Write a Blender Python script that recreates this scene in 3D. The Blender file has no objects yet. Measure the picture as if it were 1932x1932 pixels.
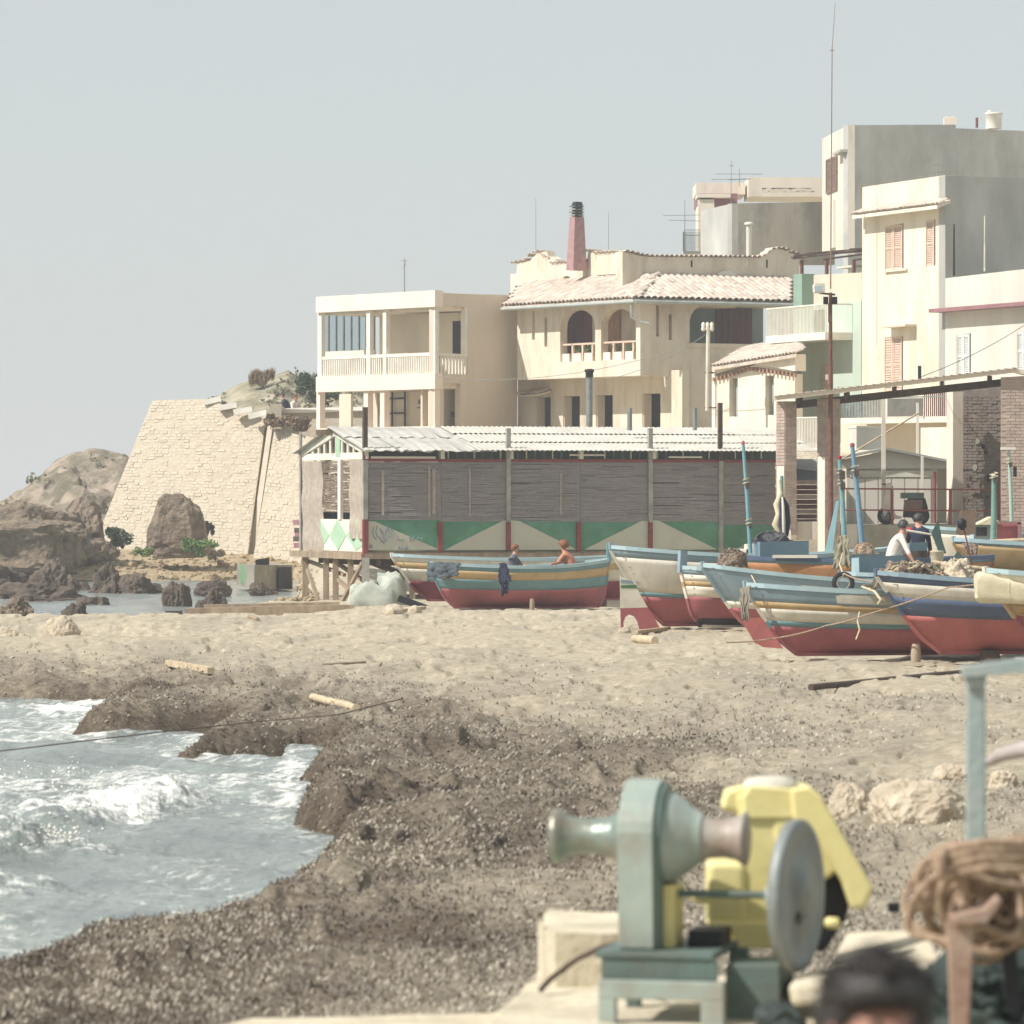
import bpy, bmesh, math, random
import numpy as np
from math import radians, sin, cos, pi, sqrt
from mathutils import Vector, Matrix, noise
from mathutils.geometry import tessellate_polygon

random.seed(7)
SC = bpy.context.scene
COL = SC.collection
# ------------------------------------------------------------------ camera, sky, sun, exposure
F, CX, HY, CZ = 8625.0, 966.0, 935.0, 3.4        # photograph read at 1932 px, 250 mm lens on 56 mm film
cam = bpy.data.cameras.new('camera')
cam.sensor_width = 56.0; cam.sensor_height = 56.0; cam.sensor_fit = 'HORIZONTAL'
cam.lens = 56.0 * F / 1932.0
cam.shift_y = -(966.0 - HY) / 1932.0
cam.clip_start = 0.5; cam.clip_end = 30000.0
cam.dof.use_dof = True; cam.dof.focus_distance = 112.0; cam.dof.aperture_fstop = 7.0
camo = bpy.data.objects.new('camera', cam); COL.objects.link(camo)
camo.location = (0, 0, CZ); camo.rotation_euler = (radians(90), 0, 0)
SC.camera = camo

SUN_AZ = radians(114)      # from +Y (the view direction) towards -X (left): sun on the left, a little behind the camera
SUN_EL = radians(47)
sdir = Vector((-sin(SUN_AZ) * cos(SUN_EL), cos(SUN_AZ) * cos(SUN_EL), sin(SUN_EL)))
sl = bpy.data.lights.new('sun', 'SUN'); sl.energy = 3.4; sl.angle = radians(0.55); sl.color = (1.0, 0.96, 0.925)
so = bpy.data.objects.new('sun', sl); COL.objects.link(so)
so.rotation_euler = (-sdir).to_track_quat('-Z', 'Y').to_euler()

W = bpy.data.worlds.new('World'); SC.world = W; W.use_nodes = True
wn = W.node_tree
sky = wn.nodes.new('ShaderNodeTexSky'); sky.sky_type = 'NISHITA'; sky.sun_disc = False
sky.sun_elevation = SUN_EL; sky.sun_rotation = -SUN_AZ
sky.altitude = 0.0; sky.air_density = 1.0; sky.dust_density = 0.6; sky.ozone_density = 3.0
bg = wn.nodes['Background']; bg.inputs['Strength'].default_value = 0.10
veil = wn.nodes.new('ShaderNodeMix'); veil.data_type = 'RGBA'; veil.inputs['Factor'].default_value = 0.88   # milky, hazy summer sky
veil.inputs['B'].default_value = (3.70, 3.90, 3.86, 1)
wn.links.new(sky.outputs['Color'], veil.inputs['A']); wn.links.new(veil.outputs['Result'], bg.inputs['Color'])

SC.view_settings.view_transform = 'Standard'; SC.view_settings.look = 'None'
SC.view_settings.gamma = 1.0; SC.view_settings.use_curve_mapping = False
SC.view_settings.exposure = 0.76
SC.cycles.max_bounces = 6; SC.cycles.volume_bounces = 0
SC.cycles.use_denoising = True

# ------------------------------------------------------------------ helpers
def P(x, y, D):
    """world point seen at photograph position (x, y) at distance D"""
    return Vector(((x - CX) / F * D, D, CZ - (y - HY) / F * D))

def GD(y, z):                      # distance of a point of height z seen at row y
    return F * (CZ - z) / (y - HY)

def G(x, y, z=0.6):
    return P(x, y, GD(y, z))

def lin(h):
    h = h.lstrip('#'); c = [int(h[i:i + 2], 16) / 255 for i in (0, 2, 4)]
    return tuple((v / 12.92 if v <= .04045 else ((v + .055) / 1.055) ** 2.4) for v in c)

MATS = {}
def M(name, c, c2=None, scale=1.5, rough=.85, bump=.25, bscale=25., stain=None, sscale=.5, samt=.5,
      streak=1.0, rnd=0., spec=.25, metal=0., detail=6., lo=.35, hi=.65, wave=None):
    """procedural material: two tones mixed by noise, optional stain layer, fine bump, per-object variation"""
    if name in MATS: return MATS[name]
    m = bpy.data.materials.new(name); m.use_nodes = True
    nt = m.node_tree; N = nt.nodes; L = nt.links; b = N['Principled BSDF']
    c = lin(c) if isinstance(c, str) else c
    if c2 is None: c2 = tuple(v * .78 for v in c)
    elif isinstance(c2, str): c2 = lin(c2)
    geo = N.new('ShaderNodeNewGeometry')
    mp = N.new('ShaderNodeMapping'); mp.inputs['Scale'].default_value = (1, 1, streak)
    L.new(geo.outputs['Position'], mp.inputs['Vector'])
    n1 = N.new('ShaderNodeTexNoise'); n1.inputs['Scale'].default_value = scale; n1.inputs['Detail'].default_value = detail
    n1.inputs['Roughness'].default_value = .62
    L.new(mp.outputs['Vector'], n1.inputs['Vector'])
    r1 = N.new('ShaderNodeValToRGB')
    r1.color_ramp.elements[0].position = lo; r1.color_ramp.elements[0].color = (*c2, 1)
    r1.color_ramp.elements[1].position = hi; r1.color_ramp.elements[1].color = (*c, 1)
    L.new(n1.outputs['Fac'], r1.inputs['Fac'])
    out = r1.outputs['Color']
    if stain is not None:
        st = lin(stain) if isinstance(stain, str) else stain
        n2 = N.new('ShaderNodeTexNoise'); n2.inputs['Scale'].default_value = sscale; n2.inputs['Detail'].default_value = 8
        n2.inputs['Roughness'].default_value = .68
        L.new(mp.outputs['Vector'], n2.inputs['Vector'])
        r2 = N.new('ShaderNodeMapRange'); r2.inputs['From Min'].default_value = .48; r2.inputs['From Max'].default_value = .7
        r2.inputs['To Max'].default_value = samt
        L.new(n2.outputs['Fac'], r2.inputs['Value'])
        mx = N.new('ShaderNodeMix'); mx.data_type = 'RGBA'
        L.new(r2.outputs['Result'], mx.inputs['Factor']); L.new(out, mx.inputs['A'])
        mx.inputs['B'].default_value = (*st, 1); out = mx.outputs['Result']
    if rnd:
        oi = N.new('ShaderNodeObjectInfo'); hs = N.new('ShaderNodeHueSaturation')
        mr = N.new('ShaderNodeMapRange'); mr.inputs['To Min'].default_value = 1 - rnd; mr.inputs['To Max'].default_value = 1 + rnd
        L.new(oi.outputs['Random'], mr.inputs['Value']); L.new(mr.outputs['Result'], hs.inputs['Value'])
        L.new(out, hs.inputs['Color']); out = hs.outputs['Color']
    L.new(out, b.inputs['Base Color'])
    b.inputs['Roughness'].default_value = rough; b.inputs['Metallic'].default_value = metal
    b.inputs['Specular IOR Level'].default_value = spec
    if bump:
        n3 = N.new('ShaderNodeTexNoise'); n3.inputs['Scale'].default_value = bscale; n3.inputs['Detail'].default_value = 5
        L.new(geo.outputs['Position'], n3.inputs['Vector'])
        bp = N.new('ShaderNodeBump'); bp.inputs['Strength'].default_value = bump; bp.inputs['Distance'].default_value = .6 / bscale
        L.new(n3.outputs['Fac'], bp.inputs['Height']); L.new(bp.outputs['Normal'], b.inputs['Normal'])
    MATS[name] = m
    return m

def rootof(o):
    while o.parent: o = o.parent
    return o

class MB:
    """collects geometry in world coordinates; build() links it as ONE mesh object"""
    def __init__(s): s.v = []; s.f = []; s.m = []; s.cur = 0; s.sm = []; s.smooth = False
    def add(s, vs, fs):
        k = len(s.v); s.v += [tuple(v) for v in vs]
        for f in fs:
            s.f.append(tuple(i + k for i in f)); s.m.append(s.cur); s.sm.append(s.smooth)
        return s
    def hexa(s, p):                # 8 points: bottom 0-3 counter-clockwise, top 4-7
        return s.add(p, [(0, 3, 2, 1), (4, 5, 6, 7), (0, 1, 5, 4), (1, 2, 6, 5), (2, 3, 7, 6), (3, 0, 4, 7)])
    def box(s, c, sx, sy, sz, rz=0., R=None):
        R = R or Matrix.Rotation(rz, 3, 'Z'); c = Vector(c)
        p = [c + R @ Vector((a * sx / 2, b * sy / 2, d * sz / 2)) for d in (-1, 1) for a, b in ((-1, -1), (1, -1), (1, 1), (-1, 1))]
        return s.hexa(p)
    def beam(s, a, b, w, h, up=Vector((0, 0, 1))):
        a = Vector(a); b = Vector(b); d = (b - a).normalized()
        x = d.cross(up)
        if x.length < 1e-4: x = d.cross(Vector((0, 1, 0)))
        x.normalize(); y = x.cross(d).normalized()
        p = []
        for q in (a, b):
            p += [q - x * w / 2 - y * h / 2, q + x * w / 2 - y * h / 2, q + x * w / 2 + y * h / 2, q - x * w / 2 + y * h / 2]
        return s.hexa(p)
    def tube(s, pts, r, n=8, caps=True, closed=False):
        pts = [Vector(p) for p in pts]; m = len(pts)
        rs = r if isinstance(r, (list, tuple)) else [r] * m
        vs = []; fs = []; prev = None
        for i in range(m):
            if closed: d = pts[(i + 1) % m] - pts[i - 1]
            else: d = pts[min(i + 1, m - 1)] - pts[max(i - 1, 0)]
            if d.length < 1e-9: d = Vector((0, 0, 1))
            d.normalize()
            if prev is None:
                x = d.cross(Vector((0, 0, 1)))
                if x.length < 1e-3: x = d.cross(Vector((0, 1, 0)))
            else: x = prev - d * prev.dot(d)
            x.normalize(); prev = x; y = d.cross(x)
            for k in range(n):
                a = 2 * pi * k / n; vs.append(pts[i] + (x * cos(a) + y * sin(a)) * rs[i])
        for i in range(m if closed else m - 1):
            j = (i + 1) % m
            for k in range(n):
                fs.append((i * n + k, i * n + (k + 1) % n, j * n + (k + 1) % n, j * n + k))
        sm = s.smooth; s.smooth = n > 5; s.add(vs, fs); s.smooth = sm
        if caps and not closed:
            s.add(vs[:n], [tuple(range(n - 1, -1, -1))]); s.add(vs[-n:], [tuple(range(n))])
        return s
    def lathe(s, o, axis, prof, n=24):       # prof: (distance along axis, radius)
        o = Vector(o); ax = Vector(axis).normalized()
        pts = [o + ax * a for a, r in prof]
        x = ax.cross(Vector((0, 0, 1)))
        if x.length < 1e-3: x = Vector((1, 0, 0))
        x.normalize(); y = ax.cross(x); vs = []; fs = []
        for (a, r), p in zip(prof, pts):
            for k in range(n):
                t = 2 * pi * k / n; vs.append(p + (x * cos(t) + y * sin(t)) * max(r, 1e-4))
        for i in range(len(prof) - 1):
            for k in range(n):
                fs.append((i * n + k, i * n + (k + 1) % n, (i + 1) * n + (k + 1) % n, (i + 1) * n + k))
        sm = s.smooth; s.smooth = True; s.add(vs, fs); s.smooth = sm
        s.add(vs[:n], [tuple(range(n - 1, -1, -1))]); s.add(vs[-n:], [tuple(range(n))])
        return s
    def prism(s, poly, off):                 # closed polygon of 3-D points extruded by off
        off = Vector(off); n = len(poly); poly = [Vector(p) for p in poly]
        tr = tessellate_polygon([poly])
        vs = poly + [p + off for p in poly]
        fs = [tuple(t) for t in tr] + [tuple(i + n for i in reversed(t)) for t in tr]
        fs += [(i, i + n, (i + 1) % n + n, (i + 1) % n) for i in range(n)]
        return s.add(vs, fs)
    def grid(s, fn, nu, nv):
        vs = [fn(i / (nu - 1), j / (nv - 1)) for j in range(nv) for i in range(nu)]
        fs = [(j * nu + i, j * nu + i + 1, (j + 1) * nu + i + 1, (j + 1) * nu + i) for j in range(nv - 1) for i in range(nu - 1)]
        sm = s.smooth; s.smooth = True; s.add(vs, fs); s.smooth = sm
        return s
    def mesh(s, name, mats, off=Vector((0, 0, 0))):
        me = bpy.data.meshes.new(name)
        me.from_pydata([(a - off[0], b - off[1], c - off[2]) for a, b, c in s.v], [], s.f)
        for m in (mats if isinstance(mats, (list, tuple)) else [mats]): me.materials.append(m)
        me.polygons.foreach_set('material_index', s.m); me.polygons.foreach_set('use_smooth', s.sm)
        bm = bmesh.new(); bm.from_mesh(me); bmesh.ops.recalc_face_normals(bm, faces=bm.faces); bm.to_mesh(me); bm.free()
        me.update()
        return me
    def build(s, name, mats, parent=None, fix=True):
        off = Vector((0, 0, 0))
        if parent is not None: off = rootof(parent).location
        elif s.v:
            a = np.array(s.v); off = Vector(((a[:, 0].min() + a[:, 0].max()) / 2, (a[:, 1].min() + a[:, 1].max()) / 2, a[:, 2].min()))
        o = bpy.data.objects.new(name, s.mesh(name, mats, off)); COL.objects.link(o)
        if parent is not None: o.parent = parent
        else: o.location = off
        return o

def tag(o, label=None, cat=None, group=None, kind=None):
    if label: o['label'] = label
    if cat: o['category'] = cat
    if group: o['group'] = group
    if kind: o['kind'] = kind
    return o

def thing(name, label, cat, loc, group=None):
    o = bpy.data.objects.new(name, None); COL.objects.link(o); o.location = Vector(loc); o.empty_display_size = .2
    return tag(o, label, cat, group)

def inst(name, me, parent, mtx):
    """link an object sharing mesh data me at world matrix mtx under parent"""
    o = bpy.data.objects.new(name, me); COL.objects.link(o); o.parent = parent
    o.matrix_basis = Matrix.Translation(-rootof(parent).location) @ mtx
    return o

def pieces(name, mb, mat, parent, mats, limit=300, rest=None):
    """alike pieces: the first `limit` matrices as objects sharing one mesh, the others joined as stuff"""
    me = mb.mesh(name, mat)
    for m in mats[:limit]: inst(name, me, parent, m)
    if len(mats) > limit:
        r = MB()
        for m in mats[limit:]: r.add([m @ Vector(v) for v in mb.v], mb.f)
        tag(r.build(rest or (name + '_field'), mat, parent), kind='stuff')

def frame(p, x, y, z):
    return Matrix(((x[0], y[0], z[0], p[0]), (x[1], y[1], z[1], p[1]), (x[2], y[2], z[2], p[2]), (0, 0, 0, 1)))

class Wall:
    """vertical plane through two plan points; converts photograph positions to (s along, z)"""
    def __init__(s, x0, D0, x1, D1, off=0.):
        s.A = Vector(((x0 - CX) / F * D0, D0)); B = Vector(((x1 - CX) / F * D1, D1))
        s.u = (B - s.A).normalized(); n = Vector((s.u.y, -s.u.x))
        if n.dot(-s.A) < 0: n = -n
        s.n = n; s.A = s.A + n * off; s.len = (B - s.A).length
        s.n3 = Vector((n.x, n.y, 0)); s.u3 = Vector((s.u.x, s.u.y, 0))
    def sz(s, x, y, o=0.):
        a = s.A + s.n * o; dx = (x - CX) / F
        # t*(dx,1) = a + k*u
        det = dx * (-s.u.y) - (-s.u.x)
        t = (a.x * (-s.u.y) + s.u.x * a.y) / det
        k = ((t * dx - a.x) * s.u.x + (t - a.y) * s.u.y)
        return k, CZ - (y - HY) / F * t
    def pt(s, k, z, o=0.):
        q = s.A + s.u * k + s.n * o
        return Vector((q.x, q.y, z))
    def px(s, x, y, o=0.):
        k, z = s.sz(x, y, o); return s.pt(k, z, o)
    def panel(s, mb, outer, holes=(), th=.25, o=0., raw=False):
        """wall slab with openings; outlines in photograph px (or (s,z) when raw)"""
        loops = [[(q if raw else s.sz(*q, o)) for q in outer]] + [[(q if raw else s.sz(*q, o)) for q in h] for h in holes]
        tr = tessellate_polygon([[Vector((a, b, 0)) for a, b in l] for l in loops])
        flat = [q for l in loops for q in l]; n = len(flat)
        vs = [s.pt(a, b, o) for a, b in flat] + [s.pt(a, b, o - th) for a, b in flat]
        fs = [tuple(t) for t in tr] + [tuple(i + n for i in reversed(t)) for t in tr]
        k = 0
        for l in loops:
            m = len(l)
            fs += [(k + i, k + (i + 1) % m, k + (i + 1) % m + n, k + i + n) for i in range(m)]
            k += m
        mb.add(vs, fs); return mb
    def box(s, mb, x0, y0, x1, y1, o0, o1):
        """box standing on the wall between offsets o0..o1; y read at x0"""
        o = max(o0, o1)
        k0, z1 = s.sz(x0, y0, o); _, z0 = s.sz(x0, y1, o); k1, _ = s.sz(x1, y0, o)
        return s.kbox(mb, k0, z0, k1, z1, o0, o1)
    def kbox(s, mb, k0, z0, k1, z1, o0, o1):
        if k1 < k0: k0, k1 = k1, k0
        return mb.hexa([s.pt(k0, z0, o1), s.pt(k1, z0, o1), s.pt(k1, z0, o0), s.pt(k0, z0, o0),
                        s.pt(k0, z1, o1), s.pt(k1, z1, o1), s.pt(k1, z1, o0), s.pt(k0, z1, o0)])

def rect(x0, y0, x1, y1, dy=0.):     # dy: how much lower the right end lies
    return [(x0, y0), (x1, y0 + dy), (x1, y1 + dy), (x0, y1)]

def arch(x0, y0, x1, y1, dy=0., r=.55, n=7):
    """opening with rounded top; y0 crown, y1 foot"""
    w = x1 - x0; h = w * r * .5; pts = [(x0, y1), ]
    for i in range(2 * n + 1):
        a = pi - pi * i / (2 * n)
        sx = cos(a); px_ = (x0 + x1) / 2 + w / 2 * (abs(sx) ** .8) * (1 if sx > 0 else -1)
        pts.append((px_, y0 + h * (1 - sin(a)) * 1.6 + dy * (px_ - x0) / w))
    pts.append((x1, y1 + dy)); return pts

# vectorised value noise
def _h(ix, iy, seed):
    n = (ix.astype(np.int64) * 374761393 + iy.astype(np.int64) * 668265263 + seed * 974634777) & 0x7fffffff
    n = (n ^ (n >> 13)) * 1274126177 & 0x7fffffff
    return ((n ^ (n >> 16)) & 0xffff) / 65535.0
def vnoise(x, y, seed=0):
    ix = np.floor(x); iy = np.floor(y); fx = x - ix; fy = y - iy
    fx = fx * fx * (3 - 2 * fx); fy = fy * fy * (3 - 2 * fy)
    a = _h(ix, iy, seed); b = _h(ix + 1, iy, seed); c = _h(ix, iy + 1, seed); d = _h(ix + 1, iy + 1, seed)
    return (a * (1 - fx) + b * fx) * (1 - fy) + (c * (1 - fx) + d * fx) * fy
def fbm(x, y, seed=0, oct=4, g=.5):
    s = 0; a = 1; t = 0
    for i in range(oct):
        s = s + a * vnoise(x * 2 ** i, y * 2 ** i, seed + i * 17); t += a; a *= g
    return s / t
def sstep(a, b, x):
    t = np.clip((x - a) / (b - a), 0, 1); return t * t * (3 - 2 * t)
def npmesh(name, verts, quads, mat, parent=None, attrs=None, smooth=True):
    me = bpy.data.meshes.new(name)
    me.vertices.add(len(verts)); me.vertices.foreach_set('co', np.asarray(verts, np.float32).ravel())
    q = np.asarray(quads, np.int32); k = q.shape[1]
    me.loops.add(q.size); me.loops.foreach_set('vertex_index', q.ravel())
    me.polygons.add(len(q)); me.polygons.foreach_set('loop_start', np.arange(0, q.size, k, dtype=np.int32))
    if smooth: me.polygons.foreach_set('use_smooth', np.ones(len(q), bool))
    for m in (mat if isinstance(mat, (list, tuple)) else [mat]): me.materials.append(m)
    for an, av in (attrs or {}).items():
        at = me.attributes.new(an, 'FLOAT', 'POINT'); at.data.foreach_set('value', np.asarray(av, np.float32).ravel())
    me.update(calc_edges=True)
    o = bpy.data.objects.new(name, me); COL.objects.link(o)
    if parent is not None: o.parent = parent
    return o
def gridquads(nr, nc):
    i = np.arange(nr - 1)[:, None] * nc + np.arange(nc - 1)[None, :]
    return np.stack([i, i + 1, i + nc + 1, i + nc], -1).reshape(-1, 4)

def rock(name, label, cat, c, sx, sy, sz, seed, mat, group=None, sub=5, amp=.35, flat=.35, kind=None, parent=None, taper=0., boxy=1.):
    """boulder: icosphere pushed by fractal noise, sitting on its base at c"""
    bm = bmesh.new(); bmesh.ops.create_icosphere(bm, subdivisions=sub, radius=1.0)
    off = Vector((seed * 13.7, seed * 7.3, seed * 3.1))
    for v in bm.verts:
        p = v.co.copy()
        d = noise.fractal(p * 1.1 + off, 1.0, 2.0, 5) * amp
        d += (1 - abs(noise.noise(p * 2.6 + off))) * amp * .35 - amp * .2
        d += noise.noise(p * 7 + off) * amp * .16 + noise.noise(p * 15 + off) * amp * .10 - abs(noise.noise(p * 4.3 + off * 2)) * amp * .25
        pb = Vector([abs(e_) ** boxy * (1 if e_ > 0 else -1) for e_ in p]) if boxy != 1. else p
        q = pb * (1 + d)
        if q.z < -flat: q.z = -flat + (q.z + flat) * .25
        tp = 1 + taper * (.5 - (q.z + flat) / (1 + flat))
        v.co = Vector((q.x * tp * sx / 2, q.y * tp * sy / 2, (q.z + flat) * sz / (1 + flat)))
    me = bpy.data.meshes.new(name); bm.to_mesh(me); bm.free(); me.materials.append(mat)
    if parent is None:
        o = bpy.data.objects.new(name, me); COL.objects.link(o); o.location = Vector(c); tag(o, label, cat, group, kind)
    else:
        o = inst(name, me, parent, Matrix.Translation(Vector(c)))
    return o
def rock_px(label, x0, y0, x1, y1, D, seed, mat, depth=None, group=None, name='rock', sink=.12, **k):
    s = D / F; w = (x1 - x0) * s; h = (y1 - y0) * s
    c = P((x0 + x1) / 2, y1, D); c.z -= sink
    return rock(name, label, 'rock', c, w, depth or w * .9, h + sink, seed, mat, group, **k)

# ------------------------------------------------------------------ materials
m_cream = M('plaster_cream', 'ddd0ba', 'd2c4ac', scale=.7, stain='b8a990', sscale=.6, samt=.35, streak=.3)
m_creampale = M('plaster_pale', 'e6dccb', 'dacfbc', scale=.6, stain='b0a28d', sscale=.9, samt=.6, streak=.25)
m_house = M('plaster_house', 'e0d5c0', 'd4c7b0', scale=.6, stain='a89a85', sscale=.8, samt=.75, streak=.3)
m_beige = M('plaster_beige', 'd8cbb8', 'cbbca7', scale=.5, stain='b3a28c', sscale=.5, samt=.5, streak=.25)
m_pink = M('plaster_pink', 'ecdccd', 'e4d2c1', scale=.8, stain='d2bda8', sscale=.9, samt=.4, streak=.3)
m_white = M('white_paint', 'e6e0d2', 'd8d2c2', scale=2, stain='b8b09c', sscale=1.5, samt=.3, rough=.6)
m_offwhite = M('old_white_paint', 'd6d2c2', 'c4c0ae', scale=2, stain='a09a88', sscale=1.5, samt=.5)
m_green = M('plaster_green', 'bfcbbb', 'b2bfae', scale=.6, stain='98ab92', sscale=.7, samt=.4, streak=.3)
m_greendk = M('plaster_green_dark', '8ba392', '7e9786', scale=1)
m_butter = M('plaster_butter', 'e6dcc6', 'dbcfb7', scale=.5, stain='b3a48d', sscale=.8, samt=.75, streak=.25)
m_palelilac = M('plaster_palegrey', 'd6d1c4', 'cac4b6', scale=.6, stain='aeb0a6', sscale=.8, samt=.5, streak=.2)
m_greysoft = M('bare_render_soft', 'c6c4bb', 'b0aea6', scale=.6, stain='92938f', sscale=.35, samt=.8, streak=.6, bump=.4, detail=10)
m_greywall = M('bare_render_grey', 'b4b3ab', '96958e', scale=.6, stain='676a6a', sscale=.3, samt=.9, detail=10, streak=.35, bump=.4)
m_greylight = M('bare_render_light', 'bab6a8', 'a6a296', scale=.5, stain='8a8a84', sscale=.3, samt=.6, streak=.3, bump=.4)
m_maroon = M('maroon_paint', '9a7274', '876063', scale=2, rough=.7)
m_maroonwood = M('maroon_wood', '6b3a35', '54302c', scale=4, streak=.15, rough=.6)
m_redbrick = M('red_brick', 'a68482', '947270', scale=5, rnd=.12)
m_shutter = M('shutter_tan', 'd8bfab', 'cbb09b', scale=4, rough=.6)
m_shutterw = M('shutter_white', 'd9dbd6', 'c8cac5', scale=4, rough=.6)
m_shutbrown = M('shutter_brown', '8d7468', '76604f', scale=4, rough=.6)
m_tile = M('roof_tile', 'd3c6b6', 'b8a898', scale=3.0, stain='948a7e', sscale=2.2, samt=.6, rnd=.16, bump=.4)
m_tilered = M('roof_tile_red', 'a98672', '937060', scale=3, rnd=.2)
m_gutter = M('gutter_metal', 'b9bdb6', 'a8aca4', scale=2, rough=.5, metal=.3)
m_dark = M('dark_interior', '2b2a2c', '201f22', scale=2)
m_black = M('black_iron', '26262a', '1b1b1f', scale=6, rough=.5)
m_iron = M('grey_iron', '8e938e', '7a7f7a', scale=5, rough=.5, metal=.3)
m_rust = M('rusty_iron', '7d5648', '5d4038', scale=8, rough=.8)
m_redrail = M('red_oxide_paint', '8e4a44', '743a36', scale=6, rough=.6)
m_glass = M('window_glass', 'aebcc0', 'a2b2b6', scale=.5, rough=.08, bump=0, spec=.6)
m_wood = M('weathered_wood', 'a5937c', '857460', scale=4, streak=.3, rough=.9, bump=.4)
m_woodpale = M('driftwood', 'cdbb9c', 'b09f82', scale=5, rough=.9, bump=.4, stain='8a7a64', sscale=3, samt=.5)
m_wooddk = M('dark_timber', '5f5147', '483d36', scale=5, rough=.9, bump=.4)
m_post = M('shed_post_paint', 'a9a79d', '8f8d84', scale=3, stain='6f6a64', sscale=2, samt=.5)
m_reed = M('reed_mat', '9d9592', '918986', scale=9, streak=3., rough=.95, bump=.3, stain='a59d97', sscale=1.2, samt=.4)
m_reedlight = M('burlap_curtain', 'b3a696', '9d9082', scale=6, rough=.95, bump=.5)
m_panelgreen = M('shed_green', '5c8f74', '528468', scale=1.5, stain='7a9c88', sscale=1.5, samt=.4)
m_panelgrey = M('shed_pale_panel', 'c6c4b2', 'b6b4a2', scale=1.5, stain='98968a', sscale=1.5, samt=.4)
m_diagreen = M('diamond_green', 'aac6a8', '9fbc9d', scale=2)
m_sheet = M('fibre_cement_sheet', 'bfbbb1', 'aeaaa1', scale=1.2, stain='98958c', sscale=1.0, samt=.5, bump=.4)
m_sheetw = M('corrugated_white', 'c6c2b6', 'b4b0a4', scale=1.5, stain='a7a294', sscale=1.2, samt=.45)
m_stone = M('wall_stone', 'beb3a0', 'b5a995', scale=2.5, stain='ada08a', sscale=1.4, samt=.35, rnd=.08, bump=.6, bscale=12)
m_mortar = M('wall_mortar', 'beb29d', 'b0a48e', scale=3, bump=.6, bscale=15)
m_coping = M('coping_stone', 'f0ebe0', 'e6dfd2', scale=2)
m_rock = M('sea_rock', '8d7d6a', '635748', scale=2.2, stain='58504a', sscale=1.3, samt=.7, bump=1., bscale=5, detail=10)
m_rockdk = M('wet_rock', '6b5f52', '493f36', scale=1.8, stain='39332f', sscale=1.1, samt=.8, bump=.9, bscale=8)
m_rockpale = M('beach_boulder', 'c6b9a2', 'a89a85', scale=2, stain='82745f', sscale=1.2, samt=.5, bump=.7, bscale=12)
m_concrete = M('old_concrete', 'cfc5ad', 'b9ae96', scale=2.5, stain='8f866f', sscale=1.6, samt=.5, bump=.5, bscale=18)
m_concgrey = M('grey_concrete', 'a09a8a', '868173', scale=1.5, stain='65625a', sscale=.8, samt=.6, bump=.5)
m_brick = M('brown_brick', 'b7a698', 'a39184', scale=4, rnd=.1, bump=.4)
m_brickdk = M('old_brick_wall', '988b80', '7b7067', scale=3, stain='9a9084', sscale=.9, samt=.8, bump=.5)
m_skin = M('skin', 'c39480', 'b58672', scale=8, rough=.55, bump=.05)
m_skinred = M('sunburnt_skin', 'bd8468', 'ad735a', scale=8, rough=.55, bump=.05)
m_hairdk = M('dark_hair', '4a433e', '1e1a18', scale=28, rough=.5, bump=.8, bscale=60, spec=.5)
m_hairred = M('auburn_hair', '8a5a3c', '6a4228', scale=30, rough=.6, bump=.8, bscale=60)
m_shirtw = M('white_shirt', 'e2d6ca', 'd2c5b8', scale=4)
m_navy = M('navy_cloth', '2f3346', '23273a', scale=5)
m_greycloth = M('grey_cloth', '6d7078', '5a5d66', scale=5)
m_trouser = M('dark_trousers', '3d3a3c', '302d30', scale=5)
m_tarp = M('tarpaulin', 'b3b7aa', '9da294', scale=2, stain='7d8276', sscale=1.5, samt=.5, rough=.7)
m_net = M('fishing_net', '857466', '5b4d44', scale=18, stain='bfae98', sscale=9, samt=.6, bump=1., bscale=30)
m_rope = M('hemp_rope', 'b09a82', '86705c', scale=22, rough=.95, bump=.9, bscale=90)
m_ropepale = M('pale_rope', 'cfc0a0', 'b6a686', scale=14, rough=.95, bump=.6, bscale=80)
m_rubber = M('tyre_rubber', '24262a', '1a1b1e', scale=6, rough=.7)
m_canvas = M('canvas_bundle', 'd9cfb0', 'c6bb9a', scale=5, stain='a99d7c', sscale=3, samt=.4, bump=.6, bscale=50)
b_blue = M('boat_blue', '7994a0', '6d8894', scale=2, stain='8fa3a8', sscale=3, samt=.35, rough=.5, bump=.1)
b_lblue = M('boat_lightblue', 'a6bdc0', '9ab2b6', scale=2, stain='b6c6c4', sscale=3, samt=.4, rough=.5, bump=.1)
b_slate = M('boat_slate', '8a9fa8', '7e929b', scale=2, stain='93a5aa', sscale=3, samt=.4, rough=.5, bump=.1)
b_navy = M('boat_navy', '5c6a82', '515f77', scale=2, stain='66748a', sscale=3, samt=.3, rough=.5, bump=.1)
b_teal = M('boat_teal', '6f9296', '64878b', scale=2, stain='7d9c9c', sscale=3, samt=.35, rough=.5, bump=.1)
b_red = M('boat_red', 'b1696b', 'a15c5f', scale=1.5, stain='774549', streak=.35, sscale=1.2, samt=.6, rough=.6, bump=.15)
b_brick = M('boat_redlead', 'ba7069', 'ab635d', scale=1.5, stain='844c49', streak=.35, sscale=1.2, samt=.5, rough=.6, bump=.15)
b_cream = M('boat_cream', 'd9d4c4', 'cbc5b4', scale=1.5, stain='a39a88', sscale=2, samt=.6, streak=.35, rough=.55, bump=.1)
b_white = M('boat_white', 'e3ddcc', 'd6cfbc', scale=1.5, stain='b0a892', sscale=2, samt=.5, rough=.55, bump=.1)
b_gold = M('boat_gold', 'c0a578', 'b3986c', scale=2, stain='8d6d40', sscale=3, samt=.4, rough=.6, bump=.1)
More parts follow.
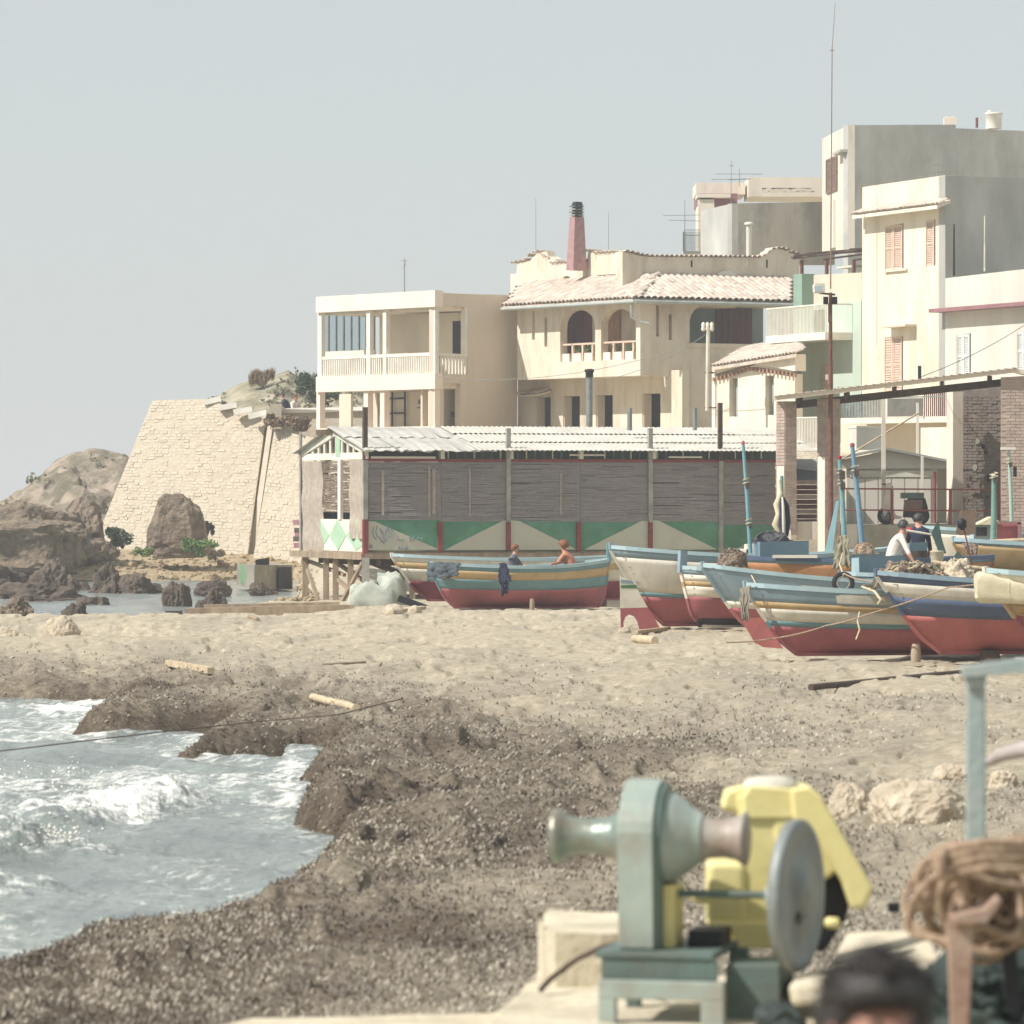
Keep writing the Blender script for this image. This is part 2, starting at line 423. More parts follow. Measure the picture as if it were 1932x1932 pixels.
b_orange = M('boat_orange', 'b58459', 'a6764e', scale=2, stain='7d5030', sscale=3, samt=.4, rough=.6, bump=.1)
b_black = M('boat_pitch', '35302f', '2a2526', scale=4, stain='5d4a45', sscale=3, samt=.5)
b_green = M('boat_green', '4c7d54', '437049', scale=3, rough=.5)
b_olive = M('boat_olive', '6e7263', '5e6254', scale=2, stain='8b8c7c', sscale=2, samt=.5, rough=.6)
b_inner = M('boat_inside', '9fb0ac', '8a9a96', scale=3, stain='6f7672', sscale=2, samt=.5)
m_winch = M('winch_green', '9ba69c', '8a958b', scale=3, stain='8f7c6c', sscale=3.5, samt=.6, rough=.45, spec=.4, bump=.1)
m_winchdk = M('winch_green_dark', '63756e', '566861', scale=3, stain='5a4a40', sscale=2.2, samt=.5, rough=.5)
m_yellow = M('engine_yellow', 'e6da9c', 'dccd88', scale=2, stain='b0a060', sscale=2.5, samt=.35, rough=.45, spec=.4, bump=.1)
m_wheel = M('flywheel_grey', '8c918e', '797e7b', scale=3, stain='5a5048', sscale=2, samt=.5, rough=.5, metal=.2)
m_steelp = M('painted_steel', 'a4b0ac', '97a5a0', scale=2, stain='b2a89a', sscale=2, samt=.4, rough=.5)
m_drum = M('worn_drum', '909c92', '7d8a80', scale=4, stain='8a6a54', sscale=3, samt=.6, rough=.35, metal=.4)
# ------------------------------------------------------------------ shoreline and beach
SHORE = [(-700, 1290), (-300, 1308), (0, 1322), (100, 1325), (190, 1328), (205, 1336), (150, 1348), (118, 1383), (200, 1386), (300, 1383), (395, 1377),
         (372, 1392), (345, 1408), (300, 1433), (360, 1436), (450, 1428), (540, 1420), (600, 1413), (575, 1432), (552, 1446), (545, 1462),
         (549, 1490), (525, 1530), (500, 1556), (548, 1562), (592, 1572), (588, 1600), (545, 1632), (505, 1660), (478, 1682), (440, 1702),
         (390, 1722), (330, 1742), (230, 1756), (120, 1762), (75, 1780), (45, 1800), (0, 1822), (-120, 1860), (-400, 1950), (-900, 2100)]
SH_Y = np.array([F * CZ / (y - HY) for x, y in SHORE]); SH_X = np.array([(x - CX) / F * F * CZ / (y - HY) for x, y in SHORE])

def shore_dist(X, Y):
    """signed distance to the near waterline (land positive)"""
    best = np.full(X.shape, 1e9)
    for i in range(len(SH_X) - 1):
        ax, ay, bx, by = SH_X[i], SH_Y[i], SH_X[i + 1], SH_Y[i + 1]
        dx, dy = bx - ax, by - ay; t = np.clip(((X - ax) * dx + (Y - ay) * dy) / (dx * dx + dy * dy), 0, 1)
        best = np.minimum(best, (X - ax - t * dx) ** 2 + (Y - ay - t * dy) ** 2)
    px = np.append(SH_X, [-60, -60]); py = np.append(SH_Y, [SH_Y[-1], SH_Y[0]])
    inside = np.zeros(X.shape, bool); j = len(px) - 1
    for i in range(len(px)):
        c = ((py[i] > Y) != (py[j] > Y)) & (X < (px[j] - px[i]) * (Y - py[i]) / (py[j] - py[i] + 1e-12) + px[i])
        inside ^= c; j = i
    return np.where(inside, -1, 1) * np.sqrt(best)

def ground_h(X, Y, fine=True):
    d = shore_dist(X, Y)
    xi = CX + F * X / Y
    bank = (.12 + .24 * fbm(X * .35, Y * .16, 3, 3)) * (.35 + .65 * sstep(36, 46, Y))
    wig = (fbm(X * 1.3, Y * .6, 5, 3) - .5) * .5
    up = sstep(-.2, .75, d + wig * .7)
    h = np.where(d > -.6, -.22 + up * (bank + .22), -.22 - .25 * np.clip(-d - .3, 0, 3))
    h = h + .36 * sstep(1.0, 9, d) - .06 * sstep(1.2, 3, d) * (1 - sstep(3, 6, d))
    # heaps of seaweed near the water
    sea = (1 - sstep(2.5, 7.0, d)) * sstep(0, .5, d)
    rid = 1 - np.abs(2 * fbm(X * .55 + 5, Y * .32, 11, 4) - 1)
    h = h + sea * (rid ** 4 * .18 - .03) * (.6 + .4 * sstep(34, 44, Y)) + (.3 + .7 * sea) * (1 - np.abs(2 * fbm(X * 1.5 + 2, Y * .8, 13, 3) - 1)) ** 5 * .05 * (Y < 80) * sstep(.3, 1, d)
    pit = fbm(X * .9 + 7, Y * .42, 15, 3); h = h - (.25 + .75 * sea) * sstep(.58, .63, pit) * .12 * (Y < 75) * sstep(.4, 1.2, d)
    h = h + sea * (sstep(.56, .66, fbm(X * .8, Y * .35, 23, 3)) * .12)
    # rise towards the landing place in the foreground and towards the boats
    h = h + .34 * (1 - sstep(20, 34, Y)) * sstep(-.4, 1.2, X) * sstep(0, 1, d)
    # sand spit: a low cut ledge at the far left, then the cove
    ledge = 104 + 0.0 * X
    lx = 1 - sstep(300, 500, xi)
    sp = (1 - sstep(560, 680, xi)) * sstep(90, 100, Y); h = h * (1 - sp) + sp * (.30 + .20 * (1 - lx) + .05 * (fbm(X * .5, Y * .2, 57, 3) - .5))
    h = h + .22 * sstep(-.25, .25, Y - ledge) * lx * sstep(0, 1, d) - .10 * sstep(98, 103.5, Y) * (1 - sstep(103.6, 104.2, Y)) * lx
    cove_e = 112 + 3 * (fbm(X * .3, Y * .1, 9, 2) - .5) + 16 * sstep(380, 560, xi)
    cove = sstep(0, 2.5, Y - cove_e) * (1 - sstep(548, 575, xi + 14 * (fbm(X, Y * .3, 31, 2) - .5)))
    back = sstep(180, 192, Y + 6 * (fbm(X * .4, Y * .2, 41, 3) - .5)) * sstep(-200, 140, xi + 0 * Y)
    h = h * (1 - cove) + cove * (-.7 + back * 1.15 + .9 * sstep(190, 204, Y) * sstep(60, 200, xi))
    # ground behind the boat shed climbs to the terrace of the houses
    ter = sstep(575, 640, xi) * sstep(133, 158, Y)
    ter = np.maximum(ter, sstep(600, 640, xi) * sstep(160, 176, Y))
    h = h * (1 - ter) + ter * (5.1 + .2 * fbm(X * .5, Y * .5, 51, 2))
    h = h + sstep(560, 700, xi) * sstep(112, 124, Y) * (1 - sstep(124, 135, Y)) * .0
    h = h + .45 * sstep(89, 99, Y) * sstep(1600, 1740, xi) * (1 - ter)
    if fine:
        h = h - 1.15 * hollows(X, Y) + .8 * hollows(X + .4, Y)
        lump = fbm(X * 3.2, Y * 1.5, 61, 4) - .5
        h = h + (d > -.3) * (lump * (.07 + .05 * sea)) + (fbm(X * 9, Y * 4.5, 71, 3) - .5) * (.03 + .02 * sea)
        # footprints and hollows in the dry sand
        h = h - (1 - sea) * sstep(.58, .70, fbm(X * 2.6, Y * 1.0, 81, 2)) * .08 * (Y < 118)
    h = np.where((d > .35) & (Y < 90), np.maximum(h, .07 + .04 * np.minimum(d, 2) + .10 * fbm(X * 4, Y * 2, 83, 3)), h)
    return h, d, sea

HOLES = [(561, 1470, 26, .3), (663, 1492, 36, .22), (632, 1520, 20, .16), (789, 1478, 30, .2), (857, 1478, 30, .2), (823, 1410, 26, .14), (895, 1410, 26, .14), (934, 1406, 20, .12), (765, 1550, 30, .14), (711, 1556, 24, .12),
         (687, 1636, 26, .14), (629, 1724, 40, .2), (716, 1728, 60, .22), (789, 1716, 70, .26), (852, 1740, 50, .2), (232, 1800, 50, .18), (290, 1773, 36, .14), (395, 1836, 34, .14), (48, 1890, 50, .18), (100, 1850, 40, .14), (373, 1770, 24, .1),
         (581, 1890, 40, .12), (765, 1608, 26, .12), (1000, 1445, 40, .12), (1060, 1470, 40, .12), (980, 1560, 40, .12), (700, 1620, 60, .14), (1130, 1440, 50, .1), (470, 1750, 36, .12), (520, 1830, 40, .12)]
HW = [(GD(y, .35), (x - CX) / F * GD(y, .35), 1.7 * w * GD(y, .35) / F, a) for x, y, w, a in HOLES]
def hollows(X, Y):
    s = 0.
    for D, x0, w, a in HW:
        e = (X - x0) / w + .35 * np.sin(Y * 2.3 + x0); dy = (Y - D) / (w * 3.2)
        g = np.exp(-dy * dy * 1.6) * np.where(e < 0, sstep(-.45, 0, e), np.exp(-e * 1.3)); s = np.maximum(s, g * a)
    return s

def ground_z(x, y):
    h, _, _ = ground_h(np.array([float(x)]), np.array([float(y)]), False); return float(h[0])

def GP(x, y):
    """where the view line at (x, y) meets the ground"""
    D = np.linspace(12, 160, 3000); X = (x - CX) / F * D; Z = CZ - (y - HY) / F * D
    h, _, _ = ground_h(X, D, False); k = np.argmax(Z <= h)
    return Vector((X[k], D[k], h[k]))

rows = np.concatenate([np.linspace(3., 18, 40, endpoint=False), 1 / np.linspace(1 / 18., 1 / 150., 900), np.linspace(151, 262, 60)])
cols = np.concatenate([np.linspace(-.6, -.16, 24, endpoint=False), np.linspace(-.16, -.125, 30, endpoint=False), np.linspace(-.125, .125, 640), np.linspace(.1262, .16, 30), np.linspace(.17, .6, 24)])
YY, TT = np.meshgrid(rows, cols, indexing='ij'); XX = YY * TT
HH, DD, SS = ground_h(XX, YY)
wet_shade = np.clip(1 - np.abs(DD) / .9, 0, 1) * (DD > -2)  # real wet band along the waterline
xi_ = CX + F * XX / YY
dry = sstep(-.1, .5, DD)
# seaweed cover: dense at the water, thinning inland in drifts
cover = np.clip(1.25 - DD / 10.5 + (fbm(XX * .5, YY * .16, 91, 4) - .5) * 1.9, 0, 1)
cover = cover * (1 - .35 * (1 - sstep(25, 31, YY)) * sstep(300, 560, CX + F * XX / YY))
cover = cover * (.55 + .9 * fbm(XX * 1.1, YY * .5, 93, 3))
cover = np.maximum(cover, .55 * sstep(.55, .7, fbm(XX * .9 + 3, YY * .25, 95, 4)) * (YY < 110))
cover *= (YY < 118)
age = sstep(1.5, 7.0, DD + (fbm(XX * .6, YY * .3, 97, 3) - .5) * 7) * .85 + .6 * (1 - sstep(25, 33, YY)) * sstep(250, 520, xi_)
rubble = sstep(150, 175, YY) * (1 - sstep(560, 600, xi_))

def ground_material():
    m = bpy.data.materials.new('beach_ground'); m.use_nodes = True; nt = m.node_tree; N = nt.nodes; L = nt.links; b = N['Principled BSDF']
    geo = N.new('ShaderNodeNewGeometry'); pos = geo.outputs['Position']
    def noi(s, d=6, r=.65, v=pos):
        n = N.new('ShaderNodeTexNoise'); n.inputs['Scale'].default_value = s; n.inputs['Detail'].default_value = d; n.inputs['Roughness'].default_value = r
        L.new(v, n.inputs['Vector']); return n.outputs['Fac']
    def ramp(f, *st):
        r = N.new('ShaderNodeValToRGB'); e = r.color_ramp.elements
        e[0].position = st[0][0]; e[0].color = (*lin(st[0][1]), 1); e[1].position = st[-1][0]; e[1].color = (*lin(st[-1][1]), 1)
        for p, c in st[1:-1]:
            k = e.new(p); k.color = (*lin(c), 1)
        L.new(f, r.inputs['Fac']); return r.outputs['Color']
    def mix(f, a, bb):
        x = N.new('ShaderNodeMix'); x.data_type = 'RGBA'; L.new(f, x.inputs['Factor']); L.new(a, x.inputs['A']); L.new(bb, x.inputs['B']); return x.outputs['Result']
    def attr(n):
        a = N.new('ShaderNodeAttribute'); a.attribute_name = n; return a.outputs['Fac']
    def math(op, a, bb):
        x = N.new('ShaderNodeMath'); x.operation = op
        for i, q in enumerate((a, bb)):
            if isinstance(q, (int, float)): x.inputs[i].default_value = q
            else: L.new(q, x.inputs[i])
        return x.outputs[0]
    sand = ramp(noi(5, 8, .7), (.26, '8c7f6d'), (.40, 'b0a38c'), (.54, 'c5b9a1'), (.7, 'd5cab2'))
    mixn = math('ADD', math('MULTIPLY', noi(18, 8, .8), .5), math('ADD', math('MULTIPLY', noi(3.2, 6, .7), .32), math('MULTIPLY', noi(70, 4, .8), .18)))
    weed = ramp(mixn, (.36, '3e362f'), (.46, '665c50'), (.55, '8a7f6e'), (.66, 'beb5a0'))
    old = ramp(mixn, (.36, '756c5f'), (.46, '9c9280'), (.55, 'b8ae9b'), (.66, 'd9d1bd'))
    weed = mix(attr('age'), weed, old)
    fl = math('ADD', attr('cover'), math('MULTIPLY', math('SUBTRACT', noi(7, 8, .8), .5), 2.6))
    mr = N.new('ShaderNodeMapRange'); mr.inputs['From Min'].default_value = .05; mr.inputs['From Max'].default_value = .95; L.new(fl, mr.inputs['Value'])
    c = mix(mr.outputs['Result'], sand, weed)
    rub = ramp(noi(3, 8, .75), (.3, '6f6250'), (.5, 'a9987a'), (.7, 'cdbb98'))
    c = mix(attr('rubble'), c, rub)
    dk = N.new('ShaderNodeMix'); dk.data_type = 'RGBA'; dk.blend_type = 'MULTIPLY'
    L.new(math('MULTIPLY', attr('wet_shade'), .75), dk.inputs['Factor']); L.new(c, dk.inputs['A']); dk.inputs['B'].default_value = (.42, .36, .33, 1)  # darkens the wet edge, and paints shade into the hollows
    L.new(dk.outputs['Result'], b.inputs['Base Color'])
    b.inputs['Roughness'].default_value = .95; b.inputs['Specular IOR Level'].default_value = .1
    bp = N.new('ShaderNodeBump'); bp.inputs['Strength'].default_value = .9; bp.inputs['Distance'].default_value = .05
    L.new(math('ADD', noi(14, 8, .8), math('MULTIPLY', noi(50, 5, .8), .5)), bp.inputs['Height']); L.new(bp.outputs['Normal'], b.inputs['Normal'])
    return m
m_ground = ground_material()
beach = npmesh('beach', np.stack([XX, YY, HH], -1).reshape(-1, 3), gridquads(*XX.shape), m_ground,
               attrs={'cover': cover, 'wet_shade': np.clip(wet_shade + 5 * hollows(XX, YY) + .5 * sstep(.57, .64, fbm(XX * .9 + 7, YY * .42, 15, 3)) * (.15 + .85 * SS) * (DD > 0) * (YY < 75), 0, 1), 'rubble': rubble, 'age': age})  # hollows and pits darkened as well: their shade is put into the colour
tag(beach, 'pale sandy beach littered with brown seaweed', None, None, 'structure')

# loose seaweed leaves and flecks lying on the banks: real little blades
rng = np.random.default_rng(5)
n = 230000
yi = 1170 + (1960 - 1170) * rng.random(n) ** .75; xi0 = -120 + 2170 * rng.random(n)
Yb = F * (CZ - .5) / (yi - HY); Xb = (xi0 - CX) / F * Yb
hb, db, _ = ground_h(Xb, Yb)
cv = np.clip(1.3 - db / 7.5 + (fbm(Xb * .5, Yb * .16, 91, 4) - .5) * 1.9, 0.012, 1)
keep = (hollows(Xb, Yb) < .2) & (rng.random(n) < .3 + .5 * sstep(28, 50, Yb)) & (db > .05) & (rng.random(n) < cv) & (Yb < 112)
Xb, Yb, hb, yi = Xb[keep], Yb[keep], hb[keep], yi[keep]; n = len(Xb)
a = rng.random(n) * 2 * pi; ln = (.008 + .024 * rng.random(n)) * (.45 + Yb / 70); wd = (.003 + .005 * rng.random(n)) * (.5 + Yb / 60)
tz = (rng.random(n) - .3) * ln * .7
dx, dy = np.cos(a) * ln / 2, np.sin(a) * ln / 2; ex, ey = -np.sin(a) * wd, np.cos(a) * wd
z = hb + .012
V = np.stack([np.stack([Xb - dx - ex, Yb - dy - ey, z - .01], -1), np.stack([Xb + dx - ex, Yb + dy - ey, z + tz + .01], -1),
              np.stack([Xb + dx + ex, Yb + dy + ey, z + tz + .02], -1), np.stack([Xb - dx + ex, Yb - dy + ey, z], -1)], 1).reshape(-1, 3)
tone = np.repeat(np.clip(rng.random(n) * .55 + .1 + .5 * (fbm(Xb * .8, Yb * .4, 19, 3) - .4) + .25 * sstep(2, 7, db[keep]) + .2 * (1 - sstep(26, 34, Yb)) - .4 * sstep(.56, .62, fbm(Xb * .9 + 7, Yb * .42, 15, 3)) - 3 * hollows(Xb, Yb), 0, 1), 4)  # leaves in pits and hollows toned down: painted shade
def leaf_mat():
    m = bpy.data.materials.new('seaweed_leaf'); m.use_nodes = True; N = m.node_tree.nodes; L = m.node_tree.links
    at = N.new('ShaderNodeAttribute'); at.attribute_name = 'tone'; r = N.new('ShaderNodeValToRGB'); e = r.color_ramp.elements
    e[0].color = (*lin('655d52'), 1); e[1].color = (*lin('c9c0b0'), 1)
    for p, c in ((.3, '837a6c'), (.75, 'aba28f'), (.92, 'bdb39c')): k = e.new(p); k.color = (*lin(c), 1)
    L.new(at.outputs['Fac'], r.inputs['Fac']); L.new(r.outputs['Color'], N['Principled BSDF'].inputs['Base Color'])
    N['Principled BSDF'].inputs['Roughness'].default_value = .7
    return m
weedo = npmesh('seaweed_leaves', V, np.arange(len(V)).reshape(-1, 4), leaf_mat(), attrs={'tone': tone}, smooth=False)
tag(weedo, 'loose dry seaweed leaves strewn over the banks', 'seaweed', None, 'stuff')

# ------------------------------------------------------------------ water
def water_material(name, foam_attr=True, base='878e88', deep='6c736f'):
    m = bpy.data.materials.new(name); m.use_nodes = True; nt = m.node_tree; N = nt.nodes; L = nt.links; b = N['Principled BSDF']
    geo = N.new('ShaderNodeNewGeometry')
    n1 = N.new('ShaderNodeTexNoise'); n1.inputs['Scale'].default_value = .35; n1.inputs['Detail'].default_value = 5; L.new(geo.outputs['Position'], n1.inputs['Vector'])
    r = N.new('ShaderNodeValToRGB'); r.color_ramp.elements[0].color = (*lin(deep), 1); r.color_ramp.elements[1].color = (*lin(base), 1)
    r.color_ramp.elements[0].position = .35; r.color_ramp.elements[1].position = .65
    L.new(n1.outputs['Fac'], r.inputs['Fac'])
    col = r.outputs['Color']; b.inputs['Roughness'].default_value = .18; b.inputs['IOR'].default_value = 1.33
    if foam_attr:
        at = N.new('ShaderNodeAttribute'); at.attribute_name = 'foam'
        n2 = N.new('ShaderNodeTexNoise'); n2.inputs['Scale'].default_value = 5; n2.inputs['Detail'].default_value = 8; n2.inputs['Roughness'].default_value = .75
        L.new(geo.outputs['Position'], n2.inputs['Vector'])
        s1 = N.new('ShaderNodeMath'); s1.operation = 'MULTIPLY_ADD'; L.new(n2.outputs['Fac'], s1.inputs[0]); s1.inputs[1].default_value = 2.6; s1.inputs[2].default_value = -1.3
        s2 = N.new('ShaderNodeMath'); L.new(s1.outputs[0], s2.inputs[0]); L.new(at.outputs['Fac'], s2.inputs[1])
        mr = N.new('ShaderNodeMapRange'); mr.inputs['From Min'].default_value = .3; mr.inputs['From Max'].default_value = .8; L.new(s2.outputs[0], mr.inputs['Value'])
        mx = N.new('ShaderNodeMix'); mx.data_type = 'RGBA'; L.new(mr.outputs['Result'], mx.inputs['Factor']); L.new(col, mx.inputs['A'])
        mx.inputs['B'].default_value = (*lin('e9e8df'), 1); col = mx.outputs['Result']
        rr = N.new('ShaderNodeMapRange'); rr.inputs['To Min'].default_value = .15; rr.inputs['To Max'].default_value = .8; L.new(mr.outputs['Result'], rr.inputs['Value'])
        L.new(rr.outputs['Result'], b.inputs['Roughness'])
    L.new(col, b.inputs['Base Color'])
    n3 = N.new('ShaderNodeTexNoise'); n3.inputs['Scale'].default_value = 3.5; n3.inputs['Detail'].default_value = 6
    L.new(geo.outputs['Position'], n3.inputs['Vector'])
    bp = N.new('ShaderNodeBump'); bp.inputs['Strength'].default_value = .7; bp.inputs['Distance'].default_value = .2
    L.new(n3.outputs['Fac'], bp.inputs['Height']); L.new(bp.outputs['Normal'], b.inputs['Normal'])
    return m
m_water = water_material('surf_water')
m_sea = water_material('open_sea_water', False, '8ea4a0', '7e9694')
sea_o = MB().add([(-9000, -300, -.24), (9000, -300, -.24), (9000, 24000, -.24), (-9000, 24000, -.24)], [(0, 1, 2, 3)]).build('sea', m_sea)
tag(sea_o, 'open sea stretching to the horizon', None, None, 'structure')

def water_h(X, Y):
    """surf: sets of crests running to the beach, one of them breaking"""
    d = -shore_dist(X, Y)
    ph = fbm(X * .25, Y * .12, 7, 3) * 3.0
    # wave front: line across the bay
    t = (Y + X * 1.15 + ph * .9)
    h = .045 * np.sin(t * 1.5) + .03 * np.sin(t * 3.7 + X) + (fbm(X * 1.6, Y * .9, 17, 4) - .5) * .10 + (fbm(X * 6, Y * 3, 19, 3) - .5) * .035
    return h, d, t
# rows uniform in the photograph, to keep the surf fine where it is near
yr = np.linspace(1295, 1990, 520); xr = np.linspace(-330, 640, 480)
yw, xw = np.meshgrid(yr, xr, indexing='ij'); Yw = F * CZ / (yw - HY); Xw = (xw - CX) / F * Yw
hw, dw, tw = water_h(Xw, Yw)
def crest(x0, y0, x1, y1, wid, amp, back=1.0):
    """a breaking crest along a segment given in photograph positions"""
    A = np.array([(x0 - CX) / F * F * CZ / (y0 - HY), F * CZ / (y0 - HY)]); B = np.array([(x1 - CX) / F * F * CZ / (y1 - HY), F * CZ / (y1 - HY)])
    ab = B - A; L_ = np.hypot(*ab); u = ab / L_; nrm = np.array([u[1], -u[0]])
    rx, ry = Xw - A[0], Yw - A[1]
    s = np.clip((rx * u[0] + ry * u[1]) / L_, -.1, 1.1); e = (rx * nrm[0] + ry * nrm[1]) + (fbm(Xw * .9, Yw * .4, 33, 3) - .5) * 1.2
    env = np.clip(np.sin(np.clip(s, 0, 1) * pi), 0, 1) ** .5 * ((s > -.05) & (s < 1.05))
    g = np.exp(-(e / wid) ** 2); tr = sstep(-5 * wid, 0, -np.abs(e)) * 1
    return env * g * amp, env * np.exp(-(np.maximum(e, -e * .45) / (wid * 2.2)) ** 2)
foam = np.zeros_like(hw)
for a in ((-60, 1478, 250, 1505, 1.6, .07), (90, 1570, 340, 1500, .42, .26), (-30, 1625, 70, 1600, .32, .26), (70, 1625, 150, 1600, .3, .16),
          (-60, 1345, 160, 1335, 1.3, .05), (-80, 1700, 40, 1668, .35, .16)):
    dh, fm = crest(*a); hw += dh; foam = np.maximum(foam, fm * (1.0 if a[5] > .1 else .7))
hw += foam * (fbm(Xw * 6, Yw * 3.2, 27, 5, .6) - .45) * .15
foam = foam * .46 + .30 * np.exp(-np.abs(dw) / .22) * sstep(.35, .6, fbm(Xw * .8, Yw * .3, 53, 3)) + .10 * np.exp(-dw / .8) * (fbm(Xw * 1.2, Yw * .5, 29, 3)) + .20 * sstep(.5, .72, fbm(Xw * .7, Yw * .22, 35, 4))
foam += .32 * (yw < 1400) * (xw < 220) * sstep(.35, .6, fbm(Xw * .6, Yw * .15, 37, 4)) + .22 * ((yw > 1440) & (yw < 1560) & (xw < 300)) * sstep(.4, .6, fbm(Xw * .9, Yw * .3, 39, 4))
surf = npmesh('surf_water', np.stack([Xw, Yw, hw], -1).reshape(-1, 3), gridquads(*Xw.shape), m_water, attrs={'foam': foam})
tag(surf, 'milky green surf water with breaking foam', None, None, 'structure')
# cove water behind the spit
yc = np.linspace(112, 196, 160); tc = np.linspace(-.19, -.040, 200)
Yc, Tc = np.meshgrid(yc, tc, indexing='ij'); Xc = Yc * Tc
hc = (fbm(Xc * 1.1, Yc * .35, 45, 4) - .5) * .16 - .03
xc = CX + F * Xc / Yc
fc = .62 * sstep(.5, .68, fbm(Xc * .35, Yc * .07, 47, 4)) * (1 - sstep(130, 160, Yc)) + .18 * fbm(Xc * .5, Yc * .2, 49, 3)
cove_o = npmesh('cove_water', np.stack([Xc, Yc, hc], -1).reshape(-1, 3), gridquads(*Xc.shape), m_water, attrs={'foam': fc})
tag(cove_o, 'shallow pale water of the rocky cove', None, None, 'structure')
# spray thrown up by the breaking crests
ns = 500; xs_ = []; 
for (x0, y0, x1, y1, w_, hgt) in ((100, 1565, 335, 1500, 1.4, .30), (-30, 1618, 70, 1598, .5, .30), (60, 1620, 150, 1598, .5, .2), (-60, 1470, 200, 1500, 2.2, .12)):
    k = ns // 4; t = rng.random(k); x = x0 + (x1 - x0) * t; y = y0 + (y1 - y0) * t
    Y_ = F * CZ / (y - HY); X_ = (x - CX) / F * Y_ + rng.normal(0, .12, k); Y_ = Y_ + rng.normal(0, w_ * .5, k)
    Z_ = .12 + hgt * rng.random(k) ** 1.6 * np.sin(np.clip(t, 0, 1) * pi) ** .5 * (.4 + fbm(X_ * 3, Y_ * 2, 3, 2))
    xs_.append(np.stack([X_, Y_, Z_], -1))
C = np.concatenate(xs_); k = len(C); r = (.004 + .010 * rng.random(k) ** 2)[:, None]
tet = np.array([(1, 1, 1), (1, -1, -1), (-1, 1, -1), (-1, -1, 1)], float)
V = (C[:, None, :] + tet[None] * r[:, None, :] * (.6 + rng.random((k, 4, 1)))).reshape(-1, 3)
fq = np.array([(0, 1, 2), (0, 3, 1), (0, 2, 3), (1, 3, 2)]); Q = (np.arange(k)[:, None, None] * 4 + fq[None]).reshape(-1, 3)
spray = npmesh('foam_spray', V, Q, M('foam_white', 'ece9df', 'dedbd0', scale=5, rough=.8))
tag(spray, 'white foam spray flung up along the breaking wave', 'foam', None, 'stuff')

# ------------------------------------------------------------------ hills
def hill(name, label, prof, D, depth, seed, mat, amp=.5, base=0., nx=150, ny=70):
    """ridge whose skyline follows prof (photograph positions) and falls towards the viewer"""
    xs = np.linspace(prof[0][0], prof[-1][0], nx); ys = np.interp(xs, [p[0] for p in prof], [p[1] for p in prof])
    tt = np.linspace(-.6, 1, ny); Tg, Xg = np.meshgrid(tt, xs, indexing='ij'); Yg = D + depth * (-Tg)
    top = CZ + (HY - np.broadcast_to(ys, Xg.shape)) / F * D
    Xw_ = (Xg - CX) / F * D
    k = np.where(Tg > 0, 1 - Tg ** 1.3, 1 + Tg * .5)
    Z = base + (top - base) * np.clip(k, 0, 1)
    f = 1 - np.clip(1 - np.abs(Tg) * 3, 0, 1) * .8
    Z += (fbm(Xw_ * .5, Yg * .5, seed, 5) - .5) * amp * 2 * f - np.abs(fbm(Xw_ * .35 + 4, Yg * .2, seed + 5, 4) - .5) * amp * 1.6 * f
    Xw_ = Xw_ + (fbm(Yg * .6, Z * .6, seed + 9, 3) - .5) * amp * f
    o = npmesh(name, np.stack([Xw_, Yg, Z], -1).reshape(-1, 3), gridquads(*Xg.shape), mat)
    return tag(o, label, None, None, 'structure')
m_hill = M('scrub_hillside', 'a09280', '736b5a', scale=1.0, stain='5f5c4a', sscale=.55, samt=.85, bump=.9, bscale=5, lo=.42, hi=.58)
m_hilltop = M('dry_grass_hill', 'aca28a', '878169', scale=1.2, stain='686850', sscale=.5, samt=.8, bump=.9, bscale=6, lo=.4, hi=.6)
hill('hill', 'brown scrubby headland', [(-500, 960), (-250, 965), (-60, 962), (0, 944), (40, 920), (75, 893), (105, 862), (140, 848), (170, 845), (200, 851), (235, 858), (300, 880), (360, 900)],
     226, 24, 3, m_hill, amp=1.5, base=-1, nx=260, ny=130)
hill('hill', 'grassy knoll above the retaining wall', [(330, 790), (395, 758), (430, 735), (455, 722), (475, 716), (505, 712), (530, 702), (545, 697), (560, 708), (590, 712), (640, 715), (720, 730)],
     222, 16, 13, m_hilltop, amp=.35, base=4.5)

tf = MB(); rr = random.Random(6)
for ho in [o for o in COL.objects if o.name.startswith('hill')]:
    vs = ho.data.vertices; nv = len(vs)
    for i in range(900):
        p = vs[rr.randrange(nv)].co.copy()
        if p.z < 1 or p.y > 224: continue
        if fbm(np.array([p.x * .4]), np.array([p.z * .5]), 3, 3)[0] < .47: continue
        s = rr.uniform(.08, .26)
        for k in range(10):
            q = p + Vector((rr.gauss(0, s), rr.gauss(0, s), abs(rr.gauss(0, s * .7)))); t = Vector((rr.uniform(-1, 1), rr.uniform(-1, 1), rr.uniform(0, 1))).normalized() * s * .6; e = t.cross(Vector((rr.random(), rr.random(), -rr.random()))).normalized() * s * .35
            tf.add([q - t, q + e, q + t, q - e], [(0, 1, 2, 3)])
tag(tf.build('scrub', M('hill_scrub', '75705a', '565440', scale=2, rough=.9, bump=0)), 'low grey-green scrub dotting the hillsides', 'scrub', None, 'stuff')
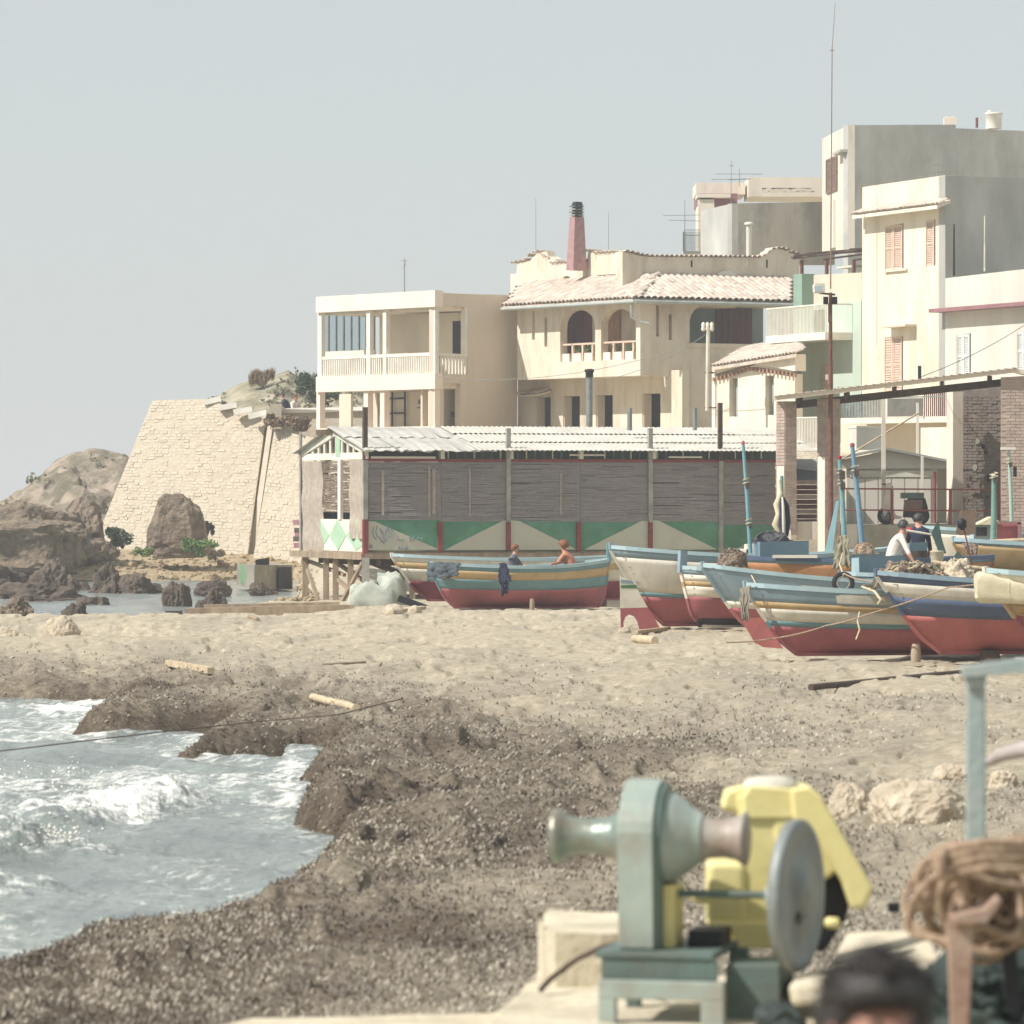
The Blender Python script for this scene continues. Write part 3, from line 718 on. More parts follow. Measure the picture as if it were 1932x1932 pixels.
# ------------------------------------------------------------------ battered retaining wall of rough stone
def battered(root, quad, cell, mat, seed, limit):
    """stones laid in courses over a leaning quad (bl, br, tr, tl)"""
    r = random.Random(seed); bl, br, tr, tl = quad; H_ = ((tl - bl).length + (tr - br).length) / 2; nc = int(H_ / cell)
    nrm = (br - bl).cross(tl - bl).normalized()
    if nrm.y > 0: nrm = -nrm
    mts = []
    base = MB().add([(-.5, -.5, -.5), (.5, -.5, -.5), (.5, .5, -.5), (-.5, .5, -.5), (-.44, -.43, .5), (.45, -.42, .46), (.44, .41, .5), (-.43, .44, .44)],
                    [(0, 3, 2, 1), (4, 5, 6, 7), (0, 1, 5, 4), (1, 2, 6, 5), (2, 3, 7, 6), (3, 0, 4, 7)])
    for j in range(nc):
        v = (j + .5) / nc; a = bl.lerp(tl, v); b = br.lerp(tr, v); Lr = (b - a).length; u = (b - a).normalized(); s = -r.random() * .3
        while s < Lr:
            w = r.uniform(.15, .42); c0 = max(s, 0); c1 = min(s + w, Lr); s += w
            if c1 - c0 < .08: continue
            p = a + u * ((c0 + c1) / 2) + nrm * r.uniform(-.012, .022)
            y = (nrm.cross(u)).normalized(); dep = r.uniform(.10, .14); rot = Matrix.Rotation(r.uniform(-.03, .03), 4, 'Z')
            if r.random() < .012: continue
            mts.append(frame(p, u, y, nrm) @ rot @ Matrix.Diagonal((c1 - c0 - r.uniform(.008, .025), H_ / nc * r.uniform(.9, .99), dep, 1)))
    r.shuffle(mts)
    return base, mts, nrm
def on_plane(q, x, y):
    n = (q[1] - q[0]).cross(q[3] - q[0]); o = Vector((0, 0, CZ)); d = P(x, y, 100) - o; return o + d * (n.dot(q[0] - o) / n.dot(d))
def px_of(p): return CX + F * p.x / p.y, HY - F * (p.z - CZ) / p.y
def flatq(q):
    n = (q[1] - q[0]).cross(q[3] - q[0]); o = Vector((0, 0, CZ)); d = q[2] - o; t = n.dot(q[0] - o) / n.dot(d); q[2] = o + d * t; return q
wroot = thing('retaining_wall', 'tall battered sea wall of rough ochre stone with white stepped coping', 'wall', P(330, 1050, 200))
Q1 = [P(165, 1062, 199), P(463, 1085, 196), P(505, 752, 199), P(288, 757, 203)]
Q2 = [P(474, 1088, 195), P(566, 1090, 193), P(600, 828, 196.5), P(519, 812, 198)]
flatq(Q1); flatq(Q2)
Q1b = [Q1[3].copy(), Q1[2].copy(), P(497, 783, 199.4), P(384, 752, 202)]
allm = []
for qi, (q, sd) in enumerate(((Q1, 1), (Q2, 2))):
    bm_, mt, nr = battered(wroot, q, .155, m_stone, sd, 300)
    if qi == 0:
        tp = ((0, 757), (288, 757), (385, 753), (503, 788), (700, 846)); ok = []
        for m in mt:
            x_, y_ = px_of(m.translation)
            if y_ > np.interp(x_, [a for a, b in tp], [b for a, b in tp]) + 2: ok.append(m)
        mt = ok; pol = [q[0], q[1], on_plane(q, 502.5, 789), on_plane(q, 385, 754), q[3]]
    else: pol = q
    allm += mt
    MB().prism([p + nr * .056 for p in pol], -nr * 1.2 + Vector((0, 1.5, 0))).build('wall_core', m_mortar, wroot)
random.Random(4).shuffle(allm)
pieces('stone', bm_, m_stone, wroot, allm, 300, 'stones')
MB().prism([P(464, 1088, 196.6), P(473, 1090, 196.4), P(515, 800, 199.6), P(506, 795, 199.8)], (.1, 1.5, 0)).build('buttress_strip', m_stone, wroot)
# parapet above the stone face, with its slanting top, and the earth fill behind
pp = [P(288, 757, 203.2), P(500, 806, 199.2), P(503, 784, 199.4), P(470, 776, 200.2), P(430, 763, 201.2), P(386, 752, 202.2)]
fill = [P(292, 764, 204.5), P(505, 806, 201.5), P(640, 806, 199), P(640, 795, 214), P(420, 775, 216)]
m_earth = M('dry_earth', 'a5946f', '82744f', scale=1.2, stain='5f5d40', sscale=.8, samt=.7, bump=.8, bscale=6)
MB().prism(fill, (0, 3.5, -4)).build('earth_fill', m_earth, wroot)
for (x0, y0, x1, y1) in ((385, 760, 417, 750), (413, 770, 447, 762), (441, 778, 476, 770), (469, 786, 503, 776), (501, 791, 524, 775), (524, 797, 540, 783)):
    c = MB(); dd_ = np.interp((x0 + x1) / 2, [385, 503], [201.6, 198.6]); dd_ += .75; a = P(x0, y0, dd_); b = P(x1, y1 + 2, dd_); c.beam(a, b, .5, .24); c.build('coping_slab', m_coping, wroot)
# white coped wall that runs on behind the pale house
uw = thing('parapet_wall', 'low stone wall with flat white coping on the terrace beyond the pale house', 'wall', P(590, 790, 199))
MB().prism([P(526, 775, 199.3), P(700, 775, 198), P(700, 830, 198), P(528, 830, 199.2)], (.05, .6, 0)).build('wall_face', m_stone, uw)
MB().prism([P(508, 771, 199.1), P(700, 767, 197.8), P(700, 775, 197.8), P(526, 780, 199.1)], (.05, .9, 0)).build('coping', m_coping, uw)
MB().box(P(521, 786, 198.9), .5, .6, 1.1).build('pier', m_stone, uw)

# ------------------------------------------------------------------ rocks
rock_px('huge dark boulder with lit top rising from the cove edge', -90, 983, 152, 1078, 182, 11, m_rock, depth=5, amp=.22, flat=.8, boxy=.5)
rock_px('brown crag with a rounded crest behind the huge dark boulder', -60, 942, 128, 1030, 188, 12, m_rock, depth=5, amp=.3, flat=.4)
rock_px('brown leaning rock wedge between the crag and the sea wall', 105, 945, 200, 1045, 192, 13, m_rock, depth=4, amp=.3, flat=.4)
rock_px('low brown slab rock at the foot of the wedge', 120, 1012, 222, 1050, 184, 14, m_rock, depth=3, amp=.3)
rock_px('tall tapering brown rock stack in front of the sea wall', 284, 938, 384, 1046, 190, 17, m_rock, depth=2.0, amp=.24, flat=.95, taper=.45, boxy=.55)
wr = [(-60, 1070, 60, 1122, 165, 21, 'jagged dark rock by the cove water below the huge boulder'),
      (55, 1072, 130, 1118, 162, 22, 'dark fin of rock with a pointed top in the cove'),
      (-40, 1098, 150, 1148, 152, 23, 'long dark reef at the water line'),
      (108, 1086, 165, 1122, 165, 26, 'dark lump of rock beside the pointed fin'),
      (170, 1078, 228, 1130, 160, 24, 'ragged peaked rock standing in the middle of the cove'),
      (205, 1088, 300, 1120, 160, 25, 'broad flat-topped rock beside the peaked rock'),
      (308, 1102, 360, 1144, 142, 27, 'squat dark rock alone in the foaming water'),
      (368, 1098, 440, 1120, 155, 28, 'low wide rock near the concrete landing'),
      (370, 1118, 430, 1152, 138, 29, 'brown rock at the end of the long timbers'),
      (138, 1128, 208, 1142, 145, 30, 'thin flat rock awash in foam'),
      (0, 1130, 62, 1160, 128, 31, 'pale brown triangular rock just behind the sand spit'),
      (122, 1142, 172, 1160, 127, 32, 'small dark mound of rock behind the sand spit'),
      (468, 1104, 520, 1114, 158, 33, 'flat rock barely above water by the landing')]
for (a, b, c, d, D, s, lb) in wr:
    rock_px(lb, a, b, c, d, D, s, m_rockdk if s not in (31,) else m_rock, group='rocks in the cove', amp=.4, sink=.35, depth=(c - a) * D / F * 1.1)
rock_px('rounded sandy boulder set against the ledge of the spit', 84, 1166, 152, 1208, 103, 41, m_rockpale, amp=.25)
rock_px('angular sandy boulder at the left end of the spit', -25, 1184, 52, 1216, 101, 42, m_rockpale, amp=.25)
for (x0, y0, x1, y1, s, lb) in ((1642, 1470, 1826, 1540, 51, 'largest pale boulder half buried in the beach before the steel post'), (1562, 1484, 1646, 1527, 52, 'rounded pale stone beside the largest beach boulder'),
                                (1760, 1440, 1850, 1468, 53, 'low pale stone behind the largest beach boulder'), (1862, 1452, 1920, 1484, 54, 'small brown stone right of the steel post')):
    q = GP((x0 + x1) / 2, y1); rock_px(lb, x0, y0, x1, y1, q.y, s, m_rockpale, sink=.12, amp=.2, flat=.2, boxy=.85, group='boulders on the beach', depth=(x1 - x0) * q.y / F * 1.3)
for (x0, y0, x1, y1, s, lb) in ((720, 1140, 760, 1157, 61, 'flat pale stone beside the covered gear'), (768, 1142, 796, 1156, 62, 'small pale stone near the bow of the lettered boat'), (1165, 1182, 1190, 1194, 63, 'small white stone below the rudder with the arch')):
    q = GP((x0 + x1) / 2, y1); rock_px(lb, x0, y0, x1, y1, q.y, s, m_rockpale, amp=.2, sink=.05, sub=3)
# rubble on the cove shore
def stone8(mb, c, a, b, h, R, r):
    p = []
    for k in range(14):
        t = k * 2.399; z = 1 - 2 * (k + .5) / 14; q = sqrt(1 - z * z); e = r.uniform(.7, 1.15); p.append(c + R @ Vector((cos(t) * q * a / 2 * e, sin(t) * q * b / 2 * e, z * h / 2 * e)))
    bm = bmesh.new(); vv = [bm.verts.new(x) for x in p]; g = bmesh.ops.convex_hull(bm, input=vv); bm.verts.index_update(); ix = {v: i for i, v in enumerate(bm.verts)}
    mb.add([v.co.copy() for v in bm.verts], [tuple(ix[v] for v in f.verts) for f in bm.faces]); bm.free()
rb = MB(); rr = random.Random(8)
for i in range(900):
    x = rr.uniform(150, 590); D = rr.uniform(176, 197); X = (x - CX) / F * D; z = ground_z(X, D)
    if z < -.1 or z > 2.2: continue
    s = rr.uniform(.05, .17) * (2.2 if rr.random() < .08 else 1)
    c = Vector((X, D, z + s * .2)); R = Matrix.Rotation(rr.random() * 3, 3, 'Z') @ Matrix.Rotation(rr.random(), 3, 'X')
    stone8(rb, c, s * rr.uniform(1, 2), s * 1.3, s, R, rr)
for i in range(260):
    x = rr.uniform(400, 600); y = rr.uniform(1110, 1150); D = GD(y, .3); X = (x - CX) / F * D; z = ground_z(X, D)
    if z < -.2: continue
    s = rr.uniform(.05, .2); stone8(rb, Vector((X, D, z + s * .2)), s * rr.uniform(1, 2), s * 1.3, s, Matrix.Rotation(rr.random() * 3, 3, 'Z') @ Matrix.Rotation(rr.random(), 3, 'X'), rr)
tag(rb.build('rubble', M('shore_rubble', 'b8a582', '8d7c62', scale=1.5, stain='6d604e', sscale=1, samt=.5)), 'loose stone rubble along the cove shore', 'rubble', None, 'stuff')

# ------------------------------------------------------------------ plants
def leafmat(name, a, b):
    return M(name, a, b, scale=4, rough=.7, bump=0)
m_leafgreen = leafmat('leaf_green', '6f8a4c', '4f6a38'); m_leafdk = leafmat('leaf_dark', '4c5f45', '36472f'); m_leafdry = leafmat('leaf_dry', '9a8468', '75624e'); m_leafyel = leafmat('leaf_yellowgreen', '8fa060', '6d8048')
def bush(name, label, x0, y0, x1, y1, D, mat, seed, n=900, cat='bush', leaf=.09, depth=None, spiky=False):
    r = random.Random(seed); s = D / F; w = (x1 - x0) * s; h = (y1 - y0) * s; c = P((x0 + x1) / 2, y1, D); dp = depth or w * .7
    root = thing(name, label, cat, c); b = MB(); st = MB()
    blobs = [(r.uniform(-.38, .38), r.uniform(-.4, .4), r.uniform(.2, .72), r.uniform(.22, .36)) for _ in range(9)]
    for i in range(n):
        bx, by, bz, br = r.choice(blobs); d = Vector((r.gauss(0, 1), r.gauss(0, 1), r.gauss(0, 1))).normalized() * br * r.uniform(.5, 1)
        p = c + Vector(((bx + d.x * .6) * w, (by + d.y * .6) * dp, max(.02, (bz + d.z * .8)) * h))
        if spiky: t = Vector((r.uniform(-.3, .3), r.uniform(-.3, .3), 1)).normalized() * leaf * 3; e = Vector((r.uniform(-1, 1), r.uniform(-1, 1), 0)).normalized() * leaf * .25
        else: t = Vector((r.uniform(-1, 1), r.uniform(-1, 1), r.uniform(-.3, 1))).normalized() * leaf; e = t.cross(Vector((r.uniform(-1, 1), r.uniform(-1, 1), r.uniform(-1, 1)))).normalized() * leaf * .5
        b.add([p - t, p + e, p + t, p - e], [(0, 1, 2, 3)])
    for i in range(9):
        q = c + Vector((r.uniform(-.3, .3) * w, r.uniform(-.3, .3) * dp, r.uniform(.3, .7) * h)); st.tube([c + (q - c) * .05, c.lerp(q, .6) + Vector((0, 0, .05 * h)), q], [.03, .02, .01], 5)
    me = b.build('foliage', mat, root); st.build('stem', m_wooddk, root); return root
bush('bush', 'grey-green rounded bush between the rock wedge and the sea wall', 200, 988, 262, 1036, 190, m_leafdk, 1)
bush('bush', 'small dark bush to the right of the tall rock stack', 377, 977, 405, 1012, 191, m_leafdk, 2, n=500, leaf=.07)
bush('ground_plant', 'bright green low plants spreading at the foot of the sea wall', 330, 1012, 420, 1048, 186, m_leafgreen, 3, n=1500, cat='plant', leaf=.07, depth=3)
bush('ground_plant', 'reddish dry shrub beside the green plants at the sea wall foot', 388, 1030, 425, 1058, 184, m_leafdry, 4, n=700, cat='plant', leaf=.06)
bush('ground_plant', 'yellow-green tuft at the base of the tall rock stack', 248, 1030, 292, 1050, 186, m_leafyel, 5, n=400, cat='plant', leaf=.06)
bush('bush', 'dark green bush at the corner of the pale house on the knoll', 560, 696, 622, 740, 214, m_leafdk, 6, n=1500)
bush('bush', 'dry purplish scrub on the crest of the knoll', 468, 698, 520, 722, 219, m_leafdry, 7, n=700, spiky=True, leaf=.1)
bush('bush', 'dull grey scrub hanging over the top of the sea wall', 500, 778, 560, 806, 197.5, m_leafdry, 8, n=1100, leaf=.09, depth=1.2)
bush('bush', 'scrub spilling down beside the house pillar above the sea wall', 540, 775, 600, 815, 197, m_leafdry, 9, n=1100, leaf=.09, depth=1.5)
bush('bush', 'olive scrub on the slope beyond the white coping', 560, 725, 640, 765, 210, m_leafdk, 10, n=900, leaf=.1)

# concrete landing stained with weed
lroot = thing('landing_block', 'square concrete landing stained green with a dark opening', 'landing', P(500, 1110, 165))
Lw = Wall(443, 168, 478, 163); Lf = Wall(478, 163, 545, 166)
a, b2 = P(470, 1108, 162.5), P(545, 1110, 165)
lb = MB(); lb.hexa([P(447, 1104, 168), P(480, 1112, 162), P(552, 1112, 166), P(520, 1106, 171), P(447, 1064, 168), P(480, 1066, 162), P(552, 1066, 166), P(520, 1062, 171)]); lb.build('block', m_concgrey, lroot)
m_algae = M('green_algae', '5c8f58', '7a8f74', scale=4, lo=.4, hi=.6)
MB().hexa([P(453, 1099, 166.6), P(469, 1103, 164.1), P(469, 1103, 164.5), P(453, 1099, 167), P(453, 1064.5, 166.6), P(469, 1066, 164.1), P(469, 1066, 164.5), P(453, 1064.5, 167)]).build('algae_patch', m_algae, lroot)
MB().hexa([P(526, 1110, 164.2), P(550, 1110, 165.8), P(550, 1110, 166.3), P(526, 1110, 164.7), P(526, 1070, 164.2), P(550, 1070, 165.8), P(550, 1070, 166.3), P(526, 1070, 164.7)]).build('opening', m_dark, lroot)
MB().hexa([P(482, 1066, 163), P(508, 1066, 164), P(508, 1066, 165), P(482, 1066, 164), P(482, 1056, 163), P(508, 1052, 164), P(508, 1052, 165), P(482, 1056, 164)]).build('dark_niche', m_dark, lroot)
# ------------------------------------------------------------------ building helpers
def wpanel(root, name, wl, outer, holes, mat, th=.25, o=0.):
    mb = MB(); wl.panel(mb, outer, holes, th, o); return mb.build(name, mat, root)
def wbox(root, name, wl, x0, y0, x1, y1, o0, o1, mat):
    mb = MB(); wl.box(mb, x0, y0, x1, y1, o0, o1); return mb.build(name, mat, root)
def solid(root, name, mat, pts, off):
    return MB().prism(pts, off).build(name, mat, root)

def balusters(root, wl, x0, x1, y0, y1, n, w, mat, o=0., dy=0., name='baluster', th=None):
    """upright bars between two rails; y0/y1 read at x0; shared mesh"""
    th = th or w; k0, zt = wl.sz(x0, y0, o); _, zb = wl.sz(x0, y1, o); k1, _ = wl.sz(x1, y0, o); h = zt - zb
    b = MB(); b.box((0, 0, h / 2), w, th, h)
    ms = [frame(wl.pt(k0 + (k1 - k0) * (i + .5) / n, zb, o), wl.u3, wl.n3, Vector((0, 0, 1))) for i in range(n)]
    pieces(name, b, mat, root, ms)

def tile_mesh(w=.2, l=.44):
    b = MB(); n = 6; vs = []
    for j, (y, sc) in enumerate(((0, 1.0), (l, .82))):
        for rr_ in (w * .56 * sc, w * .56 * sc - .018):
            for i in range(n + 1):
                a = pi * i / n; vs.append((cos(a) * rr_, y, sin(a) * rr_ * .8))
    k = n + 1; fs = []
    for i in range(n):
        fs += [(i, i + 1, 2 * k + i + 1, 2 * k + i), (k + i + 1, k + i, 3 * k + i, 3 * k + i + 1), (i + 1, i, k + i, k + i + 1)]
    b.add(vs, fs); return b
TILE = tile_mesh()
def tile_slope(eL, eR, tR, tL, w=.2, l=.40, lift=.03, seed=0, sc=1.):
    """matrices of barrel tiles over a roof slope, eave row first"""
    r = random.Random(seed); eL, eR, tR, tL = map(Vector, (eL, eR, tR, tL)); out = []
    ev = (eR - eL).normalized(); up = ((tL - eL) + (tR - eR)); up = (up - ev * up.dot(ev)).normalized(); nz = ev.cross(up).normalized()
    if nz.z < 0: nz = -nz
    H_ = min((tL - eL).dot(up), (tR - eR).dot(up)); nr = max(1, round(H_ / l))
    x0b = 0; x1b = (eR - eL).dot(ev); x0t = (tL - eL).dot(ev); x1t = (tR - eL).dot(ev)
    for j in range(nr):
        v = j / nr; a = x0b + (x0t - x0b) * v; b = x1b + (x1t - x1b) * v; n = int((b - a) / w)
        for i in range(n + 1):
            xx = math.ceil(a / w) * w + i * w
            if xx > b: break
            p = eL + ev * (xx + r.uniform(-.012, .012)) + up * (v * H_ + r.uniform(-.02, .02)) + nz * (lift + r.uniform(0, .012))
            t = Matrix.Rotation(r.uniform(-.03, .03), 4, 'Z') @ Matrix.Rotation(r.uniform(.02, .06), 4, 'X')
            out.append(frame(p, ev, up, nz) @ t @ Matrix.Diagonal((sc, sc, sc, 1)))
    return out

def shutter(root, wl, x0, y0, x1, y1, mat, o=.03, leaves=2, name='shutter', nsl=22):
    """louvred shutter: frame with slats, y read at x0"""
    k0, zt = wl.sz(x0, y0, o); _, zb = wl.sz(x0, y1, o); k1, _ = wl.sz(x1, y0, o)
    lw = (k1 - k0) / leaves
    for i in range(leaves):
        a = k0 + lw * i + .01; b = k0 + lw * (i + 1) - .01; st = min(.09, lw * .2); fr = MB()
        wl.kbox(fr, a, zb, a + st, zt, o, o + .06); wl.kbox(fr, b - st, zb, b, zt, o, o + .06)
        for zc in (zb, (zt + zb) / 2 - .04, zt - .09): wl.kbox(fr, a + st, zc, b - st, zc + .09, o, o + .055)
        f = fr.build(name, mat, root); sl = MB(); h = (zt - zb) / nsl
        for j in range(nsl):
            z = zb + j * h; sl.hexa([wl.pt(a + st, z, o + .045), wl.pt(b - st, z, o + .045), wl.pt(b - st, z + .01, o + .04), wl.pt(a + st, z + .01, o + .04),
                                     wl.pt(a + st, z + h * .9, o + .012), wl.pt(b - st, z + h * .9, o + .012), wl.pt(b - st, z + h * .95, o + .005), wl.pt(a + st, z + h * .95, o + .005)])
        tag(sl.build('louvre_slats', mat, f), kind='stuff')

def antenna(label, x, y0, y1, D, bars=(), r=.025, lean=0., mat=None, name='tv_aerial'):
    """thin mast with cross rods; bars: (height share, half length m, tilt)"""
    a = P(x, y1, D); b = P(x + lean, y0, D); root = thing(name, label, 'aerial', a)
    MB().tube([a, b], [r, r * .6], 6).build('mast', mat or m_iron, root)
    for hs, hl, tl in bars:
        c = a.lerp(b, hs); MB().tube([c + Vector((-hl, 0, -tl)), c + Vector((hl, .1, tl))], .014, 5).build('rod', mat or m_iron, root)
    return root

# ------------------------------------------------------------------ pale two-storey house with open loggias (left)
cb = thing('loggia_house', 'pale pink two-storey house with open loggias and white columns', 'house', P(820, 850, 186))
LW = Wall(597, 191.1, 820, 185); RW = Wall(820, 185, 976, 189.2)
# roof slab and bands
wbox(cb, 'roof_band', LW, 596, 560, 820.5, 590, -.3, .12, m_pink)
wbox(cb, 'floor_band', LW, 596, 711, 820.5, 740, -.3, .10, m_pink)
wbox(cb, 'sill_band', LW, 598, 808, 820.5, 814, -.28, .02, m_creampale)
# columns
for (x0, x1, ya, yb) in ((599, 606.5, 590, 711), (691, 698, 588, 708), (722, 728.5, 585, 706), (814, 821, 578, 703)):
    wbox(cb, 'column', LW, x0, ya - 1, x1, yb + 2, -.2, .0, m_white)
for (x0, x1, ya, yb) in ((597, 603.5, 739, 870), (686, 694, 735, 809), (717, 725, 734, 808), (808, 820, 732, 806)):
    wbox(cb, 'pillar', LW, x0, ya, x1, yb, -.28, .0, m_pink)
# first-floor railing
wbox(cb, 'handrail', LW, 603, 673, 815, 679, -.16, -.02, m_white)
for (x0, x1, n, y0) in ((607, 690, 24, 678), (699, 721, 6, 675), (729, 813, 25, 673)):
    balusters(cb, LW, x0, x1, y0, y0 + 33, n, .065, m_white, o=-.07)
# rooms behind: floors, ceilings and back walls (depth about 3 m)
kL, _ = LW.sz(597, 700); kR, _ = LW.sz(820, 700)
zt = LW.sz(597, 561)[1]; zf = LW.sz(597, 712)[1]; zs = LW.sz(597, 740)[1]; zb = LW.sz(597, 812)[1]
zr = LW.sz(700, 556)[1]
for nm, z0, z1 in (('roof_slab', zt - .75, zt - .05), ('floor_slab', zs + .03, zf - .02), ('ground_slab', zb - 1.2, zb - .05)):
    q_ = [LW.pt(kL + .1, z0, -.31), LW.pt(kR - .15, z0, -.31), RW.pt(RW.len - .1, z0, -.4), LW.pt(kL + .1, z0, -5.0)]; MB().prism(q_, (0, 0, z1 - z0)).build(nm, m_creampale, cb)
def inner(name, x0, x1, z0, z1, o, mat, th=.12):
    k0 = LW.sz(x0, 700, o)[0]; k1 = LW.sz(x1, 700, o)[0]; b = MB(); LW.kbox(b, k0, z0, k1, z1, o - th, o); return b.build(name, mat, cb)
inner('back_wall', 716, 862, zf, zt - .7, -2.2, m_cream)
inner('back_wall', 727, 862, zb, zs, -2.2, m_cream)
inner('partition', 640, 662, zb, zs, -3.0, m_cream)
inner('partition', 690, 712, zb, zs, -3.0, m_beige)
# glazed screen at the far side of the left bay: frames and panes
gl = MB(); o_ = -2.2; k0 = LW.sz(606, 640, o_)[0]; k1 = LW.sz(706, 640, o_)[0]; zg0 = LW.sz(606, 664, o_)[1]; zg1 = LW.sz(606, 592, o_)[1]
wf = []
for i in range(8):
    kk = k0 + (k1 - k0) * i / 7; b = MB(); LW.kbox(b, kk - .035, zg0, kk + .035, zg1, o_ - .04, o_ + .04); wf.append(b.build('mullion', m_iron, cb))
b = MB(); LW.kbox(b, k0 - .05, zg0 - .32, k1 + .05, zg0, o_ - .06, o_ + .06); b.build('window_sill', m_creampale, cb)
mg = bpy.data.materials.new('clear_pane'); mg.use_nodes = True
_n = mg.node_tree.nodes; _l = mg.node_tree.links; _t = _n.new('ShaderNodeBsdfTransparent'); _g = _n.new('ShaderNodeBsdfGlossy'); _m = _n.new('ShaderNodeMixShader')
_t.inputs['Color'].default_value = (.78, .84, .86, 1); _g.inputs['Roughness'].default_value = .05; _m.inputs[0].default_value = .12
_l.new(_t.outputs[0], _m.inputs[1]); _l.new(_g.outputs[0], _m.inputs[2]); _l.new(_m.outputs[0], _n['Material Output'].inputs['Surface'])
for i in range(7):
    a = k0 + (k1 - k0) * i / 7 + .035; c = k0 + (k1 - k0) * (i + 1) / 7 - .035; b = MB(); LW.kbox(b, a, zg0, c, zg1, o_ - .004, o_ + .004); b.build('pane', mg, cb)
# ladder-like iron frame and painted emblem on the ground floor back wall
o_ = -2.1
for x in (741, 765): 
    b = MB(); k = LW.sz(x, 770, o_)[0]; LW.kbox(b, k - .03, zb, k + .03, zs, o_, o_ + .06); b.build('iron_upright', m_black, cb)
for y in (752, 780):
    b = MB(); k, z = LW.sz(738, y, o_); k2 = LW.sz(766, y, o_)[0]; LW.kbox(b, k, z - .04, k2, z + .04, o_ + .07, o_ + .12); b.build('iron_crossbar', m_black, cb)
em = MB(); 
for (x0, y0, x1, y1) in ((789, 754, 804, 762), (795, 762, 798, 768), (787, 768, 804, 770)):
    k, z = LW.sz(x0, y0, -2.18); k2, z2 = LW.sz(x1, y1, -2.18); LW.kbox(em, k, z2, k2, z, -2.19, -2.17)
em.build('painted_emblem', m_winchdk, cb)
# right side wall with recessed balcony and door niche
hole1 = [(828, 578), (881, 580), (881, 663), (828, 663)]
hole2 = [(828, 669), (882, 669), (882, 704), (828, 704)]
hole3 = [(837, 723), (869, 724), (869, 809), (837, 809)]
wpanel(cb, 'side_wall', RW, [(820.5, 553), (976, 557), (976, 845), (820.5, 845)], [[(826, 577), (883, 579), (883, 706), (826, 706)], hole3], m_beige, th=.3)
wbox(cb, 'handrail', RW, 826, 666, 884, 671, -.16, -.02, m_white)
balusters(cb, RW, 828, 882, 671, 706, 9, .10, m_white, o=-.09, th=.08)
wbox(cb, 'column', RW, 878, 579, 884, 668, -.25, -.02, m_white)
b = MB(); RW.kbox(b, RW.sz(822, 700)[0] + .25, zb - .4, RW.sz(884, 700, -1.7)[0], zs, -1.0, -.9); b.build('niche_wall', m_beige, cb)
b = MB(); k = RW.sz(884, 640)[0]; RW.kbox(b, k, zf, k + .12, zt - .8, -3.4, -.3); b.build('balcony_end_wall', m_cream, cb)
b = MB(); k = RW.sz(884, 640)[0]; RW.kbox(b, k - .03, zf, k, zf + 2.2, -.82, -.42); b.build('dark_door', m_dark, cb)
b = MB(); RW.kbox(b, RW.sz(840, 640, -2.4)[0], zf, RW.sz(905, 640, -2.4)[0], zt - .7, -2.5, -2.3); b.build('balcony_back_wall', m_cream, cb)
wbox(cb, 'door_lamp', RW, 855, 777, 860, 787, -.88, -.75, m_black)
antenna('thin aerial with two short rods on the roof of the pale pink house', 763, 487, 556, 187, ((.93, .12, .0), (.8, .06, .1)))

# ------------------------------------------------------------------ Mediterranean house with arches and barrel-tiled roof
mh = thing('arcade_house', 'cream house with arched balcony, barrel-tiled eaves and curved parapet', 'house', P(1208, 850, 182))
ML = Wall(976, 188, 1208, 181); MR = Wall(1208, 181, 1500, 184.5)
# upper left facade with two arches and two slit windows
A1 = [(1057, 683), (1057, 622)] + [(1057 + 66 * (1 - cos(pi * t / 12)) / 2, 622 - 38 * sin(pi * t / 12) ** .75) for t in range(1, 12)] + [(1123, 622), (1123, 681)]
A2 = [(1134, 680), (1134, 620)] + [(1134 + 66 * (1 - cos(pi * t / 12)) / 2, 620 - 38 * sin(pi * t / 12) ** .75) for t in range(1, 12)] + [(1200, 620), (1200, 678)]
S1 = [(1003.5, 587), (1009, 586.5), (1009, 641), (1003.5, 641)]; S2 = [(1027, 599), (1032.5, 598.5), (1032.5, 654), (1027, 654)]
wpanel(mh, 'front_wall', ML, [(976, 575), (1208, 563), (1208, 708), (976, 717)], [A1, A2, S1, S2], m_house, th=.35)
for (x0, x1, y0, y1) in ((1002, 1012, 584, 645), (1025, 1036, 596, 658)): wbox(mh, 'slit_window', ML, x0, y0, x1, y1, -.34, -.30, m_dark)
# right upper facade
AR = [(1301, 648), (1301, 606), (1304, 594), (1311, 584), (1322, 578), (1340, 576), (1499, 581), (1499, 650)]
R1 = [(1238, 576), (1244, 576), (1244, 635), (1238, 635)]; R2 = [(1262, 593), (1268, 593), (1268, 641), (1262, 641)]
wpanel(mh, 'side_wall', MR, [(1208.3, 563), (1502, 570), (1502, 850), (1288, 850), (1288, 712), (1208.3, 708)], [AR, R1, R2], m_house, th=.3)
for (x0, x1, y0, y1) in ((1237, 1246, 574, 637), (1261, 1270, 591, 643)): wbox(mh, 'slit_window', MR, x0, y0, x1, y1, -.29, -.25, m_dark)
wbox(mh, 'arch_sill', MR, 1298, 647, 1502, 655, -.3, .06, m_house)
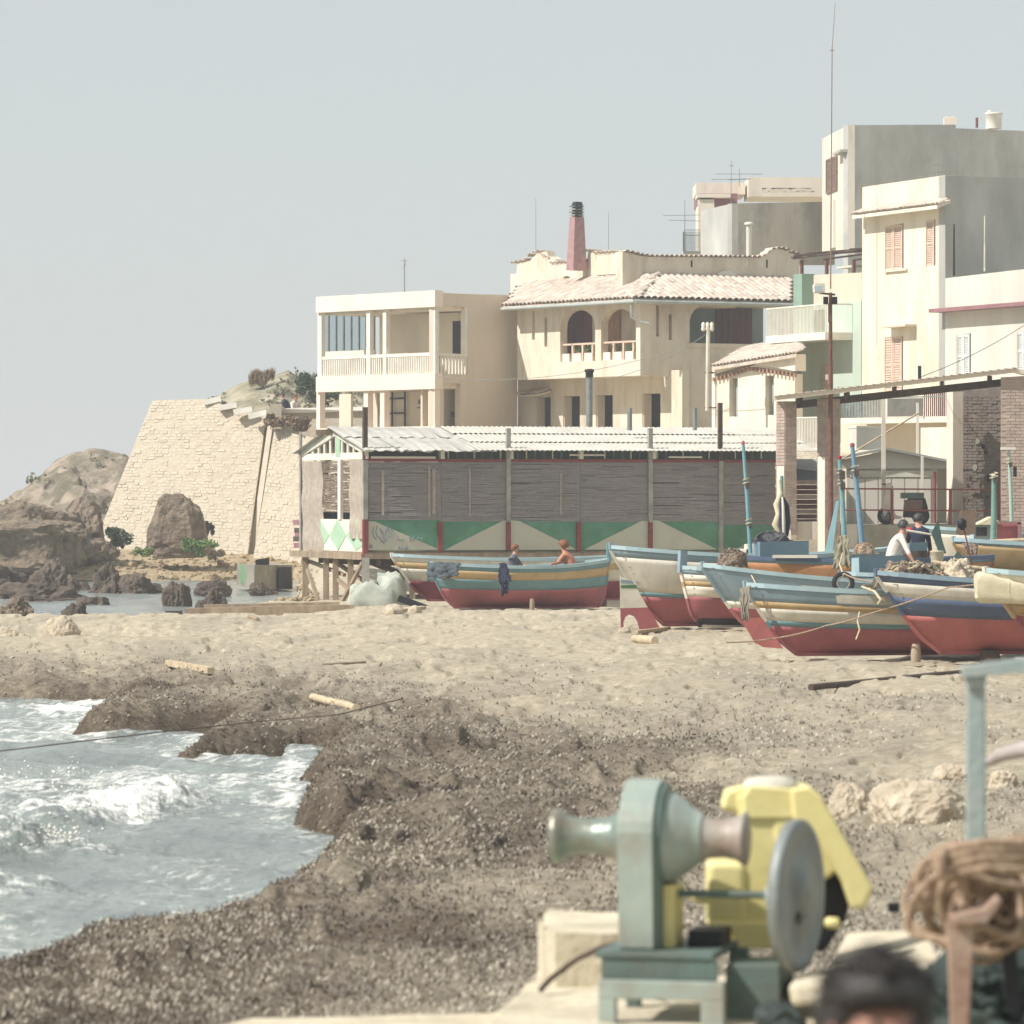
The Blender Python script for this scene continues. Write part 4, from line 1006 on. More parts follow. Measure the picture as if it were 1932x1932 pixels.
# rooms behind the arches
k0 = ML.sz(976, 600)[0]; k1 = ML.sz(1208, 600)[0]; z0 = ML.sz(976, 716)[1]; z1 = ML.sz(976, 577)[1]
b = MB(); ML.kbox(b, k0, z0 - .02, k1 - .31, z0 + .22, -5, -.36); b.build('floor_slab', m_house, mh)
b = MB(); ML.kbox(b, k0, z1 - .25, k1 - .31, z1 - .02, -5, -.36); b.build('ceiling_slab', m_house, mh)
b = MB(); ML.kbox(b, ML.sz(1050, 600)[0] - .6, z0, k1 - .32, z1, -1.3, -1.15); b.build('back_wall', m_house, mh)
dk = ML.sz(1068, 600, -1.1)[0]; dk2 = ML.sz(1116, 600, -1.1)[0]
for i in range(4):
    a = dk + (dk2 - dk) * i / 4; b = MB(); ML.kbox(b, a + .01, z0 + .2, a + (dk2 - dk) / 4 - .01, ML.sz(1068, 588, -1.1)[1], -1.14, -1.07); b.build('door_board', m_maroonwood, mh)
dk = ML.sz(1143, 600, -1.1)[0]; dk2 = ML.sz(1170, 600, -1.1)[0]
for i in range(3):
    a = dk + (dk2 - dk) * i / 3; b = MB(); ML.kbox(b, a + .01, z0 + .2, a + (dk2 - dk) / 3 - .01, ML.sz(1143, 585, -1.1)[1], -1.14, -1.07); b.build('shutter_board', M('shutter_orange', 'b08a6c', '9c775b', scale=4), mh)
# balcony guard: rail, posts, low blocks, planters
for (x0, x1, y) in ((1058, 1123, 649), (1135, 1200, 645)):
    wbox(mh, 'wooden_rail', ML, x0, y, x1, y + 3.5, -.22, -.12, m_shutter)
    for i in range(4):
        xx = x0 + (x1 - x0) * (i + .08) / 3.45; wbox(mh, 'rail_post', ML, xx, y + 3 - i * .9, xx + 3, 684 - i * .9, -.21, -.13, m_shutter)
    for i in range(3):
        xx = x0 + 1 + (x1 - x0) * i / 3; wbox(mh, 'guard_block', ML, xx, 668 - i * 1 - (x0 > 1100) * 3, xx + 15, 684 - i, -.26, -.1, m_pink)
for x in (1094, 1110, 1169, 1194):
    q = ML.px(x, 664, -.4); r = random.Random(x); lf = MB()
    for i in range(90):
        d = Vector((r.gauss(0, .12), r.gauss(0, .12), abs(r.gauss(0, .16)))); t = Vector((r.uniform(-1, 1), r.uniform(-1, 1), r.uniform(0, 1))).normalized() * .06; e = t.cross(Vector((r.random(), r.random(), r.random()))).normalized() * .035
        p = q + d; lf.add([p - t, p + e, p + t, p - e], [(0, 1, 2, 3)])
    pl = thing('potted_plant', {1094: 'potted plant behind the balcony rail in the middle of the first arch', 1110: 'potted plant by the right side of the first balcony arch', 1169: 'potted plant in the middle of the second balcony arch', 1194: 'potted plant at the right end of the second balcony arch'}[x], 'plant', q - Vector((0, 0, .35)), 'balcony plants')
    lf.build('foliage', m_leafgreen, pl); MB().lathe(q - Vector((0, 0, .35)), (0, 0, 1), ((0, .1), (.3, .15), (.32, .16), (.34, .12)), 12).build('pot', m_tilered, pl)
# big dark arch: room, door, tinted wall
b = MB(); MR.kbox(b, MR.sz(1301, 600)[0] - .3, MR.sz(1301, 650)[1] - .1, MR.sz(1502, 600)[0], MR.sz(1301, 573)[1], -2.6, -2.5); b.build('loggia_back_wall', M('loggia_wall', '8d9a94', '7d8a84', scale=1), mh)
b = MB(); MR.kbox(b, MR.sz(1301, 600)[0] - .3, MR.sz(1301, 573)[1], MR.sz(1502, 600)[0], MR.sz(1301, 573)[1] + .15, -2.6, -.31); b.build('loggia_ceiling', m_house, mh)
b = MB(); MR.kbox(b, MR.sz(1301, 600)[0] - .3, MR.sz(1301, 652)[1] - .2, MR.sz(1502, 600)[0], MR.sz(1301, 652)[1], -2.6, -.31); b.build('loggia_floor', m_house, mh)
ka = MR.sz(1352, 600, -2.4)[0]; kb = MR.sz(1420, 600, -2.4)[0]
for i in range(6):
    a = ka + (kb - ka) * i / 6; b = MB(); MR.kbox(b, a + .01, MR.sz(1352, 650, -2.4)[1], a + (kb - ka) / 6 - .01, MR.sz(1352, 581, -2.4)[1], -2.49, -2.42); b.build('door_board', m_maroonwood, mh)
# recessed lower storey with doorways
LL = Wall(976, 188, 1208, 181, -1.35)
kc = LL.sz(1288, 760)[0]
def dr(x0, x1, y): return [(x0, y), (x1, y - 1), (x1, 850), (x0, 850)]
holes = [dr(1011, 1039, 750), dr(1062, 1094, 748), dr(1124, 1156, 746), dr(1212, 1246, 743)]
wpanel(mh, 'lower_wall', LL, [(977, 705), (1287, 698), (1287, 860), (977, 860)], holes, m_house, th=.34)
for (x0, x1, y) in ((1011, 1039, 750), (1062, 1094, 748), (1124, 1156, 746), (1212, 1246, 743)):
    wbox(mh, 'dark_doorway', LL, x0 + 3, y - 4, x1 + 16, 850, -1.4, -1.3, m_dark)
    b = MB(); k = LL.sz(x0, 780)[0]; LL.kbox(b, k + .005, LL.sz(x0, 850)[1], k + .05, LL.sz(x0, y)[1] - .02, -.42, -.05); b.build('door_leaf', m_beige, mh)
solid(mh, 'overhang_soffit', m_house, [ML.px(976, 717.5, -.01), ML.px(1208, 709, -.01), ML.px(1208, 709, -1.5), ML.px(976, 717.5, -1.5)], (0, 0, .1))
# little tiled hood over the first door
hd = MB(); a = LL.px(1000, 741, .02); e = LL.px(1040, 739, .02); hd.hexa([a + LL.n3 * .7 - Vector((0, 0, .18)), e + LL.n3 * .7 - Vector((0, 0, .18)), e - Vector((0, 0, .05)), a - Vector((0, 0, .05)), a + LL.n3 * .7 - Vector((0, 0, .12)), e + LL.n3 * .7 - Vector((0, 0, .12)), e + Vector((0, 0, .06)), a + Vector((0, 0, .06))])
hood = hd.build('door_hood', m_house, mh)
pieces('tile', TILE, m_tile, hood, tile_slope(a + LL.n3 * .74 - Vector((0, 0, .12)), e + LL.n3 * .74 - Vector((0, 0, .12)), e + Vector((0, 0, .06)), a + Vector((0, 0, .06)), seed=3))
# tiled roofs: left slope, right slope
ov = .75
eL, eC = ML.px(949, 578, ov), ML.px(1211, 562.5, ov + .0)
ztop = 0
tL_, tC = ML.px(1000, 551, -1.9), ML.px(1180, 526, -1.9)
eC = (ML.px(1212, 563, ov) + MR.px(1212, 563, ov)) / 2
# plan corner of the two eaves
def meet(w1, o1, w2, o2):
    a = w1.A + w1.n * o1; b = w2.A + w2.n * o2; d = w1.u.x * (-w2.u.y) + w2.u.x * w1.u.y
    t = ((b.x - a.x) * (-w2.u.y) + w2.u.x * (b.y - a.y)) / d; q = a + w1.u * t; return Vector((q.x, q.y, 0))
ze = ML.px(1100, 570, ov).z; ztp = ze + 1.05
eC = meet(ML, ov, MR, ov); tC = meet(ML, -1.9, MR, -1.9); eC.z = ze; tC.z = ztp
eL = ML.px(949, 578, ov); eL.z = ze; tL_ = ML.px(975, 551, -1.9); tL_.z = ztp
eR = MR.px(1502, 570, ov); eR.z = ze; tR_ = MR.px(1506, 531, -1.9); tR_.z = ztp
ups = Vector((0, 0, .12))
rfL = MB().hexa([eL - ups, eC - ups, tC - ups, tL_ - ups, eL, eC, tC, tL_]).build('roof', m_tile, mh)
rfR = MB().hexa([eC - ups, eR - ups, tR_ - ups, tC - ups, eC, eR, tR_, tC]).build('roof', m_tile, mh)
pieces('tile', TILE, m_tile, rfL, tile_slope(eL, eC, tC, tL_, w=.27, l=.46, seed=1, sc=1.35), 300)
pieces('tile', TILE, m_tile, rfR, tile_slope(eC, eR, tR_, tC, w=.29, l=.46, seed=2, sc=1.4), 300)
MB().tube([eL + ML.n3 * .06 - Vector((0, 0, .1)), eC - Vector((0, 0, .1)) + (ML.n3 + MR.n3) * .05], .075, 8).build('gutter', m_gutter, mh)
MB().tube([eC - Vector((0, 0, .1)) + (ML.n3 + MR.n3) * .05, eR + MR.n3 * .06 - Vector((0, 0, .1))], .075, 8).build('gutter', m_gutter, mh)
g0 = eC - Vector((0, 0, .15)) - ML.u3 * .25; MB().tube([g0, g0 - Vector((0, 0, .55)), g0 - Vector((0, 0, .75)) - ML.n3 * .35 + ML.u3 * .15, g0 - Vector((0, 0, .8)) - ML.n3 * .62 + ML.u3 * .35], .05, 8).build('downpipe', m_gutter, mh)
# parapets: curved gable on the left face, long wall on the right face
PL = Wall(976, 188, 1208, 181, -1.95); PR = Wall(1208, 181, 1500, 184.5, -1.95)
prof = [(975, 497), (1000, 492), (1008, 484), (1015, 477), (1032, 474), (1034, 483), (1048, 489), (1050, 497), (1108, 493), (1110, 475), (1130, 473), (1130, 478), (1174, 475)]
wpanel(mh, 'parapet', PL, prof + [(1174, 535), (975, 562)], [[(1127, 519), (1162, 517), (1162, 529), (1127, 531)], [(1061, 529), (1062, 524), (1066, 520.5), (1072, 520.5), (1076, 524), (1077, 528)]], m_house, th=.4)
wbox(mh, 'parapet_end', PL, 963, 517, 975.5, 566, -.4, -.02, m_house)
profr = [(1174.5, 475), (1190, 478), (1205, 482), (1226, 484.5), (1431, 486), (1442, 480), (1453, 471), (1466, 469), (1478, 471), (1490, 477), (1508, 482)]
wpanel(mh, 'parapet', PR, profr + [(1508, 540), (1174.5, 540)], [], m_house, th=.4)
lun = [(1352, 522), (1355, 516), (1362, 512), (1371, 510.5), (1381, 512), (1388, 516), (1391, 522)]
mbx = MB(); PR.panel(mbx, lun, [], .08, .09); mbx.build('lunette', m_white, mh)
def coping_tiles(wl, pr, x0, x1, step, seed, pr_mat=m_tile):
    r = random.Random(seed); xs = [p[0] for p in pr]; ys = [p[1] for p in pr]; out = []; x = x0
    while x < x1:
        y = np.interp(x, xs, ys); y2 = np.interp(x + 1, xs, ys); p = wl.px(x, y, -.2); q = wl.px(x + 1, y2, -.2); t = (q - p).normalized()
        nz = wl.n3.cross(t); nz = nz if nz.z > 0 else -nz
        out.append(frame(p + wl.n3 * .32 + Vector((0, 0, .0)), t, -wl.n3, nz) @ Matrix.Diagonal((1, 1.4, 1, 1))); x += step + r.uniform(-.3, .3)
    return out
pieces('coping_tile', TILE, m_tile, mh, coping_tiles(PL, [p for p in prof], 977, 1172, 8.2, 1) + coping_tiles(PR, profr, 1177, 1507, 9.2, 2))
for (x0, y0, y1) in ((1014, 482, 506), (1021, 478, 514), (1028, 486, 524), (1108, 495, 508), (1123, 478, 490)): wbox(mh, 'parapet_slot', PL, x0, y0, x0 + 1.8, y1, -.02, .012, m_beige)
for (x0, y0, y1, mm) in ((1304, 491, 504, m_dark), (1408, 487, 504, m_white), (1446, 490, 505, m_dark), (1467, 486, 526, m_white), (1484, 486, 514, m_white)): wbox(mh, 'parapet_slot', PR, x0, y0, x0 + 2.6, y1, -.02, .02, mm)
# maroon tapering chimney with dark louvred cap
cx_ = P(1088, 505, 187); ch = thing('chimney', 'tall tapering maroon brick chimney with dark louvred cap', 'chimney', cx_)
s = 187 / F
def ring(x0, x1, y0, y1, xa, xb, nm, mt):
    b = MB(); a0, a1, b0, b1 = P(x0, y1, 187), P(x1, y1, 187), P(xa, y0, 187), P(xb, y0, 187); q = Vector((.25, .66, 0)); dd = Vector((-.2, .5, 0))
    b.hexa([a0, a0 + Vector(((x1 - x0) * s * .35, -.25, 0)), a1, a0 + Vector(((x1 - x0) * s * .65, .5, 0)), b0, b0 + Vector(((xb - xa) * s * .35, -.2, 0)), b1, b0 + Vector(((xb - xa) * s * .65, .4, 0))]); return b.build(nm, mt, ch)
ring(1068, 1107, 409, 510, 1075, 1102, 'shaft', m_redbrick)
ring(1079, 1099, 388, 410, 1080, 1099, 'cap_core', m_black)
for i, y in enumerate((407, 401.5, 396, 390.5)): ring(1074, 1102, y - 2.2, y, 1074, 1102, 'cap_slat', m_winchdk if i % 2 else m_greywall)
ring(1078, 1100, 381, 388, 1081, 1098, 'cap_top', m_black)
antenna('hair-thin aerial left of the maroon chimney', 1011, 374, 478, 187, r=.012)
antenna('hair-thin aerial right of the maroon chimney', 1148, 398, 476, 187, r=.012)

# ------------------------------------------------------------------ small gabled house with whitewashed front
sh = thing('gabled_cottage', 'small cream cottage with cracked plaster and brick-edged gable', 'house', P(1420, 860, 172))
SW = Wall(1343, 174, 1500, 169.5)
wpanel(sh, 'front_wall', SW, [(1346, 712), (1415, 692), (1500, 706), (1500, 880), (1343, 880)], [[(1376, 714), (1392, 713), (1392, 786), (1376, 786)], [(1444, 709), (1460, 708), (1460, 783), (1444, 783)]],
       M('cracked_plaster', 'e2dac9', 'd2c7b2', scale=1.6, stain='b5a690', sscale=.9, samt=.6, streak=.4), th=.35)
for x in (1374, 1442): wbox(sh, 'window', SW, x, 711, x + 22, 790, -.34, -.28, m_greywall); 
for x in (1376, 1444): wbox(sh, 'shutter', SW, x + 1, 713, x + 8, 787, -.25, -.18, m_greylight)
# brick dentils along the gable
br = MB(); br.box((0, 0, 0), .10, .10, .15); ms = []
for i in range(22):
    t = i / 21; x = 1347 + 153 * t; y = np.interp(x, [1347, 1415, 1500], [712, 691, 704]); ms.append(frame(SW.px(x, y + 4, .09), SW.u3, SW.n3, Vector((0, 0, 1))))
pieces('brick', br, m_tilered, sh, ms)
wpanel(sh, 'gable_band', SW, [(1343, 692), (1400, 676), (1500, 668), (1500, 700), (1415, 685), (1345, 706)], [], m_creampale, th=.5, o=.12)
# roof of old tiles above
e0, e1 = SW.px(1343, 693, .35), SW.px(1502, 668, .35); t0, t1 = SW.px(1400, 668, -3.2), SW.px(1502, 632, -3.2)
rf = MB().hexa([e0 - ups, e1 - ups, t1 - ups, t0 - ups, e0, e1, t1, t0]).build('roof', m_tile, sh)
pieces('tile', TILE, m_tile, rf, tile_slope(e0, e1, t1, t0, w=.22, l=.4, seed=5), 260)
wbox(sh, 'corner_pilaster', SW, 1343, 706, 1349, 850, -.2, .06, m_white)

# wooden electricity pole with insulators beside the cottage
ep = thing('insulator_pole', 'pale pole with white insulators in front of the cream house', 'pole', P(1334, 850, 170))
MB().tube([P(1334, 775, 170), P(1336, 622, 170)], .07, 8).build('pole', m_offwhite, ep)
for y in (703, 769): MB().tube([P(1330, y, 170), P(1352, y, 170)], .03, 6).build('bracket', m_rust, ep)
MB().tube([P(1326, 624, 170), P(1344, 624, 170)], .03, 6).build('cross_arm', m_rust, ep)
for x in (1327, 1335, 1343): MB().lathe(P(x, 625, 170), (0, 0, 1), ((0, .04), (.08, .09), (.16, .06), (.26, .08), (.34, .03)), 10).build('insulator', m_white, ep)

# ------------------------------------------------------------------ street line: green house, butter house, pale house
STX = lambda x: 1 / (1 / 170. + 1.362e-6 * (x - 1625))
ST = Wall(1497, STX(1497), 1932, STX(1932))
gh = thing('green_house', 'pale green house with white balcony and a cane roof terrace', 'house', P(1560, 860, STX(1560)))
wpanel(gh, 'front_wall', ST, [(1497, 582), (1625, 568), (1625, 960), (1497, 960)], [[(1551, 687), (1572, 685), (1572, 760), (1551, 760)], [(1536, 585), (1556, 583), (1556, 640), (1536, 641)]], m_green, th=.4)
wbox(gh, 'door_void', ST, 1532, 582, 1562, 642, -.39, -.33, m_dark)
shutter(gh, ST, 1551, 688, 1573, 757, m_shutter, o=-.06, leaves=2, nsl=16)
wbox(gh, 'green_pier', ST, 1497, 518, 1513, 583, -.55, .0, m_greendk)
wpanel(gh, 'terrace_wall', ST, [(1513, 520), (1626, 514), (1626, 570), (1513, 582)], [], m_beige, th=.3, o=-.5)
# balcony
kz = ST.sz(1498, 650); k2 = ST.sz(1609, 640)[0]
b = MB(); ST.kbox(b, kz[0] - .1, kz[1] + .02, k2, kz[1] + .3, 0.01, 1.15); b.build('balcony_slab', m_white, gh)
b = MB(); ST.kbox(b, kz[0] - .1, kz[1] + 1.32, k2, kz[1] + 1.37, 1.08, 1.13); b.build('handrail', m_white, gh)
for (a, c) in ((kz[0] - .1, kz[0] - .06), (k2 - .04, k2)):
    b = MB(); ST.kbox(b, a, kz[1] + 1.32, c, kz[1] + 1.37, 0, 1.08); b.build('handrail', m_white, gh)
bar = MB(); bar.box((0, 0, .52), .028, .028, 1.04); ms = []
for i in range(44): ms.append(frame(ST.pt(kz[0] - .08 + (k2 - kz[0] + .06) * i / 43, kz[1] + .3, 1.1), ST.u3, ST.n3, Vector((0, 0, 1))))
for i in range(12): ms.append(frame(ST.pt(kz[0] - .08, kz[1] + .3, 1.1 * i / 12), ST.u3, ST.n3, Vector((0, 0, 1))))
pieces('baluster', bar, m_white, gh, ms)
MB().tube([ST.px(1500, 660, .12), ST.px(1500, 800, .12)], .09, 8).build('drainpipe', m_white, gh)
# cane pergola on the roof
k0, z0 = ST.sz(1508, 487, -.6); k1 = ST.sz(1626, 480, -.6)[0]; cane = MB(); r = random.Random(3)
for i in range(34):
    kk = k0 + (k1 - k0) * (i + r.random() * .5) / 34; cane.tube([ST.pt(kk, z0 + r.uniform(0, .1), -.3 + r.uniform(-.2, .2)), ST.pt(kk + r.uniform(-.1, .1), z0 + .3 + r.uniform(0, .12), -3.4)], .03, 4)
for i in range(3): cane.tube([ST.pt(k0 - .1, z0 - .02, -.4 - i * 1.3), ST.pt(k1, z0 + .04, -.4 - i * 1.3)], .04, 5)
tag(cane.build('cane_roof', m_wooddk, gh), kind='stuff')
for x in (1509, 1556, 1607): wbox(gh, 'pergola_post', ST, x, 490, x + 3, 520, -.65, -.55, m_rust)
wbox(gh, 'pergola_bench', ST, 1578, 503, 1612, 507, -1.2, -.7, m_offwhite)

bh = thing('butter_house', 'tall butter-yellow house with tan shutters and grey side wall', 'house', P(1700, 860, STX(1700)))
h_ = [[(1670, 427), (1705, 421), (1705, 509), (1670, 511)], [(1747, 416), (1765, 413), (1765, 501), (1747, 504)], [(1669, 637), (1704, 634), (1704, 740), (1669, 740)]]
wpanel(bh, 'front_wall', ST, [(1627, 353), (1783, 330.5), (1783, 960), (1625.5, 960)], h_, m_butter, th=.4, o=.03)
for (x0, y0, x1, y1) in ((1668, 423, 1708, 515), (1744, 411, 1768, 507), (1667, 632, 1707, 742)): wbox(bh, 'window_void', ST, x0, y0, x1, y1, -.36, -.3, m_dark)
shutter(bh, ST, 1670, 427, 1705, 512, m_shutter, o=-.05); shutter(bh, ST, 1747, 416, 1765, 504, m_shutter, o=-.05, leaves=1); shutter(bh, ST, 1669, 637, 1704, 741, m_shutter, o=-.05)
wbox(bh, 'window_sill', ST, 1667, 510, 1709, 514, -.1, .12, m_butter)
wbox(bh, 'window_hood', ST, 1660, 615, 1708, 619, .02, .5, m_beige)
e0, e1 = ST.px(1608, 407, .55), ST.px(1768, 386, .55)
e1.z = e0.z; b = MB(); t0 = e0 - ST.n3 * .55 + Vector((0, 0, .22)); t1 = e1 - ST.n3 * .55 + Vector((0, 0, .22))
cor = MB().hexa([e0 - ups, e1 - ups, t1 - ups, t0 - ups, e0, e1, t1, t0]).build('cornice', m_creampale, bh)
pieces('tile', TILE, m_tile, cor, tile_slope(e0, e1, t1, t0, w=.2, l=.55, seed=8))
kk, zt_ = ST.sz(1783, 330.5, .03); side = MB(); p0 = ST.pt(kk + .03, 2, .035); p1 = ST.pt(kk + .03, zt_ - .02, .035); bk = -ST.n3
bk = -ST.n3.copy(); 
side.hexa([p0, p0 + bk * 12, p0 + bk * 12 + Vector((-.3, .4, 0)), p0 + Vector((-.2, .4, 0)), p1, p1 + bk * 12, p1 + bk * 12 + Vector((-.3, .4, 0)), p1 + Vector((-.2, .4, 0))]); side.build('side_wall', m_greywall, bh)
q = [ST.pt(ST.sz(1627, 352, .0)[0], zt_ - .1, -.42), ST.pt(kk - .1, zt_ - .1, -.42)]
solid(bh, 'roof_deck', m_greylight, [q[0], q[1], q[1] + bk * 10, q[0] + bk * 10], (0, 0, -.15))
antenna('crossed aerial standing on the roof of the butter-yellow house', 1770, 305, 336, 168, ((.35, .62, .06), (.8, .18, .0)))
antenna('straight pale pipe against the grey side wall', 1858, 407, 512, 163, r=.04, mat=m_offwhite, name='vent_pipe')
antenna('dark stained pipe on the grey side wall', 1800, 423, 520, 163.2, r=.045, mat=m_black, name='vent_pipe')

ph = thing('pale_house', 'low pale grey house with maroon cornice and white shutters', 'house', P(1860, 860, STX(1860)))
wpanel(ph, 'front_wall', ST, [(1783.4, 525), (1990, 501), (1990, 960), (1783.4, 960)], [[(1807, 632), (1832, 629), (1832, 712), (1807, 713)], [(1921, 626), (1946, 623), (1946, 700), (1921, 702)]], m_palelilac, th=.4, o=.06)
for (x0, y0, x1, y1) in ((1804, 628, 1836, 716), (1918, 620, 1950, 705)): wbox(ph, 'window_void', ST, x0, y0, x1, y1, -.33, -.27, m_dark)
shutter(ph, ST, 1807, 632, 1832, 712, m_shutterw, o=0); shutter(ph, ST, 1921, 626, 1946, 700, m_shutterw, o=0)
wbox(ph, 'cornice', ST, 1752, 583, 1990, 590, .07, .6, m_maroon)
k0 = ST.sz(1783, 525, .06)[0]; k1 = ST.sz(1990, 501, .06)[0]; zz = ST.sz(1783.4, 525, .06)[1]
b = MB(); ST.kbox(b, k0 + .05, zz - 1.2, k1, zz - 1.0, -6, -.35); b.build('terrace_floor', m_greylight, ph)

# ------------------------------------------------------------------ buildings up the hill behind
tb = thing('tower_block', 'tall grey rendered building with brown shuttered window, highest on the hill', 'house', P(1640, 480, 205))
TL = Wall(1551, 207, 1600, 200); TR = Wall(1600, 200, 1960, 208)
wpanel(tb, 'left_wall', TL, [(1551, 262), (1600, 236), (1600, 480), (1551, 480)], [], m_creampale, th=.3)
wbox(tb, 'lit_pilaster', TL, 1563, 380, 1572, 470, 0, .12, m_creampale)
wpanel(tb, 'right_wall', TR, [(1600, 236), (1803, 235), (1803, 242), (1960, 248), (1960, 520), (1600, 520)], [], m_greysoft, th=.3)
solid(tb, 'roof_deck', m_greylight, [TL.px(1551, 264, -.1), TL.px(1600, 240, -.1), TR.px(1960, 250, -.1), TR.px(1960, 250, -6)], (0, 0, -.2))
shutter(tb, TL, 1560, 302, 1580, 366, m_shutbrown, o=.02, leaves=2, nsl=14)
wbox(tb, 'window_hood', TL, 1571, 288, 1585, 293, 0, .35, m_greylight)
tk = thing('water_tank', 'round whitish water tank on the flat roof', 'tank', P(1875, 243, 206))
MB().lathe(P(1875, 243, 206), (0, 0, 1), ((0, .36), (.62, .37), (.64, .40), (.72, .40), (.74, .2)), 20).build('drum', m_white, tk); MB().lathe(P(1868, 211.5, 206), (0, 0, 1), ((0, .12), (.08, .12)), 12).build('lid', m_white, tk)
cbk = thing('roof_block', 'small plastered chimney block on the tall grey building', 'chimney', P(1790, 236, 206)); MB().box(P(1792, 230, 206), .55, .5, .35).build('block', m_creampale, cbk); MB().box(P(1792, 226, 206) + Vector((0, 0, .08)), .4, .4, .12).build('cap', m_white, cbk)
sp = thing('stub_pipe', 'short rusty pipe between the chimney block and the water tank', 'pipe', P(1843, 240, 206)); MB().tube([P(1843, 241, 206), P(1843, 222, 206)], .06, 8).build('pipe', m_rust, sp)
antenna('very tall radio mast with knobbed top in front of the tall grey building', 1567, 88, 545, 168, ((.985, .1, .02),), r=.03, lean=3, mat=m_shutbrown, name='radio_mast')
antenna('hair-thin whip on top of the radio mast', 1570, 5, 92, 168, r=.014, lean=6, mat=m_shutbrown, name='radio_whip')

mb_ = thing('stained_building', 'stained grey building with a cream attic behind the tiled parapet', 'house', P(1450, 490, 205))
BL = Wall(1322, 209, 1381, 205); BR = Wall(1381, 205, 1575, 209)
wpanel(mb_, 'left_wall', BL, [(1322, 398), (1381, 384), (1381, 500), (1322, 500)], [], m_greysoft, th=.3)
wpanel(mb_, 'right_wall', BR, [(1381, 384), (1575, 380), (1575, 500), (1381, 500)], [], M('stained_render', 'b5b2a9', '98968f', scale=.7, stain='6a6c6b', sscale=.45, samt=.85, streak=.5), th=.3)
MB().box(P(1487, 356, 214) + Vector((0, .8, 0)), 155 * 214 / F, 4, 36 * 214 / F).build('attic', m_creampale, mb_)
MB().box(P(1487, 358.5, 211.7), 98 * 212 / F, .1, 7.5 * 212 / F).build('attic_opening', m_dark, mb_)
bl = MB(); bl.box((0, 0, 0), .26, .16, .14)
r = random.Random(2); pieces('block', bl, m_creampale, mb_, [Matrix.Translation(P(1444 + i * 6.2, 359 + r.uniform(-1.5, 1.5), 211.55)) @ Matrix.Rotation(r.uniform(-.2, .2), 4, 'Y') for i in range(15)])
MB().box(P(1356, 361, 216), 92 * 216 / F, 4, 22 * 216 / F).build('rear_wall', m_creampale, mb_)
MB().box(P(1350, 381, 215), 75 * 215 / F, 3.8, 22 * 215 / F).build('maroon_wall', m_maroon, mb_)
MB().box(P(1345, 372, 213.5), 62 * 215 / F, 2.2, 7 * 215 / F).build('eave_slab', m_creampale, mb_)
MB().box(P(1330, 430, 214), 30 * 214 / F, 3, 100 * 214 / F).build('rear_corner', m_creampale, mb_)
# little railed balcony
MB().box(P(1305, 478, 212), 34 * 212 / F, 1.0, .14).build('balcony_slab', m_beige, mb_)
for y in (434, 444): MB().beam(P(1290, y, 211.5), P(1321, y, 211.5), .03, .03).build('balcony_rail', m_winchdk, mb_)
bb = MB(); bb.box((0, 0, .45), .025, .025, 1.02); pieces('baluster', bb, m_winchdk, mb_, [Matrix.Translation(P(1291 + i * 2.3, 476, 211.5)) for i in range(14)] + [Matrix.Translation(P(1290, 476, 211.5) + Vector((0, .16 * i, 0))) for i in range(6)])
fl = thing('flue_pipe', 'pale flue pipe with cowl before the stained grey wall', 'pipe', P(1413, 490, 200)); MB().tube([P(1413, 490, 200), P(1413, 424, 200)], .12, 10).build('pipe', m_palelilac, fl); MB().lathe(P(1413, 424, 200), (0, 0, 1), ((0, .2), (.08, .2), (.12, .1)), 12).build('cowl', m_palelilac, fl)
antenna('tall thin aerial rising from the stained grey building', 1379, 303, 395, 207, ((.9, .1, .0), (.62, .9, .02)), r=.02, lean=1)
antenna('long horizontal aerial at the left end of the stained building', 1292, 378, 478, 211, ((.72, 1.0, .02), (.62, .75, -.02)), r=.02)
antenna('second aerial with wide rods behind the stained attic', 1395, 318, 352, 212, ((.7, 1.1, .0), (.4, .5, .02)), r=.018)
# ------------------------------------------------------------------ timber boat shed on stilts with reed-mat walls
shd = thing('boat_shed', 'long timber shed on stilts with reed-mat walls and green zigzag boards', 'shed', P(690, 1143, 122))
SG = Wall(570, 128.1, 690, 122); SF = Wall(690, 122, 1466, 125.7)
def reeds(wl, x0, y0, x1, y1, o, seed, name='reed_mat', mat=None, gap=.12, n=84, parent=shd):
    r = random.Random(seed); mb = MB(); k0, zt = wl.sz(x0, y0, o); _, zb = wl.sz(x0, y1, o); k1, _ = wl.sz(x1, y0, o); h = (zt - zb) / n
    for j in range(n):
        z = zb + h * j; k = k0 - r.random() * .5; sag = r.uniform(-.01, .01)
        while k < k1:
            L_ = r.uniform(.35, 1.3); a, b = max(k, k0), min(k + L_, k1); k += L_
            if b - a < .03 or r.random() < gap * .35: continue
            t = h * r.uniform(.85, 1.05); o2 = o + r.uniform(-.012, .012); e0, e1 = r.uniform(-.008, .008), r.uniform(-.008, .008)
            mb.hexa([wl.pt(a, z + e0, o2 + .012), wl.pt(b, z + e1, o2 + .012), wl.pt(b, z + e1, o2 - .012), wl.pt(a, z + e0, o2 - .012),
                     wl.pt(a, z + t + e0, o2 + .009), wl.pt(b, z + t + e1, o2 + .009), wl.pt(b, z + t + e1, o2 - .009), wl.pt(a, z + t + e0, o2 - .009)])
    return tag(mb.build(name, mat or m_reed, parent), kind='stuff')
